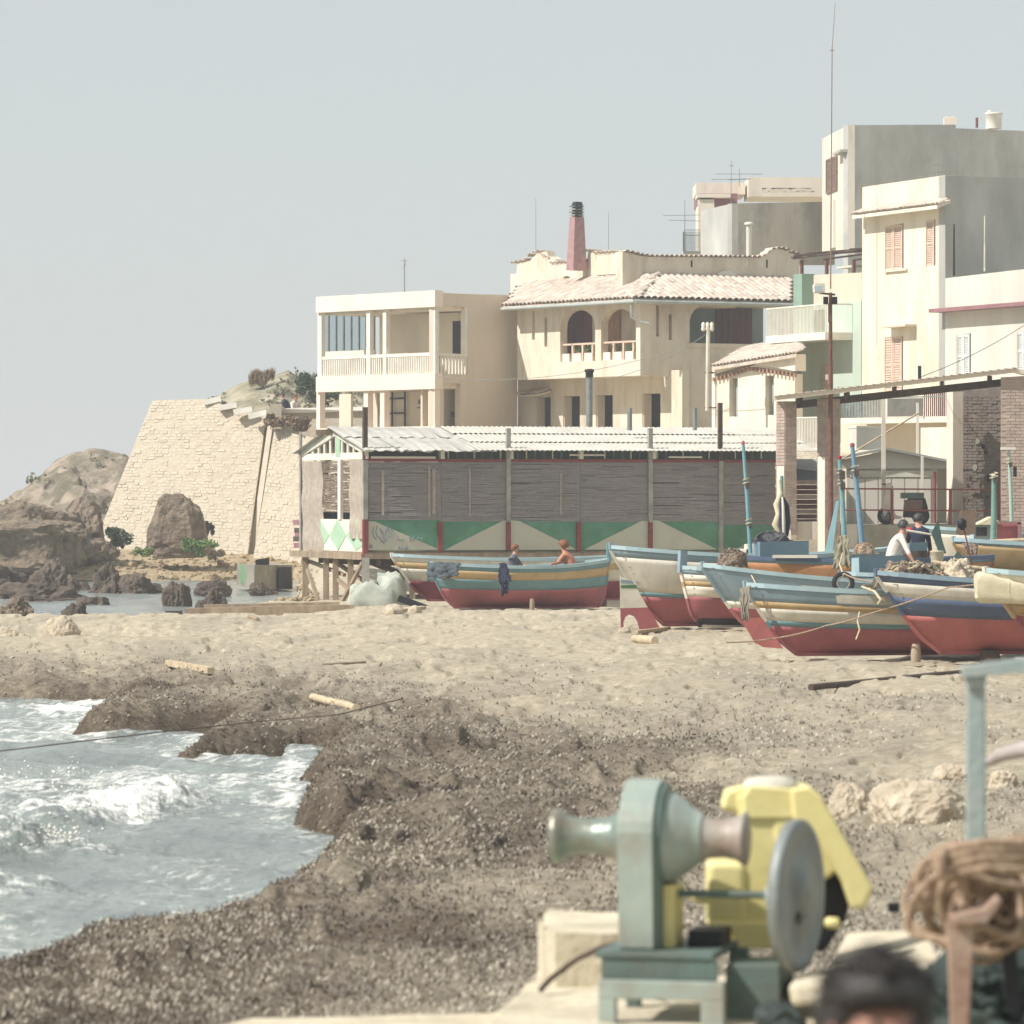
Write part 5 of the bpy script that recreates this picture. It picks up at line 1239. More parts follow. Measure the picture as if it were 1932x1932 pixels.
# platform
zfl = SF.sz(690, 1045)[1]
kE = SF.sz(1466, 1040)[0]; DEP = 6.3
b = MB(); SF.kbox(b, 0, zfl - .02, kE, zfl + .05, -DEP, -.02); b.build('floor', m_wood, shd)
b = MB(); SF.kbox(b, -.05, zfl - .14, kE, zfl + .01, -.0, .08); b.build('floor_beam', m_wood, shd)
b = MB(); SG.kbox(b, -.9, zfl - .16, SG.sz(690, 1045)[0], zfl + .01, 0, .12); b.build('floor_beam', m_wood, shd)
for i in range(24):
    b = MB(); k = .3 + (kE - .5) * i / 23; SF.kbox(b, k, zfl - .32, k + .12, zfl - .15, -DEP * .9, .02); b.build('joist', m_wooddk, shd)
# stilts and braces
def stilt(x, o, w=.16, mat=m_wood, wl=SG, yb=1143):
    k = wl.sz(x, 1045)[0]; p = wl.pt(k, zfl - .1, o); zg = ground_z(p.x, p.y) - .15; b = MB(); b.beam(wl.pt(k, zg, o), p, w, w); b.build('stilt', mat, shd)
for x in (573, 612, 630, 658): stilt(x, -.05)
for x in (602, 640, 670): stilt(x, -2.4, .13)
stilt(690, 0, .2, m_post)
for x in (780, 870, 960, 1050, 1140, 1230): stilt(x, -.1, .16, m_wood, SF); stilt(x + 30, -3.8, .16, m_wood, SF)
for (xa, ya, xb, yb, o) in ((576, 1056, 650, 1085, -.2), (632, 1088, 676, 1128, -.1), (580, 1075, 603, 1138, .02), (684, 1062, 645, 1136, .06), (632, 1060, 690, 1098, -.4)):
    b = MB(); b.beam(SG.px(xa, ya, o), SG.px(xb, yb, o), .09, .09); b.build('brace', m_wood, shd)
for (xa, ya, xb, yb) in ((700, 1062, 760, 1085), (720, 1066, 800, 1100)):
    b = MB(); b.beam(SF.px(xa, ya, -.3), SF.px(xb, yb, -.3), .1, .12); b.build('brace', m_wooddk, shd)
# gable end
wbox(shd, 'tie_beam', SG, 570, 857, 690, 869, -.06, .02, m_pink)
kg0 = SG.sz(570, 900)[0]; kg1 = SG.sz(690, 900)[0]
ap = SG.px(634, 816, 0); le = SG.px(566, 858, 0); re = SG.px(692, 852, 0)
for a, c in ((le, ap), (ap, re)):
    b = MB(); b.beam(a, c, .09, .2); b.build('rafter', m_offwhite, shd)
for i in range(11):
    x = 577 + i * 11; t = min((x - 566) / 68, (692 - x) / 58); yt = 858 - t * 41
    if yt < 855: wbox(shd, 'gable_slat', SG, x, yt, x + 3.2, 858, -.03, .015, m_offwhite)
wbox(shd, 'gable_post', SG, 633, 818, 641, 862, -.05, .03, m_diagreen)
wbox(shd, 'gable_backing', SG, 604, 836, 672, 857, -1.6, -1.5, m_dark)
def curtain(x0, y0, x1, y1, o, seed):
    r = random.Random(seed); k0, zt = SG.sz(x0, y0, o); _, zb = SG.sz(x0, y1, o); k1 = SG.sz(x1, y0, o)[0]; mb = MB()
    mb.grid(lambda u, v: SG.pt(k0 + (k1 - k0) * u + .02 * sin(v * 9 + seed), zb + (zt - zb) * v, o + .05 * sin(u * 11 + v * 2) * (1 - .5 * v) + .02 * sin(v * 14)), 24, 20)
    c = mb.build('curtain', m_reedlight, shd); return c
curtain(572, 871, 608, 1041, .04, 1); curtain(661, 867, 687, 1016, .04, 2)
wbox(shd, 'door_post', SG, 637, 868, 642, 980, -.04, .04, m_pink)
reeds(SG, 572, 872, 688, 975, -2.6, 77, mat=M('reed_inner', '7d6c5a', '5a4c42', scale=9, streak=3, stain='a8957a', sscale=1.5, samt=.5), gap=.35, n=60)
balusters(shd, SG, 606, 664, 966, 979, 14, .06, m_black, o=-.25, name='rail_bar')
# diamond boards
wbox(shd, 'diamond_board', SG, 604, 979, 689, 1040, -.05, .0, m_white)
k = lambda x, y: SG.sz(x, y, .012)
def dia(pts): 
    mb = MB(); SG.panel(mb, pts, [], .01, .012); mb.build('green_diamond', m_diagreen, shd)
dia([(604.5, 982), (621, 1010), (604.5, 1037)]); dia([(637, 979.5), (653, 1010), (637, 1039.5), (621, 1010)]); dia([(688, 1008), (672, 979.5), (653, 1010), (671, 1039), (688, 1026)])
for i, (x0, x1, y) in enumerate(((553, 565, 981), (555, 566, 996), (556, 566, 1003), (553, 566, 1012), (554, 566, 1024))):
    wbox(shd, 'corner_block', SG, x0, y, x1, y + 9, -.2, .02, m_wooddk if i % 2 else m_maroon)
# posts
def post(x, y0, y1, w, mat, o=.06, name='post'):
    k_, zt = SF.sz(x, y0, o); zb = SF.sz(x, y1, o)[1]; b = MB(); SF.kbox(b, k_ - w / 2, zb, k_ + w / 2, zt, o - w, o); return b.build(name, mat, shd)
MB().tube([SG.px(567, 818, .05), SG.px(568, 1040, .05)], .05, 6).build('pole', m_post, shd)
post(690, 768, 868, .12, m_wooddk); post(690, 868, 980, .13, m_post); post(690.5, 980, 1058, .14, m_redrail)
for x, yt, top in ((960, 808, m_post), (1228, 808, m_post)):
    post(x, yt, 984, .12, top, .07); post(x, 985, 1038, .12, m_redrail, .07)
post(1360, 760, 870, .11, m_wooddk, .07); post(1361, 870, 1045, .12, m_post, .07)
for x in (831, 1093): post(x, 985, 1040, .13, m_redrail, .06); post(x, 850, 985, .08, m_greywall, -.03)
MB().tube([SF.px(1188, 770, -1.5), SF.px(1188, 812, -1.5)], .07, 6).build('pole', m_iron, shd); MB().tube([SF.px(1311, 770, -1.5), SF.px(1311, 812, -1.5)], .06, 6).build('pole', m_iron, shd)
# top beams, brackets, slats under the eave
wbox(shd, 'top_beam', SF, 692, 865.5, 1464, 871, -.06, .015, m_redrail)
wbox(shd, 'pale_batten', SF, 700, 861, 822, 865, -.02, .02, m_white); wbox(shd, 'pale_batten', SF, 1075, 857, 1140, 860, -.02, .02, m_white); wbox(shd, 'pale_batten', SF, 1262, 861, 1325, 864, -.02, .02, m_white)
for x in (831, 961, 1093, 1230): wbox(shd, 'bracket', SF, x + 1, 848, x + 8, 866, -.05, .03, m_white)
for i in range(38):
    x = 845 + i * 16.4
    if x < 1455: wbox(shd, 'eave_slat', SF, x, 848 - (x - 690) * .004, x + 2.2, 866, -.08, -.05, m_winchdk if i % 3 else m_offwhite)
# mats between posts, sagging a little differently
xm = [693, 831, 960, 1093, 1228, 1361, 1464]; yb_ = [981, 984, 984, 985, 984, 990]
for i in range(6): reeds(SF, xm[i] + 2, 871, xm[i + 1] - 1, yb_[i], -.01, 10 + i, gap=.10)
reeds(SF, 693, 872, 1464, 1040, -6.2, 30, gap=.5, n=60)
for i in range(6): wbox(shd, 'inner_lining', SF, xm[i] + 3, 872, xm[i + 1] - 2, yb_[i] - 2, -.09, -.05, M('sacking', '8a827d', '7a726d', scale=5))
# small torn spots of light cloth behind the mats are pale battens
for (x0, y0, x1, y1) in ((808, 880, 812, 975), (816, 885, 822, 970), (885, 884, 888, 975), (1057, 892, 1060, 972), (720, 888, 725, 972)): wbox(shd, 'torn_strip', SF, x0, y0, x1, y1, .0, .022, m_reedlight)
# boards: green with pale triangles
for i in range(6): wbox(shd, 'green_board', SF, xm[i] + 2, 980, xm[i + 1] - 1, 1039, -.06, -.02, m_panelgreen)
def tri(pts):
    mb = MB(); SF.panel(mb, pts, [], .012, .0); return mb.build('pale_triangle', m_panelgrey, shd)
t1_ = tri([(693, 983), (707, 984), (829, 1037), (693, 1038)]); tri([(838, 1038), (950, 982), (959, 981), (959, 1038)]); tri([(962, 1038), (962, 981), (980, 983), (1089, 1037)])
tri([(1102, 1037), (1212, 982), (1227, 980), (1227, 1037)]); tri([(1230, 1037), (1230, 980), (1242, 982), (1354, 1037)]); tri([(1388, 1036), (1464, 998), (1464, 1036)])
# scrawled graffiti on the first pale board
def scr(pts, r=.012):
    return [SF.px(x, y, .012) for x, y in pts]
gf = MB()
for st in ([(706, 993), (703, 1003), (706, 1014), (710, 1018)], [(712, 992), (709, 1003), (712, 1014)], [(736, 994), (741, 1003), (739, 1014)], [(731, 993), (735, 1004), (732, 1015)],
           [(717, 997), (724, 1008), (731, 996), (725, 1018), (717, 997)], [(714, 1012), (724, 1026), (735, 1012)], [(718, 1022), (728, 1018)], [(751, 1012), (750, 1020), (755, 1020)], [(757, 1016), (757, 1020), (761, 1020), (761, 1015)],
           [(771, 1021), (773, 1012), (777, 1020), (781, 1011), (781, 1021)], [(786, 1020), (788, 1014), (792, 1014)], [(797, 1014), (794, 1020), (799, 1020)],
           [(750, 1036), (752, 1029), (755, 1035), (758, 1029), (759, 1036)], [(763, 1036), (765, 1031), (769, 1032), (769, 1036), (764, 1036)], [(697, 1034), (700, 1027), (703, 1034)], [(698, 1032), (702, 1032)]):
    gf.tube(scr(st), .011, 4)
gf.build('graffiti', M('faded_blue_paint', '8a96a0', '7a8894', scale=5), t1_)
# roof: ridge, grey sheets on the left, white corrugated sheets on the right
rdg = SF.pt(0, 0, -DEP / 2); zrd = SG.px(634, 816, 0).z + .12; zev = SF.sz(690, 849, .35)[1]
def rp(kk, v, side=1):       # point on roof: v 0 eave, 1 ridge
    o = .38 + (-DEP / 2 - .38) * v if side > 0 else -DEP - .38 + (DEP / 2 + .38) * v
    return SF.pt(kk, zev + (zrd - zev) * v, o)
def sheet(k0, k1, v0, v1, mat, corr, side=1, lift=0., name='roof_sheet'):
    n = int((k1 - k0) / .075) + 1 if corr else 10; mb = MB(); nv = 3; vs = []; r = random.Random(int(k0 * 100))
    for s_ in (0, 1):
        for j in range(nv):
            v = v0 + (v1 - v0) * j / (nv - 1)
            for i in range(n + 1):
                kk = k0 + (k1 - k0) * i / n; w = (.011 if i % 2 else -.011) if corr else .010 * sin(i * 1.7 + k0 * 3)
                q = rp(kk, v, side); q.z += w + lift - s_ * .012 + (0 if corr or j else r.uniform(-.06, .02)); vs.append(q)
    m = n + 1; fs = []
    for s_ in (0, 1):
        for j in range(nv - 1):
            for i in range(n): a = s_ * nv * m + j * m + i; fs.append((a, a + 1, a + m + 1, a + m))
    for i in range(n): fs += [(i, i + 1, nv * m + i + 1, nv * m + i)]
    mb.add(vs, fs); return mb.build(name, mat, shd)
kW = SF.sz(905, 845, .38)[0]; kk = -.14; r = random.Random(9)
while kk < kW + .3:
    w = r.uniform(.85, 1.0); sheet(kk, kk + w + .06, 0, .56, m_sheet, False, lift=r.uniform(0, .015)); sheet(kk + r.uniform(-.05, .05), kk + w + .06, .53, 1.0, m_sheet, False, lift=.03 + r.uniform(0, .02)); kk += w
kk = kW
while kk < kE + .2:
    sheet(kk, kk + 1.02, 0, .36, m_sheetw, True, lift=.01); sheet(kk + .1, kk + 1.12, .34, .7, m_sheetw, True, lift=.04); sheet(kk, kk + 1.02, .68, 1.0, m_sheetw, True, lift=.07); kk += .98
kk = -.5
kk = -.14
while kk < kE: sheet(kk, kk + 2.05, 0, 1.0, m_sheet, False, -1); kk += 2.0
b = MB(); b.beam(rp(-.5, 1) - Vector((0, 0, .12)), rp(kE, 1) - Vector((0, 0, .12)), .1, .16); b.build('ridge_beam', m_wood, shd)
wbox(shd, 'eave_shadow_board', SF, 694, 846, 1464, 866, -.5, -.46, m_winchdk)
# metal stove flue behind the shed
ff = thing('stove_flue', 'grey metal stove pipe with black cap rising behind the shed roof', 'pipe', P(1112, 812, 140))
MB().tube([P(1112, 850, 140), P(1112, 712, 140)], .1, 12).build('pipe', m_iron, ff); MB().lathe(P(1112, 712, 140), (0, 0, 1), ((0, .12), (.15, .12), (.18, .15), (.24, .15), (.26, .08)), 12).build('cap', m_black, ff)

# ------------------------------------------------------------------ quay, canopy with brick pillars and what stands there
QD = 124.; s_ = QD / F
zq = P(0, 990, QD).z
qy = thing('quay', 'low rendered quay wall carrying the canopy', 'quay', P(1700, 1040, QD))
b = MB(); x0 = P(1588, 990, QD).x; b.hexa([(x0, QD, -.2), (22, QD, -.2), (22, QD + 40, -.2), (x0, QD + 40, -.2), (x0, QD, zq), (22, QD, zq), (22, QD + 40, zq), (x0, QD + 40, zq)]); b.build('quay_block', m_concgrey, qy)
b = MB(); xa = P(1470, 990, QD).x; b.hexa([(xa, QD + .6, -.2), (x0 - .003, QD + .6, -.2), (x0 - .003, QD + 40, -.2), (xa, QD + 40, -.2), (xa, QD + .6, zq - .3), (x0 - .003, QD + .6, zq - .3), (x0 - .003, QD + 40, zq - .3), (xa, QD + 40, zq - .3)]); b.build('quay_block', m_concrete, qy)
for i in range(5):
    b = MB(); c = P(1478 - i * 20, 1000 + i * 9, QD - .3); b.box((c.x, c.y, c.z - 1), .34, 1.2, 2.0); b.build('step', m_white, qy)
wbox(qy, 'parapet', Wall(1504, QD - .1, 1543, QD - .1), 1504, 984, 1543, 1018, -.3, 0, m_creampale)
cn = thing('canopy', 'open canopy on brick pillars with a sloping tiled roof', 'canopy', P(1680, 990, QD))
def pillar(xl, xm_, xr, y0, y1, D, name='pillar'):
    a = P(xl, y1, D + .3); m = P(xm_, y1, D); c = P(xr, y1, D + .12); dpt = c + (a - m); z1 = P(0, y0, D).z; zb = a.z
    # split into brick courses so that the joints are real
    core = MB().hexa([Vector((p.x, p.y, zb)) for p in (m, c, dpt, a)] + [Vector((p.x, p.y, z1)) for p in (m, c, dpt, a)]).build(name, m_brick, cn)
    cc = (m + dpt) / 2; n = int((z1 - zb) / .085); bm_ = MB()
    mt = []
    for j in range(n):
        z = zb + (j + .5) * (z1 - zb) / n
        for (p, q) in ((a, m), (m, c)):
            u = (q - p); L_ = u.length; u.normalize(); nn = Vector((u.y, -u.x, 0)); nn = nn if nn.y < 0 else -nn; kn = max(1, round(L_ / .26)); st = .5 if j % 2 else 0
            for i in range(kn + (1 if st else 0)):
                f0 = max(0, (i - st) / kn); f1 = min(1, (i + 1 - st) / kn)
                if f1 - f0 < .08: continue
                ctr = p + (q - p) * ((f0 + f1) / 2); mt.append(frame(Vector((ctr.x, ctr.y, z)) + nn * .004, u, nn, Vector((0, 0, 1))) @ Matrix.Diagonal(((f1 - f0) * L_ - .012, .02, (z1 - zb) / n - .014, 1)))
    bb = MB(); bb.box((0, 0, 0), 1, 1, 1); random.Random(3).shuffle(mt)
    pieces('brick', bb, m_brick, core, mt, 90, 'bricks')
    return core
p1 = pillar(1465, 1481, 1503, 757, 1010, 123.6); p2 = pillar(1542, 1558, 1585, 752, 1050, 123.2)
pl = Wall(1465, 123.9, 1481, 123.6, .03)
for (x0_, y0_, x1_, y1_, w_) in ((1466, 880, 1479, 988, Wall(1465, 123.9, 1481, 123.6, .03)), (1543, 862, 1556, 1045, Wall(1542, 123.5, 1558, 123.2, .03))):
    wbox(cn, 'pale_patch', w_, x0_, y0_, x1_, y1_, -.02, .004, m_creampale)  # pale cream panel on the lower left face of each pillar
# roof
fa, fb = P(1461, 756, 122.6), P(1917, 703, 122.2); bd = Vector((.3, 3.6, .1)); up = Vector((0, 0, .12)); rr_ = fb + Vector((1.9, 0, -.45))
cr = MB(); cr.hexa([fa, fb, fb + bd, fa + bd, fa + up, fb + up, fb + bd + up, fa + bd + up]); crf = cr.build('roof', m_beige, cn)
MB().hexa([fb, rr_, rr_ + bd, fb + bd, fb + up, rr_ + up, rr_ + bd + up, fb + bd + up]).build('roof', m_beige, cn)
tb_ = TILE; u = (fb - fa).normalized()
mt = []
i = 0; Lf = (fb - fa).length
while i * .21 < Lf: p = fa + u * (i * .21 + .1) + up; mt.append(frame(p + Vector((0, -.05, 0)), u, Vector((0, 1, .05)).normalized(), Vector((0, 0, 1))) @ Matrix.Diagonal((1, 1.6, .3, 1))); i += 1
pieces('tile', TILE, m_tile, crf, mt)
b = MB(); b.beam(P(1500, 764, 124), P(1890, 722, 124), .16, .2); b.build('beam', m_wooddk, cn)
for t in (.1, .3, .5, .7, .9):
    p = fa.lerp(fb, t) - Vector((0, 0, .08)); b = MB(); b.beam(p + Vector((0, .4, 0)), p + bd, .1, .14); b.build('rafter', m_wooddk, cn)
# right-hand brick walls
dw = Wall(1797, 128, 1890, 128); rwall = MB(); dw.panel(rwall, [(1797, 735), (1892, 715), (1892, 1000), (1797, 1000)], [], .3, 0); bw = rwall.build('brick_wall', m_brickdk, cn)
mt = []
kz = dw.len; nrow = 44; zb = dw.sz(1797, 992)[1]; zt = dw.sz(1797, 745)[1]
for j in range(nrow):
    for i in range(5):
        k_ = (i + .5 + (.5 if j % 2 else 0)) * kz / 5
        if k_ > kz - .12 or random.random() < .12: continue
        mt.append(frame(dw.pt(k_, zb + (zt - zb) * (j + .5) / nrow, .004 + random.random() * .012), dw.u3, dw.n3, Vector((0, 0, 1))) @ Matrix.Diagonal((kz / 5 - .02, .02, (zt - zb) / nrow - .014, 1)))
bb = MB(); bb.box((0, 0, 0), 1, 1, 1); pieces('brick', bb, m_brickdk, bw, mt, 200, 'bricks')
pk = random.Random(12)
for i in range(26):
    x = pk.uniform(1812, 1880); y = pk.uniform(825, 960); s2 = pk.uniform(2, 8); poly = [(x + s2 * cos(a) * pk.uniform(.5, 1.3), y + s2 * sin(a) * pk.uniform(.5, 1.6)) for a in np.linspace(0, 2 * pi, 9)[:-1]]
    mbp = MB(); dw.panel(mbp, poly, [], .01, .03 + .002 * i); mbp.build('plaster_flake', pk.choice([m_concgrey, m_greylight, m_brickdk, m_dark]), bw)
pr_ = MB(); pr_.hexa([P(1888, 1000, 122.4), P(2010, 1000, 122.4), P(2010, 1000, 127), P(1888, 1000, 127), P(1888, 712, 122.4), P(2010, 705, 122.4), P(2010, 705, 127), P(1888, 712, 127)]); pw = pr_.build('end_pillar', m_brick, cn)
ew = Wall(1888, 122.4, 1960, 122.4); mt = []; zb = ew.sz(1888, 995)[1]; zt = ew.sz(1888, 716)[1]; nrow = 46
for j in range(nrow):
    for i in range(4):
        k_ = (i + .5 + (.5 if j % 2 else 0)) * .26
        mt.append(frame(ew.pt(k_, zb + (zt - zb) * (j + .5) / nrow, .004), ew.u3, ew.n3, Vector((0, 0, 1))) @ Matrix.Diagonal((.245, .02, (zt - zb) / nrow - .014, 1)))
pieces('brick', bb, m_brick, pw, mt, 160, 'bricks')
wbox(cn, 'white_jamb', Wall(1786, 127.5, 1798, 127), 1786, 740, 1798, 990, -.3, 0, m_creampale)
# red guard rail along the quay
rl = thing('guard_rail', 'red-painted pipe railing along the quay under the canopy', 'railing', P(1700, 990, 124.1))
for y in (923, 963): MB().tube([P(1586, y - 1, 124.1), P(1890, y + 1, 124.1)], .025, 6).build('rail', m_redrail, rl)
for x in (1591, 1683, 1793, 1886): MB().tube([P(x, 991, 124.1), P(x, 922, 124.1)], .04, 6).build('upright', m_redrail, rl)

# garden shed behind the railing
gs = thing('garage_shed', 'low pale grey garage with shallow pitched roof behind the railing', 'shed', P(1690, 990, 131))
gw = Wall(1596, 131, 1768, 131)
wpanel(gs, 'front_wall', gw, [(1598, 880), (1768, 880), (1768, 1000), (1598, 1000)], [], m_palelilac, th=.3)
wpanel(gs, 'gable', gw, [(1584, 868), (1673, 851), (1788, 873), (1788, 884), (1584, 884)], [], m_palelilac, th=.25, o=.1)
wpanel(gs, 'lintel', gw, [(1604, 888), (1760, 888), (1760, 900), (1604, 900)], [], m_offwhite, th=.1, o=.06)
for i in range(6): wbox(gs, 'door_panel', gw, 1608 + i * 25, 903, 1608 + i * 25 + 23, 990, .0, .04, m_palelilac)
for (a, c) in (((1582, 867), (1673, 849)), ((1673, 849), (1790, 872))):
    q0, q1 = gw.px(*a, .3), gw.px(*c, .3); b = MB(); b.hexa([q0, q1, q1 + Vector((0, 4, 0)), q0 + Vector((0, 4, 0)), q0 + Vector((0, 0, .07)), q1 + Vector((0, 0, .07)), q1 + Vector((0, 4, .07)), q0 + Vector((0, 4, .07))]); b.build('roof_sheet', m_greywall, gs)
MB().tube([P(1764, 890, 130.5), P(1764, 992, 130.5)], .045, 8).build('red_downpipe', m_redrail, gs)
wbox(gs, 'white_side_wall', Wall(1737, 133, 1797, 131.5), 1737, 807, 1797, 990, -.3, 0, m_creampale)
# brown plank gate and low roof between the pillars
bg_ = thing('plank_gate', 'brown timber gate between the two brick pillars', 'gate', P(1522, 990, 127))
for i in range(9): 
    b = MB(); b.box(P(1522, 910 + i * 9.2, 127), .8, .05, .125); b.build('plank', m_maroonwood if i % 3 else m_brick, bg_)
MB().hexa([P(1498, 866, 128), P(1550, 866, 128), P(1550, 866, 131), P(1498, 866, 131), P(1498, 884, 127), P(1550, 890, 127), P(1550, 885, 131), P(1498, 880, 131)]).build('lean_to_roof', m_greywall, bg_)
wbox(bg_, 'lean_to_wall', Wall(1498, 129, 1550, 129), 1498, 884, 1550, 912, -.1, 0, b_slate)
# first-floor balconies of the street houses seen through the canopy
bl_ = thing('street_balcony', 'long iron-railed balcony with rusty right end below the street houses', 'balcony', P(1690, 800, 150))
BW = Wall(1586, 152, 1795, 148)
wbox(bl_, 'slab', BW, 1586, 789, 1795, 800, -1.2, 0, m_creampale)
balusters(bl_, BW, 1588, 1664, 752, 789, 26, .03, m_iron, o=-.04); balusters(bl_, BW, 1742, 1792, 738, 789, 13, .03, m_rust, o=-.04)
wbox(bl_, 'handrail', BW, 1586, 751, 1795, 753.5, -.08, -.02, m_iron)
wbox(bl_, 'back_wall', BW, 1586, 800, 1797, 905, -1.35, -1.2, m_cream)
ad = thing('advert_board', 'faded dark painted board hung in the middle of the street balcony', 'board', P(1707, 790, 147))
AW = Wall(1673, 147.3, 1741, 146.5); wbox(ad, 'panel', AW, 1674, 752, 1740, 786, -.05, 0, M('faded_poster', '7a7870', '66645c', scale=2.2, stain='7d5f57', sscale=1.3, samt=.8))
wbox(ad, 'frame_edge', AW, 1672, 786, 1742, 791, -.07, .02, m_offwhite)
b2_ = thing('lower_balcony', 'white railed balcony between the two brick pillars', 'balcony', P(1522, 855, 155)); LBW = Wall(1500, 155, 1548, 154)
wbox(b2_, 'slab', LBW, 1500, 846, 1548, 857, -1, 0, m_white); balusters(b2_, LBW, 1502, 1546, 789, 846, 15, .03, m_white, o=-.04); wbox(b2_, 'handrail', LBW, 1500, 787, 1548, 789.5, -.07, -.01, m_white)
wbx = thing('roof_box', 'white boxy water cistern on the roof behind the pillars', 'tank', P(1630, 849, 137)); cxw = MB(); cxw.hexa([P(1600, 849, 138.5), P(1616, 849, 137), P(1663, 849, 138), P(1650, 849, 139.5), P(1600, 808, 138.5), P(1616, 806, 137), P(1663, 807, 138), P(1650, 808, 139.5)]); cxw.build('cistern', m_palelilac, wbx); MB().hexa([P(1599, 809, 138.5), P(1616, 807, 136.9), P(1664, 808, 138), P(1650, 809, 139.6), P(1599, 804, 138.5), P(1616, 803, 136.9), P(1664, 804, 138), P(1650, 804, 139.6)]).build('lid', m_white, wbx)
for (x, y0, y1, D, lb) in ((1667, 748, 990, 127, 'white steel post standing before the grey garage'), (1731, 760, 876, 134, 'thin white post right of the painted board'), (1740, 860, 990, 128, 'thin pale post right of the parked scooter')):
    q = thing('steel_post', lb, 'post', P(x, y1, D)); b = MB(); b.box((P(x, y1, D) + P(x, y0, D)) / 2, .11 if x < 1700 else .07, .1, (y1 - y0) * D / F); b.build('shaft', m_white, q); MB().box(P(x, y1 - 1, D), .2, .2, .03).build('foot_plate', m_iron, q)
sb = thing('slanting_spar', 'thin slanting pole leaning across the posts under the canopy', 'pole', P(1586, 866, 130)); MB().tube([P(1586, 868, 130), P(1735, 778, 130)], .03, 6).build('pole', m_woodpale, sb)
# street lamp with floodlight
lp = thing('floodlight_post', 'tall brown lamp post with a square floodlight', 'street lamp', P(1567, 990, 122.8))
MB().tube([P(1567, 1000, 122.8), P(1567, 552, 122.8)], [.075, .045], 10).build('mast', m_rust, lp)
MB().tube([P(1546, 553, 122.8), P(1576, 556, 122.8)], .03, 6).build('cross_arm', m_black, lp)
fx = MB(); R = Matrix.Rotation(.3, 3, 'Z') @ Matrix.Rotation(-.25, 3, 'X'); fx.box(P(1545, 544, 122.5), .28, .2, .22, R=R); fx.build('lamp_housing', m_offwhite, lp); g = MB(); g.box(P(1543.5, 545, 122.38), .2, .02, .16, R=R); g.build('lamp_glass', m_glass, lp)
for x in (1558, 1575): MB().box(P(x, 567, 122.8), .13, .13, .2).build('lamp_socket', m_black, lp)
cbz = MB(); cbz.box(P(1566, 590, 122.75), .1, .06, .5); cbz.build('conduit', m_rust, lp)

# parked motor scooter with a load
ms_ = thing('motor_scooter', 'parked scooter with pale front shield and dark load behind the railing', 'scooter', P(1700, 990, 125.2))
c0 = P(1697, 990, 125.2); q = lambda x, y, dy=0.: P(x, y, 125.2) + Vector((0, dy, 0))
def wheel(c, r, nm='wheel'):
    w_ = MB(); n = 24; w_.tube([c + Vector((cos(2 * pi * i / n) * (r - .045), .03 * 0, sin(2 * pi * i / n) * (r - .045))) for i in range(n)], .05, 8, closed=True); wo = w_.build(nm, m_rubber, ms_)
    MB().lathe(c + Vector((0, -.05, 0)), (0, 1, 0), ((0, .09), (.02, r * .6), (.08, r * .6), (.1, .09)), 16).build('rim', m_iron, wo)
wheel(q(1672, 973), .24); wheel(q(1737, 973), .24)
f = MB(); pr = [(1668, 975), (1664, 958), (1669, 935), (1674, 922), (1682, 921), (1686, 935), (1682, 955), (1690, 972), (1700, 974), (1700, 979), (1686, 979), (1676, 962)]
f.prism([q(x, y, -.14) for x, y in pr], (0, .28, 0)); f.build('front_shield', m_shirtw, ms_)
f = MB(); f.prism([q(x, y, -.13) for x, y in ((1704, 976), (1706, 950), (1714, 940), (1745, 940), (1750, 958), (1748, 974), (1738, 978))], (0, .26, 0)); f.build('rear_body', m_trouser, ms_)
f = MB(); f.box(q(1721, 935), .62, .34, .16); f.build('seat', m_winchdk, ms_)
f = MB(); f.box(q(1722, 952, -.16), .5, .12, .26); f.build('pannier', m_shutbrown, ms_)
MB().tube([q(1672, 973), q(1676, 916)], .03, 8).build('steering_column', m_iron, ms_); MB().tube([q(1663, 913, -.25), q(1676, 915), q(1686, 919, .25)], .02, 6).build('handlebar', m_black, ms_); MB().lathe(q(1676, 917, -.1), (0, -1, 0), ((0, .03), (.04, .09), (.1, .09), (.12, .05)), 12).build('headlight', m_white, ms_)
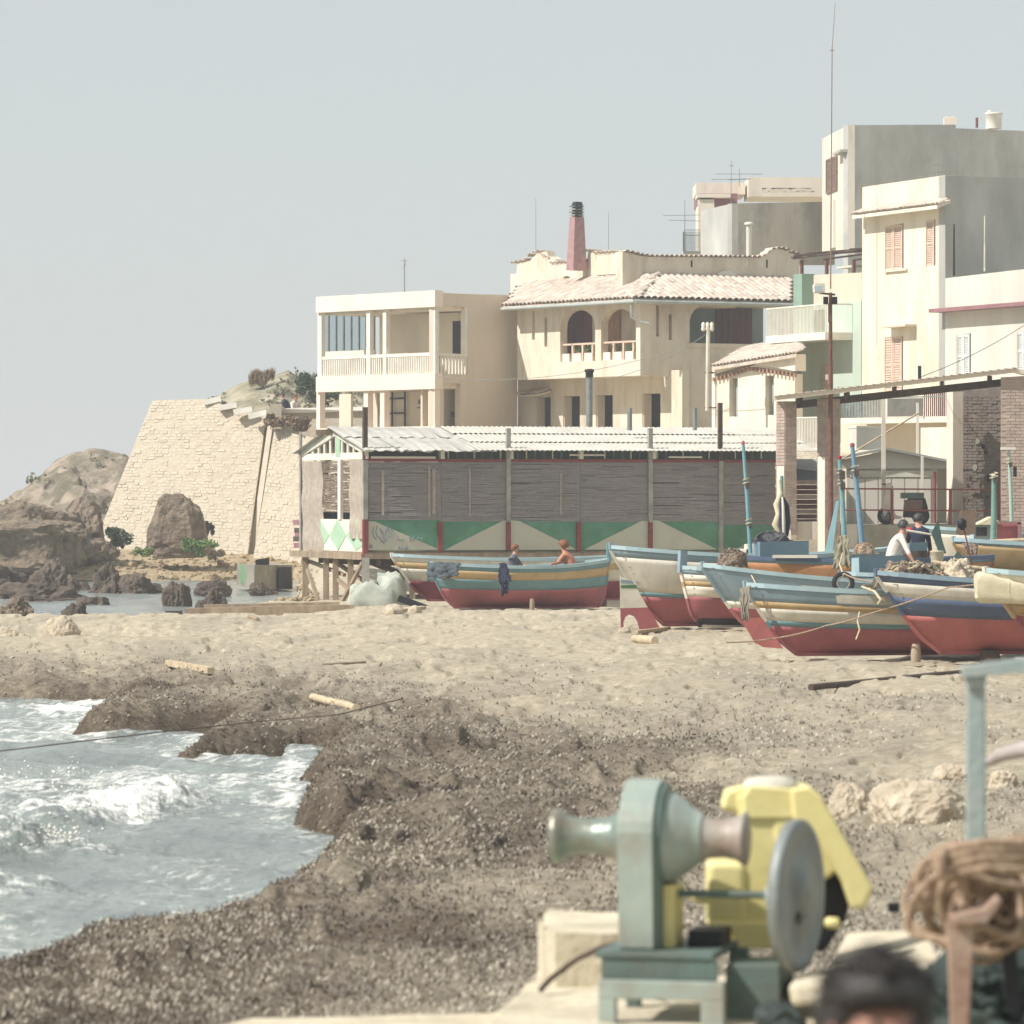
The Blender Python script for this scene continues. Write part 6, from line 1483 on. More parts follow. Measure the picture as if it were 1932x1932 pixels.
# ------------------------------------------------------------------ boats
def boat(label, foot, L, B, H, head, bands, rake=.7, sheer=(.35, .22), stern_rake=.35, gun=b_lblue, keel=b_red, fullbow=.55, name='fishing_boat',
         deck=.72, gunw=.09, inner=None, tilt=0., roll=0., foreT=.10, belly=.62, keelup=.1, endf=.55):
    """double-ended wooden boat. foot: world point under the forefoot; head: degrees the bow end turns towards the viewer"""
    th = radians(head); fwd = Vector((-cos(th), -sin(th), 0)); aft = -fwd; lat = Vector((-aft.y, aft.x, 0)); foot = Vector(foot)
    root = thing(name, label, 'boat', foot, 'fishing boats drawn up on the beach')
    nt = 40
    def bfun(t): return B / 2 * max(0., sin(pi * min(max(t, 0), 1) ** (.85))) ** fullbow
    def top(t): return H * (1 + sheer[0] * max(0, 1 - 2.2 * t) ** 2 + sheer[1] * max(0, 2.2 * t - 1.2) ** 2)
    R = Matrix.Rotation(roll, 3, aft)
    def pt(t, v, side, k=1., zin=0.):
        zt_ = top(t); z = v * zt_
        vv = min(1, v * 1.02); s = t * L
        e0 = max(0, 1 - t / .30); e1 = max(0, 1 - (1 - t) / .25)
        s += -rake * (vv ** .9) * e0 ** 1.2 + stern_rake * (vv ** .9) * e1 ** 1.2
        s += .55 * max(0, .22 - vv) * e0 ** 1.5 - .4 * max(0, .2 - vv) * e1
        p = belly + (1.25 - belly) * max(e0, e1); w = (1 - (1 - vv) ** 2) ** p if vv < 1 else 1.0
        y = bfun(t) * w * k + .03
        q = aft * s + lat * (side * y) + Vector((0, 0, z + zin + keelup))
        return foot + R @ q
    # outer skin, one strip of faces per paint band
    mats = []; hull = MB()
    for (v0, v1, mt_) in bands:
        if mt_ not in mats: mats.append(mt_)
        hull.cur = mats.index(mt_); nv = max(2, int((v1 - v0) / .06) + 1)
        for side in (-1, 1):
            def fn(u, v, side=side, v0=v0, v1=v1):
                vb0, vb1 = v0, v1
                return pt(u, vb0 + (vb1 - vb0) * v, side)
            hull.grid(fn, nt, nv)
    ho = hull.build('hull', mats, root)
    mod = ho.modifiers.new('t', 'SOLIDIFY'); mod.thickness = .03; mod.offset = 0
    # inner lining and deck boards
    inn = MB()
    for side in (-1, 1): inn.grid(lambda u, v, side=side: pt(.03 + u * .94, deck - .1 + (1.0 - deck + .1) * v, side, .93), nt, 4)
    inn.build('inner_planking', inner or b_inner, root)
    dk = MB(); dk.grid(lambda u, v: pt(.03 + u * .94, deck, -1, .95).lerp(pt(.03 + u * .94, deck, 1, .95), v), nt, 5); dk.build('deck', m_wood, root)
    # gunwale
    for side in (-1, 1):
        g = MB(); n = nt; vs = []; fs = []
        for i in range(n):
            t = i / (n - 1); a = pt(t, 1., side); ctr = pt(t, 1., -side); dv = (a - ctr); dv = dv.normalized() if dv.length > .08 else lat * side
            vs += [a + dv * .035 + Vector((0, 0, .03)), a - dv * gunw + Vector((0, 0, .03)), a - dv * gunw - Vector((0, 0, .03)), a + dv * .035 - Vector((0, 0, .05))]
        for i in range(n - 1):
            for j in range(4): fs.append((i * 4 + j, i * 4 + (j + 1) % 4, (i + 1) * 4 + (j + 1) % 4, (i + 1) * 4 + j))
        fs += [(0, 1, 2, 3), tuple((n - 1) * 4 + j for j in (3, 2, 1, 0))]
        g.add(vs, fs); g.build('gunwale', gun, root)
    # keel and stem
    st = MB(); pth = [pt(0, v, 0) for v in np.linspace(1.06, 0, 12)] + [pt(t, 0, 0) for t in np.linspace(.06, .94, 12)] + [pt(1, v, 0) for v in np.linspace(0, 1.04, 10)]
    kms = [keel] + mats
    for i in range(len(pth) - 1):
        vm = (11.5 - i - .5) / 11.5 if i < 11 else ((i - 23.5) / 9. if i > 23 else 0); st.cur = 0
        for q_, (v0, v1, mt_) in enumerate(bands):
            if vm > .05 and v0 <= min(vm, .999) < v1: st.cur = 1 + mats.index(mt_)
        st.beam(pth[i] - Vector((0, 0, .02)), pth[i + 1] - Vector((0, 0, .02)), .07, .10, up=lat)
    st.build('keel', kms, root)
    sm_ = MB()
    for v_ in np.arange(.12, 1., .105):
        for side in (-1, 1): sm_.tube([pt(t, v_ + .01 * sin(v_ * 40), side) for t in np.linspace(.01, .99, 26)], .006, 4)
    tag(sm_.build('plank_seams', M('seam_dark', '8a8078', '6f665f', scale=4), root), kind='stuff')  # plank joints drawn as thin darker lines
    # rubbing strakes along the paint edges
    for v_ in [b_[0] for b_ in bands[2:]][-2:]:
        for side in (-1, 1): MB().tube([pt(t, v_, side) for t in np.linspace(.0, 1, 30)], .014, 5).build('rubbing_strake', gun, root)
    # thwarts
    for t in (.28, .5, .72):
        a, c = pt(t, .88, -1, .93), pt(t, .88, 1, .93); tw = MB(); tw.beam(a, c, .22, .04); tw.build('thwart', inner or b_inner, root)
    root['pt'] = 0; del root['pt']
    return root, pt, fwd, lat

def rudder(root, pts, mats_split, thick=.05, lat=Vector((0, 1, 0))):
    for poly, mt_ in mats_split:
        MB().prism([p - lat * thick / 2 for p in poly], lat * thick).build('rudder', mt_, root)

def ropeline(label, pts, r, mat, name='rope', sag=0., cat='rope'):
    ps = []
    for i in range(len(pts) - 1):
        for j in range(12): t = j / 12; p = Vector(pts[i]).lerp(Vector(pts[i + 1]), t); p.z -= sag * 4 * t * (1 - t); ps.append(p)
    ps.append(Vector(pts[-1])); return tag(MB().tube(ps, r, 6).build(name, mat), label, cat)

def cloth(name, label, wl_pts, mat, depth=.12, seed=1, cat='cloth', nu=18, nv=18, amp=.05, thick=.02):
    """draped cloth over four world corners (tl, tr, br, bl)"""
    tl, tr, br_, bl_c = [Vector(p) for p in wl_pts]; r = random.Random(seed); ph = r.random() * 6; mb = MB()
    def fn(u, v):
        p = tl.lerp(tr, u).lerp(bl_c.lerp(br_, u), v); f = sin(u * 9 + ph + sin(v * 3) * 1.2) * amp * (.3 + v) + noise.noise(Vector((u * 5, v * 5, seed))) * amp
        e = noise.noise(Vector((u * 6, seed * 3, 0))) * .12 * v
        return p + Vector((noise.noise(Vector((v * 4, seed, u))) * amp, -abs(f) - .02, -e - noise.noise(Vector((u * 4, v * 4, 3))) * amp * .5))
    mb.grid(fn, nu, nv); o = mb.build(name, mat); m = o.modifiers.new('t', 'SOLIDIFY'); m.thickness = thick; return tag(o, label, cat)

def heap(name, label, x0, y0, x1, y1, D, mat, seed, cat='net', depth=.8, mats=None, strands=40):
    """tangled heap: rumpled mound with loose strands over it"""
    s = D / F; c = P((x0 + x1) / 2, y1, D); w = (x1 - x0) * s; h = (y1 - y0) * s; root = thing(name, label, cat, c); r = random.Random(seed); mb = MB()
    def fn(u, v):
        a = u * 2 * pi; rr = sin(v * pi / 2) ** .7; q = Vector((cos(a) * w / 2 * rr, sin(a) * depth / 2 * rr, h * (cos(v * pi / 2)) ** .6))
        n = noise.fractal(Vector((q.x * 4 + seed, q.y * 4, q.z * 5)), .8, 2., 6); rg = 1 - abs(noise.noise(Vector((q.x * 9, q.y * 9 + seed, q.z * 9)))) * 2; return c + q * (1 + n * .26) + Vector((0, 0, (max(0, n) * .03 + rg * .025) * min(1, h * 3)))
    mb.grid(fn, 110, 40); mb.build('mound', mat, root)
    mats = mats or [mat]
    for i in range(strands):
        a = r.uniform(-.5, .5); bq = r.uniform(-.4, .4); p = c + Vector((a * w, bq * depth, 0)); L_ = r.uniform(.2, .5) * w; d = Vector((r.uniform(-1, 1), r.uniform(-.5, .5), 0)).normalized(); pts = []
        for j in range(7):
            t = j / 6 - .5; q = p + d * L_ * t; uu = (q.x - c.x) / (w / 2); k = max(0, 1 - uu * uu) ** .5; q.z = c.z + h * k * (.95 + .25 * r.random()) - abs(bq) * h * .5 + .05; pts.append(q)
        MB().tube(pts, r.uniform(.008, .02), 5).build('strand', r.choice(mats), root)
    return root

# boat with the two men (teal, gold, red)
f1 = P(850, 1149, 112); 
B1, p1t, fw1, lt1 = boat('teal and gold fishing boat with red bottom, two men sitting in it', f1, 3.9, 1.7, .98, 17,
    [(0, .42, b_red), (.42, .66, b_teal), (.66, .86, b_gold), (.86, 1.0, b_teal)], rake=.55, sheer=(.10, .16), stern_rake=.18, gun=b_lblue, deck=.6, keelup=.06)
MB().beam(p1t(1, .95, 0), p1t(1, 1.35, 0), .09, .1).build('stern_post', b_teal, B1)
# cream lettered boat behind it
f0 = P(800, 1138, 116.5)
B0, p0t, fw0, lt0 = boat('cream boat with gold lettered strake, half hidden behind the teal and gold boat', f0, 5.6, 1.8, 1.02, 15,
    [(0, .42, M('boat_maroon', '8d4450', '7d3a46', scale=1.5, stain='5f3038', sscale=1.2, samt=.4)), (.42, .70, b_cream), (.70, .84, b_gold), (.84, 1.0, b_cream)], rake=.85, sheer=(.12, .1), gun=b_lblue)
tx = bpy.data.curves.new('lettering', 'FONT'); tx.body = 'TRANI'; tx.size = .17; tx.extrude = .004
to = bpy.data.objects.new('lettering_curve', tx); COL.objects.link(to); bpy.context.view_layer.update()
tm = bpy.data.meshes.new_from_object(to.evaluated_get(bpy.context.evaluated_depsgraph_get())); bpy.data.objects.remove(to)
to = bpy.data.objects.new('lettering', tm); COL.objects.link(to); tm.materials.clear(); tm.materials.append(m_dark)
sd0 = -1 if p0t(.3, .5, -1).y < p0t(.3, .5, 1).y else 1
a_, c_ = p0t(.10, .735, sd0), p0t(.26, .735, sd0); uu = (c_ - a_).normalized(); tt_ = (p0t(.15, .84, sd0) - p0t(.15, .72, sd0)).normalized(); nn_ = uu.cross(tt_).normalized(); nn_ = nn_ if nn_.y < 0 else -nn_
tt_ = nn_.cross(uu); to.parent = B0; to.matrix_basis = Matrix.Translation(-B0.location) @ frame(a_ + nn_ * .05 + uu * .1, uu, tt_, nn_)
# big cream boat with the arched rudder
f2 = P(1243, 1186, 95.5)
B2, p2t, fw2, lt2 = boat('large cream boat with slate rail and arched red rudder', f2, 4.7, 1.9, 1.42, 14,
    [(0, .36, b_red), (.36, .42, b_teal), (.42, .87, b_cream), (.87, 1.0, b_slate)], rake=1.05, sheer=(.14, .1), gun=b_lblue, deck=.75)
sd = -1 if p2t(.3, .5, -1).y < p2t(.3, .5, 1).y else 1
a_ = p2t(.16, .66, sd); c_ = p2t(.24, .66, sd); dz = Vector((0, 0, .12)); ot = Vector((0, -.03, 0)); MB().hexa([a_ + ot, c_ + ot, c_ + ot * .2, a_ + ot * .2, a_ + ot + dz, c_ + ot + dz, c_ + ot * .2 + dz, a_ + ot * .2 + dz]).build('green_plate', b_green, B2)
pa = lambda x, y: P(x, y, 95.5) + fw2 * 0
def rpoly(pl_): return [Vector(((x - CX) / F * 95.2, 95.2 + (x - 1240) * .0025 * 1, CZ - (y - HY) / F * 95.2)) for x, y in pl_]
top_ = [(1169, 1082), (1172, 1088), (1196, 1096), (1206, 1118), (1222, 1146), (1170, 1147)]
low_ = [(1170, 1147), (1222, 1146), (1236, 1168), (1246, 1187), (1206, 1187), (1202, 1172), (1196, 1163), (1187, 1159), (1180, 1163), (1176, 1174), (1177, 1188), (1171, 1184)]
for pl_, mt_ in ((top_, b_white), (low_, b_red)): MB().prism(rpoly(pl_), (0, .06, 0)).build('rudder', mt_, B2)
MB().prism(rpoly([(1171, 1104), (1199, 1103), (1203, 1110), (1171, 1109)]) , (0, -.006, 0)).build('rudder_stripe', b_green, B2); MB().prism(rpoly([(1171, 1093), (1192, 1095), (1196, 1101), (1171, 1100)]), (0, -.006, 0)).build('rudder_stripe', b_slate, B2)
# white boat with upright stem
f3 = P(1312, 1189, 93.5)
B3, p3t, fw3, lt3 = boat('white boat with tall stem post, gold strake and pitch-black bottom', f3, 5.0, 1.8, 1.05, 26,
    [(0, .13, b_black), (.13, .50, b_red), (.50, .68, b_white), (.68, .77, b_gold), (.77, .88, b_white), (.88, 1.0, b_slate)], rake=.34, sheer=(.14, .1), gun=b_lblue, keel=b_white)
MB().beam(p3t(0, .9, 0), p3t(0, 1.28, 0) - fw3 * .05, .12, .16).build('stem_head', b_slate, B3)
# light blue boat
f4 = P(1418, 1204, 88.5)
B4, p4t, fw4, lt4 = boat('light slate-blue boat with pale rail and a grey-white patch on its side', f4, 6.2, 1.9, .99, 15,
    [(0, .38, b_red), (.38, .48, b_cream), (.48, 1.0, b_slate)], rake=1.0, sheer=(.34, .1), gun=b_lblue, deck=.75)
# nearest pair
f5 = P(1492, 1243, 78)
B5, p5t, fw5, lt5 = boat('slate-blue boat with gold strake, cream side, red bottom and a square red rudder', f5, 5.4, 1.8, 1.02, 15,
    [(0, .40, b_red), (.40, .48, b_teal), (.48, .66, b_cream), (.66, .76, b_gold), (.76, 1.0, b_slate)], rake=.82, sheer=(.16, .12), gun=b_lblue, deck=.72, belly=.5)
MB().prism([Vector(((x - CX) / F * 77.9, 77.9, CZ - (y - HY) / F * 77.9)) for x, y in ((1401, 1172), (1406, 1168), (1440, 1165), (1478, 1224), (1440, 1221), (1424, 1213))], (0, .06, 0)).build('rudder', b_brick, B5)
f6 = P(1762, 1240, 76)
B6, p6t, fw6, lt6 = boat('cream and navy boat with brick-red bottom carrying nets', f6, 5.8, 1.9, 1.10, 13,
    [(0, .46, b_brick), (.46, .70, b_navy), (.70, .88, b_cream), (.88, 1.0, b_navy)], rake=1.0, sheer=(.2, .12), gun=b_slate, deck=.8, belly=.5)
f7 = P(1958, 1228, 73)
B7, p7t, fw7, lt7 = boat('olive and cream boat cut off by the right edge of the picture', f7, 5.0, 1.8, 1.0, 22,
    [(0, .4, b_red), (.4, .55, b_gold), (.55, .85, b_olive), (.85, 1.0, b_cream)], rake=.95, sheer=(.2, .12), gun=b_lblue, deck=.75)
# patches repainted on the hulls
def patch(root, pt_, t0, t1, v0, v1, mat):
    side = -1 if pt_(.4, .5, -1).y < pt_(.4, .5, 1).y else 1; m_ = MB()
    m_.grid(lambda u, v: pt_(t0 + (t1 - t0) * u, v0 + (v1 - v0) * v * (1 - .25 * max(0, 1 - u * 9)), side) + Vector((0, -.028, .0)), 24, 4); m_.build('paint_patch', mat, root)
patch(B4, p4t, .16, .29, .66, .84, m_offwhite); patch(B5, p5t, .16, .33, .79, .94, m_offwhite)
# boats further back
f8 = P(1425, 1192, 92.8)
B8, p8t, fw8, lt8 = boat('orange-sided boat with navy rail and a blue cabin box', f8, 4.6, 1.8, 1.36, 8,
    [(0, .4, b_red), (.4, .6, b_cream), (.6, .93, b_orange), (.93, 1.0, b_blue)], rake=.45, sheer=(.05, .05), gun=b_navy, deck=.85)
cbx = MB(); cbx.hexa([P(1421, 1062, 93.4), P(1434, 1062, 92.6), P(1526, 1062, 93), P(1513, 1060, 93.8), P(1421, 1023, 93.4), P(1434, 1022, 92.6), P(1526, 1020, 93), P(1513, 1021, 93.8)]); cbx.build('cabin_box', b_blue, B8)
MB().box(P(1500, 1050, 92.1), .9, .1, .06).build('white_batten', b_white, B8)
f9 = P(1640, 1197, 91.5)
B9, p9t, fw9, lt9 = boat('blue boat with a square blue deck box where the man in white works', f9, 6.5, 2.0, 1.05, 10,
    [(0, .4, b_red), (.4, .7, b_cream), (.7, 1.0, b_blue)], rake=.6, sheer=(.08, .08), gun=b_lblue, deck=.8)
bx = MB(); bx.hexa([P(1607, 1092, 92), P(1622, 1092, 91.2), P(1708, 1088, 91.6), P(1694, 1088, 92.4), P(1607, 1053, 92), P(1621, 1052, 91.2), P(1707, 1047, 91.6), P(1693, 1048, 92.4)]); bx.build('deck_box', b_blue, B9)
MB().hexa([P(1606.5, 1092, 91.97), P(1621.6, 1092, 91.17), P(1621.6, 1092, 91.2), P(1606.5, 1092, 92), P(1606.5, 1053, 91.97), P(1620.6, 1052, 91.17), P(1620.6, 1052, 91.2), P(1606.5, 1053, 92)]).build('box_lit_end', b_lblue, B9)  # left end in lighter blue: sunlight on it is put into the paint
b2x = MB(); b2x.hexa([P(1708, 1062, 94), P(1716, 1064, 93.4), P(1750, 1062, 93.6), P(1742, 1060, 94.2), P(1708, 1026, 94), P(1716, 1024, 93.4), P(1750, 1022, 93.6), P(1742, 1024, 94.2)]); b2x.build('engine_box', b_blue, B9)
MB().box(P(1733, 1052, 93.2), .34, .05, .28).build('box_grille', m_wooddk, B9)
f10 = P(1868, 1150, 95)
B10, p10t, fw10, lt10 = boat('ochre-yellow boat with pale blue rail among the rear boats', f10, 5.5, 2.0, 1.22, 12,
    [(0, .35, b_red), (.35, .55, b_cream), (.55, .93, b_gold), (.93, 1.0, b_lblue)], rake=.8, sheer=(.12, .08), gun=b_lblue, deck=.85)
f11 = P(1790, 1120, 106)
B11, p11t, fw11, lt11 = boat('pale grey boat with a small red-sided cabin', f11, 6.0, 2.0, 1.30, 14,
    [(0, .35, b_red), (.35, .9, b_white), (.9, 1.0, b_lblue)], rake=.7, sheer=(.12, .08), gun=b_lblue, deck=.85)
hb_ = MB(); hb_.hexa([P(1828, 1026, 104.6), P(1836, 1026, 104), P(1868, 1026, 104.2), P(1860, 1026, 105), P(1831, 992, 104.6), P(1839, 990, 104), P(1868, 990, 104.2), P(1860, 991, 105)]); hb_.build('wheelhouse', b_lblue, B11)
MB().box(P(1852, 1003, 103.95), .24, .06, .2).build('cabin_window', m_dark, B11)
MB().hexa([P(1880, 1024, 104), P(1926, 1024, 104), P(1926, 1024, 105.2), P(1880, 1024, 105.2), P(1882, 986, 104), P(1922, 986, 104), P(1922, 986, 105.2), P(1882, 986, 105.2)]).build('red_cabin', b_red, B11)
for (x0, y0, x1, y1) in ((1880, 984, 1926, 989), (1920, 986, 1928, 1024)): MB().hexa([P(x0, y1, 103.8), P(x1, y1, 103.8), P(x1, y1, 103.96), P(x0, y1, 103.96), P(x0, y0, 103.8), P(x1, y0, 103.8), P(x1, y0, 103.96), P(x0, y0, 103.96)]).build('cabin_trim', m_maroon, B11)
MB().prism([P(1843, 990, 103.8), P(1872, 975, 103.8), P(1886, 984, 103.8), P(1868, 990, 103.8)], (0, 1., 0)).build('cabin_canvas', m_canvas, B11)

# masts and poles standing in the boats
def mast(label, xa, ya, xb, yb, D, r, mat, tip=None, name='mast', blocks=(), cat='mast'):
    a, b = P(xa, ya, D), P(xb, yb, D); root = thing(name, label, cat, a); MB().tube([a, a.lerp(b, .5) + Vector((.01, 0, 0)), b], [r, r * .95, r * .7], 8).build('spar', mat, root)
    if tip: MB().lathe(b - Vector((0, 0, .02)), (0, 0, 1), ((0, r * .6), (.02, r * .8), (.07, r * .8), (.09, r * .4)), 10).build('tip', tip, root)
    for t, sz in blocks: MB().box(a.lerp(b, t) + Vector((.03, -.04, 0)), sz, sz, sz * 1.4).build('block', m_wooddk, root)
    for t, _ in blocks: MB().tube([a.lerp(b, t) + Vector((cos(k_) * r * 1.3, sin(k_) * r * 1.3, .012 * k_)) for k_ in np.linspace(0, 14, 40)], .012, 4).build('lashing', m_ropepale, root)
    return root
m_maskteal = M('mast_teal', '7ba3a6', '6f989b', scale=3, stain='88aaa8', sscale=3, samt=.4)
m_maskblue = M('mast_blue', '7696a8', '6b8a9c', scale=3, stain='88a0aa', sscale=3, samt=.4)
m_mastgreen = M('mast_green', '76978c', '698a80', scale=3)
m_redtip = M('red_lamp', 'a8344c', '96283e', scale=3)
mast('thin teal mast with red tip at the bow of the orange-sided boat', 1416, 1044, 1402, 838, 92.9, .045, m_maskteal, b_red, blocks=((.62, .08), (.25, .06)))
mast('teal pole with red lamp tip left of the pair by the deck box', 1594, 1035, 1584, 866, 94, .055, m_maskteal, m_redtip, blocks=((.82, .12), (.7, .1)))
mast('taller blue pole of the pair by the deck box', 1628, 1042, 1608, 842, 92.5, .06, m_maskblue, b_red, blocks=((.75, .1),))
mast('green mast with a lamp stub in the red-cabined boat', 1874, 1024, 1875, 900, 103, .07, m_mastgreen, b_white, blocks=((.96, .09),))
lm = mast('pale green lamp mast with flat top near the end pillar', 1909, 990, 1903, 848, 110, .05, M('mast_pale', 'a9bdb4', '9bb0a6', scale=3), None, blocks=((.8, .08),))
MB().box(P(1902, 846, 110), .34, .2, .06).build('lamp_head', m_white, lm); MB().box(P(1915, 890, 110), .08, .08, .24).build('switch_box', m_black, lm)
mast('thin dark rod with a black float standing in the nets', 1841, 1105, 1817, 990, 79, .016, m_rust, None, cat='pole', name='float_rod')
fl_ = tag(MB().lathe(P(1815, 1000, 79), (0, 0, 1), ((0, .02), (.05, .08), (.16, .08), (.2, .03)), 12).build('net_float', m_black), 'black net float at the head of the thin dark rod', 'float')
tag(MB().lathe(P(1710, 1001, 92.6), (.96, -.2, .1), ((0, .02), (.02, .055), (.07, .06), (.11, .05), (.13, .02)), 14).build('net_float', M('red_float', 'c23a50', 'b03046', scale=3)), 'bright red float beside the white-shirted man', 'float')
mast('grey pole running right from the red float', 1710, 1001, 1765, 1010, 91.5, .025, m_offwhite, None, cat='pole', name='pole')
mast('long wooden spar lying over the boats at the right edge', 1757, 1061, 1945, 1085, 79, .04, m_woodpale, None, cat='spar', name='spar')
mast('pale wooden boom lying below the red cabin', 1820, 1026, 1950, 1018, 98, .06, m_woodpale, None, cat='spar', name='spar')
tag(MB().hexa([P(1556, 1042, 99.2), P(1571, 1040, 98.9), P(1571, 1040, 98.95), P(1556, 1042, 99.25), P(1577, 946, 99.2), P(1583, 944, 98.9), P(1583, 944, 98.95), P(1577, 946, 99.25)]).build('plank', b_teal), 'narrow teal board leaning upright beside the teal pole', 'plank')
# furled sail / folded sunshade on a pole
fs_ = thing('furled_sail', 'dark striped furled sail tied to a pole above the cabin box', 'sail', P(1478, 1018, 94.5))
MB().tube([P(1477, 1020, 94.5), P(1475, 898, 94.5)], .035, 8).build('pole', m_mastgreen, fs_)
MB().tube([P(1481, 1012, 94.4), P(1481, 985, 94.4), P(1480, 955, 94.4), P(1476, 938, 94.4)], [.07, .12, .1, .04], 10).build('roll', m_navy, fs_)
MB().tube([P(1479, 1012, 94.25), P(1478.5, 985, 94.2), P(1477.5, 955, 94.25), P(1476, 938, 94.35)], [.03, .035, .03, .02], 6).build('stripe', b_cream, fs_)
MB().tube([P(1472, 1005, 94.5), P(1464, 990, 94.5), P(1470, 970, 94.5), P(1466, 952, 94.5), P(1474, 930, 94.5), P(1471, 905, 94.5)], [.05, .09, .07, .08, .05, .03], 8).build('hanging_cloth', m_canvas, fs_)
heap('net_pile', 'dark nets heaped on top of the blue cabin box', 1424, 1008, 1487, 1024, 93.2, M('dark_net', '5f5f60', '45464a', scale=14, bump=1., bscale=30), 5, depth=.7, strands=14)
heap('net_pile', 'pale brown nets spilling at the bow of the orange-sided boat', 1354, 1042, 1410, 1072, 91.6, m_net, 6, depth=.5, strands=18)
heap('net_pile', 'tangled brown and green nets piled in the navy boat', 1650, 1070, 1790, 1110, 77.5, m_net, 7, depth=1.2, mats=[m_net, m_ropepale, m_rope, m_net, m_wooddk, b_green], strands=130)
heap('net_pile', 'white sailcloth and nets heaped right of the brown nets', 1775, 1062, 1838, 1104, 78.2, M('sail_cloth', 'd6c8ae', 'ae9f88', scale=5, stain='8d7d70', sscale=3, samt=.6, bump=.8), 8, depth=.8, strands=14, cat='cloth')
heap('net_pile', 'small knot of rope beside the base of the blue pole', 1612, 1030, 1650, 1046, 91.8, m_rope, 9, depth=.4, strands=16, cat='rope')
cloth('hanging_cloth', 'khaki cloth hung over the pale blue bow by the tyre', [P(1580, 1012, 90.5), P(1600, 1008, 90.5), P(1602, 1066, 90.2), P(1570, 1074, 90.2)], M('khaki_cloth', '8f8a72', '7b765f', scale=4), seed=3, amp=.07)
cloth('hanging_cloth', 'brown cloth draped over the bow of the gold-straked slate boat', [P(1396, 1110, 77.6), P(1416, 1104, 77.6), P(1411, 1172, 77.2), P(1401, 1165, 77.2)], M('brown_cloth', '8a8272', '746c5e', scale=4), seed=4, amp=.04)
cloth('hanging_cloth', 'dark navy garment hanging over the side of the teal and gold boat', [P(942, 1062, 111.2), P(956, 1062, 111.2), P(965, 1096, 111), P(942, 1100, 111)], m_navy, seed=5, amp=.05)
cloth('hanging_cloth', 'trailing end of the dark navy garment on the boat side', [P(944, 1096, 111), P(960, 1094, 111), P(958, 1118, 110.95), P(947, 1123, 110.95)], m_navy, seed=6, amp=.05)
cloth('hanging_cloth', 'large dark grey-green cloth covering the bow of the teal and gold boat', [P(806, 1060, 111.6), P(868, 1062, 111.2), P(862, 1086, 111), P(806, 1098, 111.4)], M('dark_tarp', '4d565a', '3b4347', scale=3, stain='66706e', sscale=2, samt=.5), seed=7, amp=.09, nu=26)
cloth('hanging_cloth', 'grey cloth bundle over the ochre boat rail', [P(1815, 1024, 94.3), P(1846, 1026, 94.3), P(1842, 1046, 94.1), P(1822, 1042, 94.1)], m_net, seed=9, amp=.06)
# tyre fender
ty = thing('tyre_fender', 'old car tyre hanging as a fender on the light slate-blue boat', 'tyre', P(1591, 1120, 86.8)); c_ = P(1591, 1100, 86.8); n = 28; ax1 = Vector((1, 0, 0)); ax2 = Vector((0, .15, .99)).normalized()
MB().tube([c_ + (ax1 * cos(2 * pi * i / n) + ax2 * sin(2 * pi * i / n)) * .165 for i in range(n)], .055, 10, closed=True).build('tyre', m_rubber, ty)
MB().tube([c_ + (ax1 * cos(2 * pi * i / n) + ax2 * sin(2 * pi * i / n)) * .12 + Vector((0, -.03, 0)) for i in range(n)], .018, 6, closed=True).build('bead_ring', m_concgrey, ty)
MB().tube([c_ + Vector((0, -.05, .15)), P(1584, 1065, 87.2), P(1590, 1044, 88)], .016, 5).build('hanging_rope', m_ropepale, ty)
# canvas bundle on the right-hand bow
cvs = thing('canvas_bundle', 'thick pale canvas bundle lying on the bow of the olive boat', 'bundle', P(1890, 1138, 72.4))
def cfn(u, v):
    a = u * 2 * pi; xx = 1841 + 110 * v; yc = np.interp(v, [0, 1], [1106, 1124]); ry = np.interp(v, [0, .06, .5, 1], [22, 30, 24, 17]); q = P(xx, yc, 72.4); k_ = ry * 72.4 / F
    sx = abs(cos(a)) ** .45 * (1 if cos(a) > 0 else -1); sz_ = abs(sin(a)) ** .45 * (1 if sin(a) > 0 else -1)
    return q + Vector((0.02 * noise.noise(Vector((u * 9, v * 6, 1))) * 2, sx * .26, sz_ * k_ * (1 + .05 * noise.noise(Vector((u * 6, v * 7, 4))))))
mb = MB(); mb.grid(cfn, 28, 26); mb.add([cfn(i / 27, 0) for i in range(27)], [tuple(range(27))]); mb.build('canvas', m_canvas, cvs)
MB().tube([cfn(i / 24, .55) for i in range(24)], .008, 4, closed=True).build('tie', m_ropepale, cvs)
# triangular dark green pennants
for (pts, D, lb) in (([(1757, 1006), (1769, 982), (1776, 1018), (1784, 1044), (1772, 1044)], 90, 'dark green pennant folded upright behind the man in white'), ([(1793, 1062), (1806, 1040), (1824, 1062)], 88, 'small dark green folded flag lying near the spar')):
    tag(MB().prism([P(x, y, D) for x, y in pts], (.02, .05, 0)).build('flag', M('green_flag', '4a5f5a', '3c504b', scale=4)), lb, 'flag')
tag(MB().prism([P(x, y, 103) for x, y in ((1803, 1006), (1813, 963), (1842, 962), (1840, 1008), (1812, 1010))], (0, .06, 0)).build('board', M('brown_board', '7a6858', '675648', scale=3)), 'brown board propped behind the small wheelhouse', 'board')
bk_ = thing('bucket', 'small pale bucket beside the folded green pennant', 'bucket', P(1768, 1064, 90)); MB().lathe(P(1768, 1066, 90), (0, 0, 1), ((0, .11), (.26, .14), (.27, .15), (.28, .12)), 14).build('pail', m_concrete, bk_)
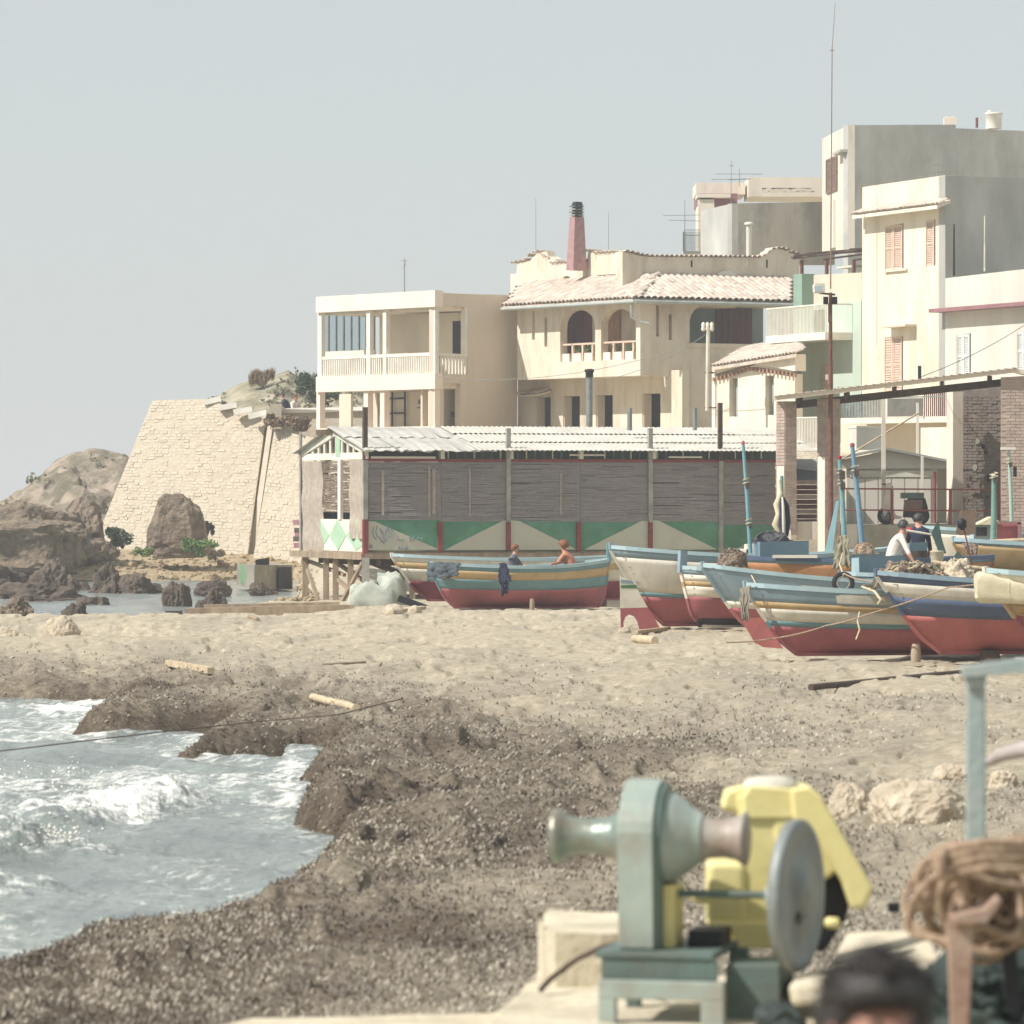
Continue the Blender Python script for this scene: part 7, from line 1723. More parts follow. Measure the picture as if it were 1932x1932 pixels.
# mooring lines
ropeline('long brown rope from the canvas bundle across the navy boat to the slate boat', [P(1915, 1090, 73), P(1790, 1108, 73.9), P(1640, 1158, 75.6), P(1560, 1180, 76.4), P(1470, 1203, 76.7), P(1370, 1212, 76.5)], .013, m_rope, sag=.02)
ropeline('rope drooping from the pale bow to the cloth on the slate boat', [P(1414, 1078, 88), P(1428, 1105, 87.6), P(1440, 1140, 87.4), P(1436, 1160, 87.3)], .014, m_ropepale)
ropeline('frayed rope end hanging down the side of the slate boat', [P(1622, 1155, 77.0), P(1618, 1172, 76.9), P(1622, 1188, 76.8), P(1615, 1207, 76.7)], .016, m_ropepale)
ropeline('rope from the tyre to the bow of the navy boat', [P(1592, 1082, 86.4), P(1640, 1096, 82), P(1700, 1104, 77)], .015, m_rope, sag=.03)
ropeline('knotted rope at the stem of the white boat', [P(1444, 1124, 87.5), P(1440, 1150, 87.4), P(1446, 1175, 87.2), P(1443, 1196, 87.0)], .022, m_ropepale)
ropeline('rope looped over the stem of the navy boat', [P(1626, 1107, 75.4), P(1650, 1116, 75.2), P(1662, 1132, 75), P(1656, 1140, 75)], .022, m_ropepale)
ropeline('thin line running over the water and the beach to the log', [P(-60, 1424, 55), P(60, 1410, 55.5), P(200, 1393, 57), P(350, 1376, 60), P(500, 1360, 60.5), P(640, 1348, 60), P(760, 1318, 64)], .008, m_wooddk, name='line')
# props and chocks under the hulls
for (x, y0, y1, D, w, lb) in ((1004, 1128, 1152, 111, .12, 'upright timber prop under the middle of the teal and gold boat'), (880, 1146, 1158, 110.5, .42, 'dark stone chock below the bow of the teal and gold boat'), (1728, 1214, 1246, 75.6, .16, 'timber prop at the forefoot of the cream and navy boat'), (1868, 1226, 1252, 76, .34, 'round dark log under the keel of the cream and navy boat'),
                              (1545, 1242, 1256, 77.5, .4, 'dark stone under the keel of the slate boat'), (1415, 1182, 1196, 93, .3, 'stone below the white boat'), (1140, 1096, 1146, 118, .14, 'grey post standing behind the stern of the teal boat')):
    s = D / F; c = P(x, (y0 + y1) / 2, D); q = MB()
    n_ = 10; hh = (y1 - y0) * s; q.lathe(P(x, y1 + 3, D), (0, 0, 1), ((0, w * .5), (hh * .4, w * .54), (hh * .9, w * .46), (hh + .02, w * .36)), n_); tag(q.build('boat_prop', m_wooddk if w > .3 else m_wood), lb, 'prop', 'props under the boats')
# low masonry behind the teal boat's stern
ms2 = thing('pier_stub', 'low weedy masonry block behind the stern of the teal boat', 'block', P(1152, 1145, 119)); MB().hexa([P(1122, 1146, 119), P(1176, 1146, 119), P(1176, 1146, 122), P(1122, 1146, 122), P(1124, 1095, 119), P(1174, 1093, 119), P(1174, 1093, 122), P(1124, 1095, 122)]).build('block', m_concgrey, ms2)
MB().hexa([P(1135, 1094, 119.5), P(1174, 1094, 119.5), P(1174, 1094, 121), P(1135, 1094, 121), P(1135, 1088, 119.5), P(1174, 1088, 119.5), P(1174, 1088, 121), P(1135, 1088, 121)]).build('sill', m_concrete, ms2)
fn_ = thing('picket_rail', 'short dark picket fence seen past the cream bow', 'fence', P(1160, 1090, 123))
for x in (1142, 1152, 1162, 1172): MB().beam(P(x, 1092, 123), P(x, 1062, 123), .05, .05).build('picket', m_black, fn_)
MB().beam(P(1136, 1084, 123.05), P(1178, 1086, 123.05), .04, .05).build('bar', m_black, fn_)

# covered gear beside the shed
tg = thing('covered_gear', 'grey-green tarpaulin draped over stacked gear beside the stilts', 'tarpaulin', P(712, 1150, 116))
def tf(u, v):
    a = u * 2 * pi; sx = abs(cos(a)) ** .55 * (1 if cos(a) > 0 else -1); sy = abs(sin(a)) ** .55 * (1 if sin(a) > 0 else -1); rr = min(1, v * 1.9) ** .5; zt_ = 1 - max(0, (v - .42) / .58) ** 1.2
    w_ = 100 * 116 / F; h_ = 55 * 116 / F * (1 + .1 * sx); fold = .16 * sin(u * 44 + 2 * sin(v * 5)) * max(0, v - .35) + .14 * noise.noise(Vector((sx * 2, sy * 2, v * 3)))
    return P(712, 1151, 116) + Vector((sx * rr * w_ / 2 * (.9 + .15 * v + fold), sy * rr * .55 * (.9 + .2 * v + fold), h_ * zt_ * (1 + .35 * noise.noise(Vector((sx * 1.7, sy * 1.3, 4)))) + .07 * noise.noise(Vector((sx * rr * 5, sy * rr * 5, v * 6)))))
mb = MB(); mb.grid(tf, 72, 22); mb.build('tarpaulin', m_tarp, tg); MB().tube([tf(.6, .1 + .03 * i) for i in range(28)], .012, 4).build('tie', m_ropepale, tg)
gl_ = tag(MB().box(P(778, 1138, 114.5), .75, .4, .16, R=Matrix.Rotation(.35, 3, 'Y')).build('dark_bundle', m_black), 'dark rolled bundle lying beside the tarpaulin', 'bundle')

# ------------------------------------------------------------------ logs, timbers, driftwood
def logp(label, xa, ya, xb, yb, r, mat, D=None, lift=None, name='log', square=False):
    a = GP(xa, ya) if D is None else P(xa, ya, D); b = GP(xb, yb) if D is None else P(xb, yb, D)
    if D is None: a.z += r * .8; b.z += r * .8
    mb = MB(); n = 14; pts = [a.lerp(b, i / n) + Vector((noise.noise(Vector((i * .5, xa, 1))) * r * .25, 0, noise.noise(Vector((i * .5, ya, 2))) * r * .25)) for i in range(n + 1)]
    if square: mb.beam(a, b, r * 2, r * 1.7)
    else: mb.tube(pts, [r * (1 + .12 * noise.noise(Vector((i * .8, xb, 3)))) for i in range(n + 1)], 10)
    o = tag(mb.build(name, mat), label, 'log' if not square else 'timber'); return o
lg = logp('pale bleached log with dark sawn end lying on the seaweed beach', 590, 1323, 672, 1343, .06, m_woodpale)
logp('short pale log end-on below the white boat', 1198, 1212, 1236, 1216, .085, m_woodpale)
logp('flat pale driftwood plank half buried in weed', 318, 1256, 398, 1272, .06, m_woodpale, name='driftwood', square=True)
logp('thin stick on the sand right of the driftwood plank', 608, 1256, 690, 1251, .022, m_wood, name='stick')
logp('long dark weathered pole lying on the sand below the nearest boats', 1530, 1302, 1880, 1268, .05, m_wooddk, name='pole')
logp('long square timber at the edge of the cove, nearer one', 350, 1158, 668, 1151, .16, m_wood, D=113.5, name='timber', square=True)
logp('second long timber lying just behind the first', 385, 1148, 640, 1143, .12, m_wood, D=117, name='timber', square=True)
logp('short timber block at the left end of the long timbers', 312, 1158, 344, 1157, .08, m_wooddk, D=114, name='timber', square=True)
logp('small grey branch in the sand near the long timbers', 470, 1166, 486, 1172, .05, m_wood, name='stick')
logp('pale broken plank beside the tarpaulin stones', 738, 1158, 800, 1150, .05, m_woodpale, name='driftwood', square=True)
logp('flat pale plank lying before the tarpaulin', 1200, 1196, 1262, 1188, .04, m_woodpale, name='driftwood', square=True)

# ------------------------------------------------------------------ people
def person(name, label, joints, edges, rads, mats, zones, root='pelvis', hair=None, hairmat=None, look=Vector((1, 0, 0)), headr=.1, hn=.1):
    """one continuous skinned body: joints {name: world point}, edges [(a,b,zone)], rads {name: radius}; zone -> material slot"""
    keys = list(joints); base = joints[root]; me = bpy.data.meshes.new(name)
    me.from_pydata([tuple(Vector(joints[k]) - base) for k in keys], [(keys.index(a), keys.index(b)) for a, b, _ in edges], [])
    o = bpy.data.objects.new(name, me); COL.objects.link(o)
    md = o.modifiers.new('skin', 'SKIN'); sv = me.skin_vertices[0].data
    for i, k in enumerate(keys): sv[i].radius = (rads[k],) * 2 if not isinstance(rads[k], tuple) else rads[k]; sv[i].use_root = (k == root)
    md.use_smooth_shade = True; ss = o.modifiers.new('sub', 'SUBSURF'); ss.levels = 2; ss.render_levels = 2
    bpy.context.view_layer.update(); dg = bpy.context.evaluated_depsgraph_get(); nm = bpy.data.meshes.new_from_object(o.evaluated_get(dg))
    o.modifiers.clear(); o.data = nm; nm.materials.clear()
    for m in mats: nm.materials.append(m)
    segs = [(Vector(joints[a]) - base, Vector(joints[b]) - base, z) for a, b, z in edges]
    for f in nm.polygons:
        c = f.center; best = 9; zi = 0
        for a, b, z in segs:
            ab = b - a; t = max(0, min(1, (c - a).dot(ab) / max(ab.length_squared, 1e-9))); d = (c - a - ab * t).length
            if d < best: best = d; zi = z
        f.material_index = zi; f.use_smooth = True
    e = bpy.data.objects.new(name, None); COL.objects.link(e); e.location = base; tag(e, label, 'person'); o.name = 'body'; e.name = name; o.parent = e
    # head details
    hc = (Vector(joints['head']) + Vector(joints['skull'])) / 2; up = (Vector(joints['skull']) - Vector(joints['neck'])).normalized(); lk = (look - up * look.dot(up)).normalized(); sd_ = up.cross(lk)
    r_ = headr
    nb = MB(); nb.add([hc + lk * r_ * 1.22 - up * r_ * .15, hc + lk * r_ * .85 + sd_ * r_ * .2 - up * r_ * .25, hc + lk * r_ * .85 - sd_ * r_ * .2 - up * r_ * .25, hc + lk * r_ * .88 + up * r_ * .2], [(0, 1, 3), (0, 3, 2), (0, 2, 1), (1, 2, 3)]); nb.build('nose', mats[0], e)
    for s_ in (-1, 1):
        MB().lathe(hc + lk * r_ * .86 + sd_ * s_ * r_ * .36 + up * r_ * .12, lk, ((0, .001), (.02 * r_ / .1, r_ * .12), (.03 * r_ / .1, .001)), 8).build('eye', m_dark, e)
        MB().lathe(hc + sd_ * s_ * r_ * .84 - lk * r_ * .05 - up * r_ * .1, sd_ * s_ + lk * -.3, ((0, r_ * .2), (r_ * .12, r_ * .26), (r_ * .18, r_ * .1)), 8).build('ear', mats[0], e)
    MB().beam(hc + lk * r_ * .93 - up * r_ * .5 - sd_ * r_ * .3, hc + lk * r_ * .93 - up * r_ * .5 + sd_ * r_ * .3, r_ * .08, r_ * .12).build('mouth', m_maroon, e)
    if hair:
        hm = MB()
        def hf(u, v):
            a = u * 2 * pi; ph_ = v * pi * .68; d = lk * cos(a) * sin(ph_) + sd_ * sin(a) * sin(ph_) + up * cos(ph_)
            front = max(0, cos(a)); lim = 1 - .6 * front * float(sstep(.55, .7, np.float64(v)))
            k_ = r_ * (1.04 + hair + hn * noise.noise(d * 7 + hc) + hn * .7 * noise.noise(d * 17 + hc)) * (lim if v > .45 else 1)
            return hc + up * r_ * .22 + d * k_ * (1.0 if v < .95 else .96) - lk * r_ * .10
        hm.grid(hf, 40, 16); hm.build('hair', hairmat, e)
    return e

def seated(name, label, hip, face, mats, hairmat, scale=1., lean=.25, hair=.12, arms=None, headr=.1, turn=None):
    """seated figure: hip point, facing direction; arms: list of hand targets (left, right)"""
    f = Vector(face).normalized(); s = Vector((-f.y, f.x, 0)); up = Vector((0, 0, 1)); k = scale
    j = {}; j['pelvis'] = Vector(hip) + up * .10 * k
    j['waist'] = j['pelvis'] + up * .18 * k + f * .04 * k * lean * 4; j['chest'] = j['waist'] + up * .22 * k + f * lean * .22 * k; j['collar'] = j['chest'] + up * .14 * k + f * lean * .14 * k
    j['neck'] = j['collar'] + up * .08 * k + f * (.02 + lean * .08) * k; j['head'] = j['neck'] + up * .09 * k + f * .03 * k; j['skull'] = j['head'] + up * .10 * k - f * .01 * k
    E = [('pelvis', 'waist', 1), ('waist', 'chest', 1), ('chest', 'collar', 1), ('collar', 'neck', 0), ('neck', 'head', 0), ('head', 'skull', 0)]
    R_ = {'pelvis': .16 * k, 'waist': .15 * k, 'chest': .175 * k, 'collar': .13 * k, 'neck': .055 * k, 'head': .082 * k, 'skull': .082 * k}
    for i, sg in enumerate((1, -1)):
        n = 'lr'[i]; j['sh' + n] = j['collar'] + s * sg * .18 * k - up * .03 * k; hand = Vector(arms[i]) if arms else j['sh' + n] + f * .35 * k - up * .4 * k
        el = (j['sh' + n] + hand) / 2 + s * sg * .08 * k - up * .06 * k; j['el' + n] = el; j['wr' + n] = el.lerp(hand, .8); j['ha' + n] = hand; hd = (hand - el).normalized()
        E += [('collar', 'sh' + n, 1), ('sh' + n, 'el' + n, 3), ('el' + n, 'wr' + n, 0), ('wr' + n, 'ha' + n, 0)]; R_.update({'sh' + n: .07 * k, 'el' + n: .046 * k, 'wr' + n: .03 * k, 'ha' + n: .036 * k})
        for q in range(4):
            fn = 'f%s%d' % (n, q); j[fn] = hand + hd * (.085 - .012 * abs(q - 1.5)) * k + s * (q - 1.5) * .022 * k - up * .02 * k; E.append(('ha' + n, fn, 0)); R_[fn] = .009 * k
        th_ = 't' + n; j[th_] = hand + hd * .03 * k - s * sg * .05 * k; E.append(('ha' + n, th_, 0)); R_[th_] = .010 * k
        j['hp' + n] = j['pelvis'] + s * sg * .09 * k - up * .02 * k; j['kn' + n] = j['hp' + n] + f * .40 * k + s * sg * .06 * k + up * .03 * k; j['an' + n] = j['kn' + n] + f * .06 * k - up * .36 * k; j['to' + n] = j['an' + n] + f * .15 * k - up * .04 * k
        E += [('pelvis', 'hp' + n, 2), ('hp' + n, 'kn' + n, 2), ('kn' + n, 'an' + n, 2), ('an' + n, 'to' + n, 0)]; R_.update({'hp' + n: .10 * k, 'kn' + n: .065 * k, 'an' + n: .042 * k, 'to' + n: .036 * k})
    return person(name, label, j, E, R_, mats, None, hair=hair, hairmat=hairmat, look=Vector(turn) if turn else f, headr=headr * k)
seated('person', 'man in grey shirt sitting in the teal and gold boat', P(964, 1092, 112.55), (.95, -.2, 0), [m_skin, m_greycloth, m_trouser, m_greycloth], m_hairred, scale=.86, lean=.15,
       arms=[P(994, 1070, 112.4), P(990, 1072, 112.8)], turn=(1, -.4, 0), hair=.14)
seated('person', 'bare-backed man with bushy auburn hair in the teal and gold boat', P(1084, 1092, 113.1), (-.8, .35, 0), [m_skinred, m_skinred, m_trouser, m_skinred], m_hairred, scale=.95, lean=.45,
       arms=[P(1046, 1066, 113.0), P(1042, 1064, 112.6)], turn=(-1, .6, 0), hair=.42)
seated('person', 'man in white shirt bending over his work in the blue boat', P(1678, 1072, 91.8), (.75, .1, 0), [m_skin, m_shirtw, m_trouser, m_shirtw], m_hairdk, scale=.98, lean=.42,
       arms=[P(1722, 1062, 92.2), P(1726, 1064, 91.4)], turn=(1, .5, -.4), hair=.1)
seated('person', 'man in navy pullover sitting behind the man in white', P(1732, 1056, 95.5), (.2, .98, 0), [m_skin, m_navy, m_trouser, m_navy], m_hairdk, scale=.98, lean=.12,
       arms=[P(1716, 1060, 96), P(1748, 1060, 96)], turn=(.3, 1, 0), hair=.1)
# two strollers far away on the terrace wall
seated('person', 'far stroller in dark jacket bending beyond the white coping', P(547, 783, 203), (-.9, -.2, 0), [m_skin, m_navy, m_trouser, m_navy], m_hairdk, scale=1.0, lean=.5, hair=.08)
seated('person', 'far stroller in pale shirt beyond the white coping', P(555, 786, 202), (.5, -.6, 0), [m_skin, m_shirtw, m_trouser, m_shirtw], m_hairred, scale=1.0, lean=.1, hair=.08)
# ------------------------------------------------------------------ foreground: concrete pads, winch, engine, rope, man
def slab(name, label, pts, z0, z1, mat=None, cat='slab', rough=.02, seed=0):
    """concrete slab with chipped, uneven edges; pts in plan (x px, D)"""
    r = random.Random(seed); pl_ = []
    q = [Vector(((x - CX) / F * D, D, 0)) for x, D in pts]
    for i in range(len(q)):
        a, b = q[i], q[(i + 1) % len(q)]; n = max(2, int((b - a).length / .12))
        for j in range(n): p = a.lerp(b, j / n); pl_.append(p + Vector((r.uniform(-1, 1), r.uniform(-1, 1), 0)) * rough)
    mb = MB(); n = len(pl_); top = [Vector((p.x, p.y, z1 + r.uniform(-1, 1) * rough * .4)) for p in pl_]; cen = sum(pl_, Vector()) / n; inset = [p + (cen - p).normalized() * .03 + Vector((0, 0, .02)) for p in top]
    bot = [Vector((p.x, p.y, z0)) for p in pl_]; vs = bot + top + inset; fs = [(i, (i + 1) % n, n + (i + 1) % n, n + i) for i in range(n)] + [(n + i, n + (i + 1) % n, 2 * n + (i + 1) % n, 2 * n + i) for i in range(n)] + [tuple(range(2 * n, 3 * n))]
    mb.add(vs, fs); return tag(mb.build(name, mat or m_concrete), label, cat)
slab('concrete_pad', 'broad pale concrete pad under the winch', [(1018, 22.9), (1180, 22.9), (1480, 22.6), (1560, 21.0), (1600, 18.5), (1500, 15), (900, 15), (890, 18), (905, 20.4)], .3, 1.0, seed=1)
slab('concrete_pad', 'lower concrete apron along the bottom edge left of the winch', [(470, 22.6), (1000, 22.9), (890, 15.2), (-200, 15.2), (-100, 20)], .2, .80, seed=2)
slab('concrete_block', 'squarish worn concrete block beside the winch', [(1019, 22.9), (1040, 22.2), (1180, 22.2), (1180, 23.4), (1030, 23.5)], .98, 1.27, seed=3, cat='block')
def tslab(label, pts, th, seed, mat=None):
    """tilted slab through four world corners"""
    q = [Vector(p) for p in pts]; n = (q[1] - q[0]).cross(q[3] - q[0]).normalized(); n = n if n.z > 0 else -n
    mb = MB(); mb.hexa([p - n * th for p in q] + q); o = mb.build('concrete_slab', mat or m_concrete); bv = o.modifiers.new('b', 'BEVEL'); bv.width = .025; bv.segments = 2; return tag(o, label, 'slab', 'tilted slabs behind the flywheel')
tslab('upper tilted concrete slab right of the flywheel', [P(1560, 1822, 21.6), P(1770, 1800, 20.6), P(1750, 1752, 22.4), P(1596, 1758, 23.0)], .12, 1)
tslab('lower tilted concrete slab edge just above the dark-haired head', [P(1486, 1858, 20.4), P(1600, 1846, 19.6), P(1640, 1812, 21.0), P(1500, 1838, 21.6)], .1, 2)
tslab('narrow pale slab between the head and the rope stand', [P(1680, 1838, 19.6), P(1775, 1836, 19.2), P(1772, 1812, 20.0), P(1690, 1814, 20.2)], .08, 3)
slab('concrete_pad', 'pale ground slab behind the rope stand', [(1560, 20.8), (1600, 23.2), (2050, 22.2), (2050, 15.5), (1610, 15.5)], .3, .97, seed=5)

wn_ = thing('boat_winch', 'green boat-hauling winch with rope drums, flywheel and steel frame', 'winch', P(1270, 1930, 21))
ax = Vector((.975, -.222, 0)).normalized(); bx_ = Vector((.222, .975, 0)).normalized(); C0 = P(1219, 1580, 21.1); U = Vector((0, 0, 1))
W_ = lambda a, b, z: C0 + ax * a + bx_ * b + U * z
# casing: rounded plate-like gearbox
pr = [(-.24, -.49), (.26, -.49), (.27, 0)] + [(.27 * cos(t), .27 * sin(t)) for t in np.linspace(.15, pi - .15, 16)] + [(-.265, 0)]
for nm, a0, a1, sc, mt_ in (('gear_case', -.082, .082, 1.0, m_winch), ('case_flange', .083, .105, .93, m_winchdk)):
    mb = MB(); mb.prism([W_(a0, b * sc, z * sc if z > -.4 else z) for b, z in pr], ax * (a1 - a0)); o = mb.build(nm, mt_, wn_)
    if nm == 'gear_case': bv = o.modifiers.new('b', 'BEVEL'); bv.width = .018; bv.segments = 3; bv.limit_method = 'ANGLE'
MB().lathe(W_(-.082, 0, 0), -ax, ((0, .15), (.02, .15), (.05, .115), (.075, .10), (.12, .088), (.18, .082), (.25, .088), (.30, .10), (.315, .125), (.35, .128), (.36, .11)), 36).build('rope_drum', m_drum, wn_)
MB().lathe(W_(.10, 0, 0), ax, ((0, .215), (.03, .21), (.06, .19), (.12, .14), (.155, .118), (.17, .115)), 36).build('bearing_housing', m_winch, wn_)
MB().lathe(W_(.265, 0, 0), ax, ((0, .105), (.04, .092), (.10, .088), (.16, .10), (.19, .122), (.205, .125), (.212, .10), (.216, .03)), 36).build('rope_drum', M('rusty_drum', 'a9aba0', '95867a', scale=4, stain='8f7a6c', sscale=3, samt=.6, rough=.5, metal=.1), wn_)
for k_ in range(8): MB().lathe(W_(.105, .2 * cos(k_ * pi / 4), .2 * sin(k_ * pi / 4)), ax, ((0, .012), (.02, .012), (.022, .006)), 8).build('bolt', m_winchdk, wn_)
# flywheel on its shaft
zc = P(0, 1688, 21).z - C0.z; fa_ = .735
MB().tube([W_(.06, 0, zc), W_(fa_ + .02, 0, zc)], .018, 12).build('shaft', m_winchdk, wn_)
MB().lathe(W_(.56, 0, zc), ax, ((0, .03), (.01, .06), (.09, .06), (.1, .03)), 20).build('coupling', m_steelp, wn_)
axf = Vector((.93, -.367, 0)).normalized()
fw = MB().lathe(W_(fa_ - .07, 0, zc), axf, ((0, .10), (.005, .33), (.015, .35), (.058, .35), (.066, .342), (.067, .30), (.064, .295), (.064, .11), (.085, .10), (.09, .05)), 56).build('flywheel', m_wheel, wn_)
for k_ in (0.9, 4.0): MB().lathe(W_(fa_ - .004, .13 * cos(k_) , zc + .13 * sin(k_)), ax, ((0, .028), (.003, .028)), 12).build('wheel_hole', m_dark, fw)
MB().lathe(W_(.30, .05, zc - .22), bx_, ((0, .05), (.08, .06), (.12, .03)), 14).build('drain_cock', m_steelp, wn_)
# steel base frame
zt = P(0, 1792, 21).z; zg = 1.0
def fr(x0, x1, d0, d1, z0, z1, nm, mt_):
    mb = MB(); a0 = (x0 - 1219) * .0025; a1 = (x1 - 1219) * .0025; mb.hexa([W_(a0, d0, z0 - C0.z), W_(a1, d0, z0 - C0.z), W_(a1, d1, z0 - C0.z), W_(a0, d1, z0 - C0.z), W_(a0, d0, z1 - C0.z), W_(a1, d0, z1 - C0.z), W_(a1, d1, z1 - C0.z), W_(a0, d1, z1 - C0.z)])
    o = mb.build(nm, mt_, wn_); bv = o.modifiers.new('b', 'BEVEL'); bv.width = .006; bv.segments = 2; return o
fr(1150, 1368, -.32, .34, zt - .02, zt + .012, 'top_plate', m_winchdk)
fr(1160, 1375, -.31, -.29, zt - .115, zt - .02, 'channel_web', m_winchdk)
fr(1158, 1390, -.36, -.29, zt - .20, zt - .115, 'front_rail', m_winch)
fr(1158, 1190, -.36, -.30, zg - .01, zt - .20, 'leg', m_winch); fr(1348, 1390, -.36, -.29, zg - .01, zt - .20, 'leg', m_winch)
fr(1160, 1185, .26, .34, zg - .01, zt - .02, 'leg', m_winchdk); fr(1355, 1390, .26, .34, zg - .01, zt - .02, 'leg', m_winchdk)
fr(1375, 1475, -.1, .3, zg - .01, zt - .06, 'engine_bed', m_winchdk)
fr(1300, 1365, -.05, .2, zt + .012, zt + .09, 'oil_sump', m_black)
fr(1245, 1280, -.12, .12, zt + .012, zt + .30, 'brake_block', m_yellow)
# yellow engine behind
en = thing('diesel_engine', 'bright yellow engine with sloping hood and white air filter behind the winch', 'engine', P(1420, 1800, 21.6))
E_ = lambda x, y, d=0.: P(x, y, 21.45) + Vector((0, d, 0))
def ebox(nm, x0, y0, x1, y1, d0, d1, mt_, bev=.03):
    mb = MB(); mb.hexa([E_(x0, y1, d0), E_(x1, y1, d0), E_(x1, y1, d1), E_(x0, y1, d1), E_(x0, y0, d0), E_(x1, y0, d0), E_(x1, y0, d1), E_(x0, y0, d1)]); o = mb.build(nm, mt_, en); bv = o.modifiers.new('b', 'BEVEL'); bv.width = bev; bv.segments = 3; return o
def epr(nm, pts, d0, th, mt_, bev=.02):
    mb = MB(); mb.prism([E_(x, y, d0) for x, y in pts], (0, th, 0)); o = mb.build(nm, mt_, en); bv = o.modifiers.new('b', 'BEVEL'); bv.width = bev; bv.segments = 3; bv.limit_method = 'ANGLE'; return o
ebox('crankcase', 1336, 1628, 1408, 1745, .02, .34, m_yellow); epr('lower_housing', [(1336, 1738), (1470, 1738), (1470, 1792), (1388, 1790), (1380, 1760), (1336, 1755)], .0, .3, m_yellow)
epr('cylinder_block', [(1390, 1500), (1470, 1500), (1478, 1600), (1478, 1775), (1396, 1770), (1400, 1600)], .04, .34, m_yellow)
epr('shoulder', [(1362, 1530), (1372, 1494), (1412, 1486), (1412, 1540)], .06, .25, m_yellow)
epr('top_cover', [(1400, 1502), (1412, 1484), (1512, 1492), (1526, 1512), (1500, 1545), (1400, 1545)], .02, .36, m_yellow)
epr('hood', [(1492, 1490), (1530, 1486), (1550, 1502), (1648, 1676), (1634, 1714), (1606, 1716), (1588, 1664), (1536, 1578), (1496, 1548)], .0, .42, m_yellow)
epr('cover_fill', [(1455, 1530), (1538, 1530), (1598, 1632), (1560, 1662), (1470, 1662)], .03, .34, m_yellow)
epr('hood_tip', [(1612, 1690), (1640, 1688), (1622, 1712), (1606, 1716)], .02, .36, m_yellow)
epr('fan_housing', [(1500, 1545), (1558, 1602), (1610, 1700), (1600, 1740), (1560, 1800), (1500, 1806), (1478, 1700)], .12, .2, m_black)
MB().lathe(E_(1560, 1745, .1), Vector((.9, -.3, 0)), ((0, .02), (.01, .028), (.06, .028), (.07, .01)), 16).build('fuel_filter', m_yellow, en)
MB().lathe(E_(1458, 1512, .2), U, ((0, .13), (.05, .135), (.09, .12), (.105, .07)), 24).build('air_filter', m_offwhite, en)
MB().tube([E_(1300, 1690, .1), E_(1320, 1700, .05), E_(1345, 1700, .05)], .02, 8).build('pipe', m_yellow, en)
# cable from the winch over the block
ropeline('dark cable trailing from the winch over the concrete block', [P(1165, 1782, 21.5), P(1110, 1800, 21.9), P(1060, 1832, 22.0), P(1020, 1868, 21.8)], .014, m_wooddk, name='cable', sag=-.01, cat='cable')
# steel gallows post
gp_ = thing('steel_gallows', 'pale green steel post with a horizontal arm at its head', 'post', P(1840, 1900, 19.4))
def gb(pts, D, th, nm, mt_):
    mb = MB(); mb.prism([P(x, y, D) for x, y in pts], (.01, th, 0)); o = mb.build(nm, mt_, gp_); bv = o.modifiers.new('b', 'BEVEL'); bv.width = .008; bv.segments = 2; return o
gb([(1823, 1275), (1858, 1275), (1861, 1960), (1822, 1960)], 19.4, .08, 'upright', m_steelp)
gb([(1812, 1258), (1985, 1236), (1985, 1264), (1815, 1279)], 19.36, .12, 'arm', m_steelp)
gb([(1818, 1279), (1862, 1275), (1858, 1300), (1824, 1300)], 19.38, .1, 'head_plate', m_steelp)
cp_ = tag(MB().tube([P(1862, 1440, 22.5), P(1890, 1424, 22.3), P(1930, 1414, 22.1), P(1990, 1412, 22)], [.02, .035, .04, .04], 12).build('bent_pipe', M('mauve_pipe', 'b5aba6', 'a59b96', scale=2)), 'grey-mauve bent pipe right of the steel post', 'pipe')
# rope on a rusty stand
rs = thing('rope_stand', 'rusty angle-iron stand carrying the coils of rope', 'stand', P(1815, 1930, 17.8))
def rsb(pts, D, th, nm, mt_): 
    mb = MB(); mb.prism([P(x, y, D) for x, y in pts], (0, th, 0)); o = mb.build(nm, mt_, rs); bv = o.modifiers.new('b', 'BEVEL'); bv.width = .006; bv.segments = 2
m_rustp = M('rust_pale', 'a08674', '86695a', scale=5, stain='b8ab98', sscale=4, samt=.7, rough=.8)
rsb([(1786, 1738), (1838, 1738), (1836, 1800), (1828, 1960), (1796, 1960), (1790, 1800)], 17.6, .06, 'leg', m_rustp)
rsb([(1790, 1730), (1858, 1716), (1884, 1690), (1892, 1700), (1862, 1742), (1800, 1746)], 17.55, .12, 'head_bracket', m_rustp)
rsb([(1856, 1730), (1888, 1700), (1918, 1770), (1926, 1930), (1904, 1930), (1890, 1790)], 17.9, .05, 'leg', m_black)
rc = thing('rope_coil', 'big tangled coil of thick tan hemp rope', 'rope', P(1850, 1800, 17.9)); r = random.Random(21)
def loop(c, rad, tilt, sq, D, n=40, wob=.03, a0=0, a1=2 * pi):
    pts = []
    cc = P(c[0], c[1], D); k_ = rad * D / F; ph = r.random() * 6
    for i in range(n + 1):
        a = a0 + (a1 - a0) * i / n; x = cos(a) * k_; z = sin(a) * k_ * sq; x2 = x * cos(tilt) - z * sin(tilt); z2 = x * sin(tilt) + z * cos(tilt)
        pts.append(cc + Vector((x2, sin(a * 2 + ph) * .06 + r.uniform(-.008, .008), z2 + sin(a * 3 + ph) * wob)))
    return pts
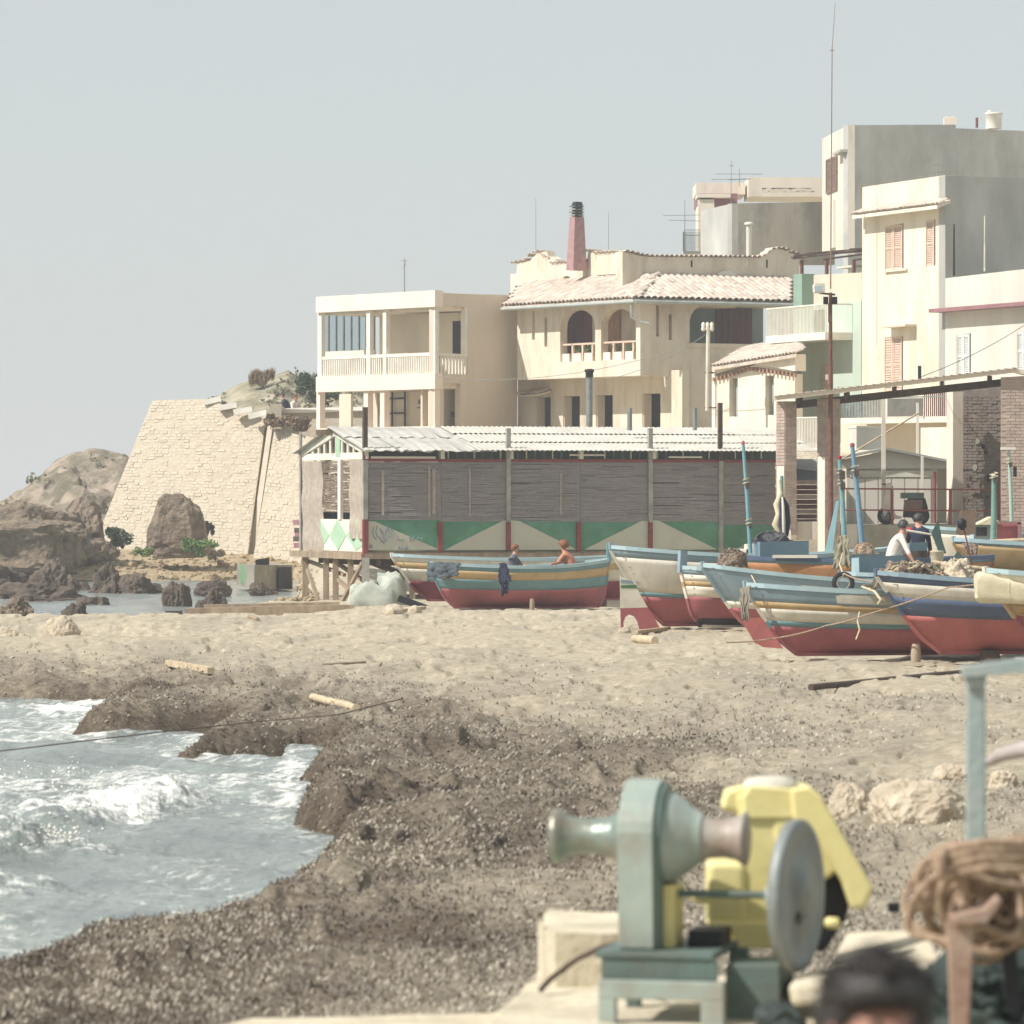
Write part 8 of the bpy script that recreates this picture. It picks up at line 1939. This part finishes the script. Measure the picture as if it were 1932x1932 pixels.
for i in range(46):
    cx0 = r.uniform(1795, 1990); cy0 = r.uniform(1665, 1730); rad = r.uniform(40, 128); D = r.uniform(17.75, 18.5)
    if cx0 - rad < 1706: cx0 = 1706 + rad
    sq_ = r.uniform(.45, .95)
    if cy0 - rad * sq_ < 1585: cy0 = 1585 + rad * sq_
    MB().tube(loop((cx0, cy0), rad, r.uniform(-.4, .4), sq_, D, a0=r.random() * 6, a1=6.5 + r.random() * 4), r.uniform(.012, .02), 8).build('coil', m_rope, rc)
for (x0, y0, x1, y1) in ((1765, 1605, 1945, 1590), (1768, 1618, 1945, 1602), (1772, 1632, 1945, 1616), (1776, 1600, 1776, 1650), (1780, 1650, 1945, 1640)):
    MB().tube([P(x0, y0 + 20, 17.7), P(x0 + 8, y0, 17.65), P((x0 + x1) / 2, (y0 + y1) / 2 - 8, 17.6), P(x1, y1, 17.65)], .02, 8).build('coil', m_rope, rc)
heap('dark_heap', 'dark green oily tarpaulin heaped under the rope stand', 1735, 1822, 1990, 1945, 18.6, M('oily_tarp', '39443f', '29322e', scale=3, stain='52605a', sscale=2, samt=.4, rough=.6), 31, cat='tarpaulin', depth=1.4, strands=0)
heap('dark_heap', 'dark mound added as the shadow below the flywheel', 1430, 1905, 1520, 1950, 20.0, M('shadow_dark', '3a423f', '2c3331', scale=3, rough=.6), 32, cat='shadow_mound', depth=.5, strands=0)  # mound added, its dark colour standing in for shadow by the flywheel
# line of loose stones by the pad
tag(MB().box(P(1686, 1712, 24.5) , .06, .05, .05).build('dark_stone', m_black), 'small dark stone on the seaweed right of the engine hood', 'stone')

# the man at the bottom edge: standing, seen from the hair to the brow
hx = P(1652, 1800, 8.6); hz = hx.z; gz = ground_z(hx.x, 8.6)
mb_k = {}; base = Vector((hx.x, 8.6, 0)); f = Vector((.22, -.97, 0)); s = Vector((-f.y, f.x, 0))
def jp(a, b, z): return base + s * a + f * b + U * z
H = hz - gz; k = H / 1.74; j = {'pelvis': jp(0, 0, gz + .95 * k), 'waist': jp(0, 0, gz + 1.12 * k), 'chest': jp(0, -.02, gz + 1.30 * k), 'collar': jp(0, -.03, gz + 1.44 * k), 'neck': jp(0, -.01, hz - .27), 'head': jp(0, .03, hz - .165), 'skull': jp(0, .0, hz - .095)}
E = [('pelvis', 'waist', 1), ('waist', 'chest', 1), ('chest', 'collar', 1), ('collar', 'neck', 0), ('neck', 'head', 0), ('head', 'skull', 0)]
R_ = {'pelvis': .15, 'waist': .14, 'chest': .165, 'collar': .12, 'neck': .06, 'head': .082, 'skull': .085}
for i, sg in enumerate((1, -1)):
    n = 'lr'[i]; j['sh' + n] = jp(sg * .19, -.03, gz + 1.41 * k); j['el' + n] = jp(sg * .26, -.02, gz + 1.12 * k); j['wr' + n] = jp(sg * .25, .12, gz + .90 * k); j['ha' + n] = jp(sg * .24, .16, gz + .82 * k)
    E += [('collar', 'sh' + n, 1), ('sh' + n, 'el' + n, 1), ('el' + n, 'wr' + n, 0), ('wr' + n, 'ha' + n, 0)]; R_.update({'sh' + n: .075, 'el' + n: .05, 'wr' + n: .032, 'ha' + n: .04})
    for q in range(4): j['f%s%d' % (n, q)] = jp(sg * .24 + (q - 1.5) * .02, .19, gz + .74 * k); E.append(('ha' + n, 'f%s%d' % (n, q), 0)); R_['f%s%d' % (n, q)] = .009
    j['t' + n] = jp(sg * .19, .2, gz + .80 * k); E.append(('ha' + n, 't' + n, 0)); R_['t' + n] = .011
    j['hp' + n] = jp(sg * .09, 0, gz + .9 * k); j['kn' + n] = jp(sg * .11, .03, gz + .5 * k); j['an' + n] = jp(sg * .12, -.02, gz + .09 * k); j['to' + n] = jp(sg * .13, .16, gz + .04 * k)
    E += [('pelvis', 'hp' + n, 2), ('hp' + n, 'kn' + n, 2), ('kn' + n, 'an' + n, 2), ('an' + n, 'to' + n, 2)]; R_.update({'hp' + n: .1, 'kn' + n: .065, 'an' + n: .045, 'to' + n: .04})
mp = person('person', 'dark-haired man at the bottom edge, only hair and brow in view', j, E, R_, [m_skin, M('check_shirt', '8a5a55', '7a4a46', scale=6), m_trouser], None, hair=.14, hairmat=m_hairdk, look=f, headr=.096, hn=.19)
# loose tufts of hair
r = random.Random(2); hc = (j['head'] + j['skull']) / 2 + U * .03; tf_ = MB()
for i in range(420):
    d = Vector((r.gauss(0, 1), r.gauss(0, 1), abs(r.gauss(0, 1)) + .15)).normalized()
    if d.dot(f) > .45 and d.z < .62: continue
    t = Vector((r.uniform(-1, 1), r.uniform(-1, 1), r.uniform(-.3, .6))); p = hc + d * .108; tf_.tube([p, p + d * .008 + t * .010, p + d * .006 + t * .022], [.004, .0035, .001], 4)
tag(tf_.build('hair_tufts', m_hairdk, mp), kind='stuff')
# overhead wires
for lb, a, b, sg in (('wire running from the canopy roof up to the pale house', P(1735, 712, 126), P(1960, 595, 150), .15), ('wire between the pale pink house and the cream house', P(826, 712, 184), P(1290, 655, 172), .5), ('wire from the insulator pole to the left', P(1330, 632, 170), P(1120, 720, 180), .3)):
    ropeline(lb, [a, b], .012, m_iron, name='wire', sag=sg, cat='wire')
tag(MB().tube([P(1735, 722, 126), P(1735, 690, 126)], .05, 8).build('stub_post', m_black), 'short dark stub post on the canopy roof', 'post')
# ------------------------------------------------------------------ thin haze added over the whole place to lift the blacks
hz_m = bpy.data.materials.new('fade_haze'); hz_m.use_nodes = True; _n = hz_m.node_tree.nodes; _n.remove(_n['Principled BSDF'])
pv = _n.new('ShaderNodeVolumePrincipled'); pv.inputs['Color'].default_value = (.93, .95, .95, 1); pv.inputs['Density'].default_value = .0007; pv.inputs['Anisotropy'].default_value = 0.0
hz_m.node_tree.links.new(pv.outputs['Volume'], _n['Material Output'].inputs['Volume'])
hzb = MB(); hzb.hexa([(-9100, -310, -4), (9100, -310, -4), (9100, 24100, -4), (-9100, 24100, -4), (-9100, -310, 26), (9100, -310, 26), (9100, 24100, 26), (-9100, 24100, 26)])
tag(hzb.build('haze', hz_m), 'thin pale haze added to lift the dark tones', 'haze', None, 'stuff')
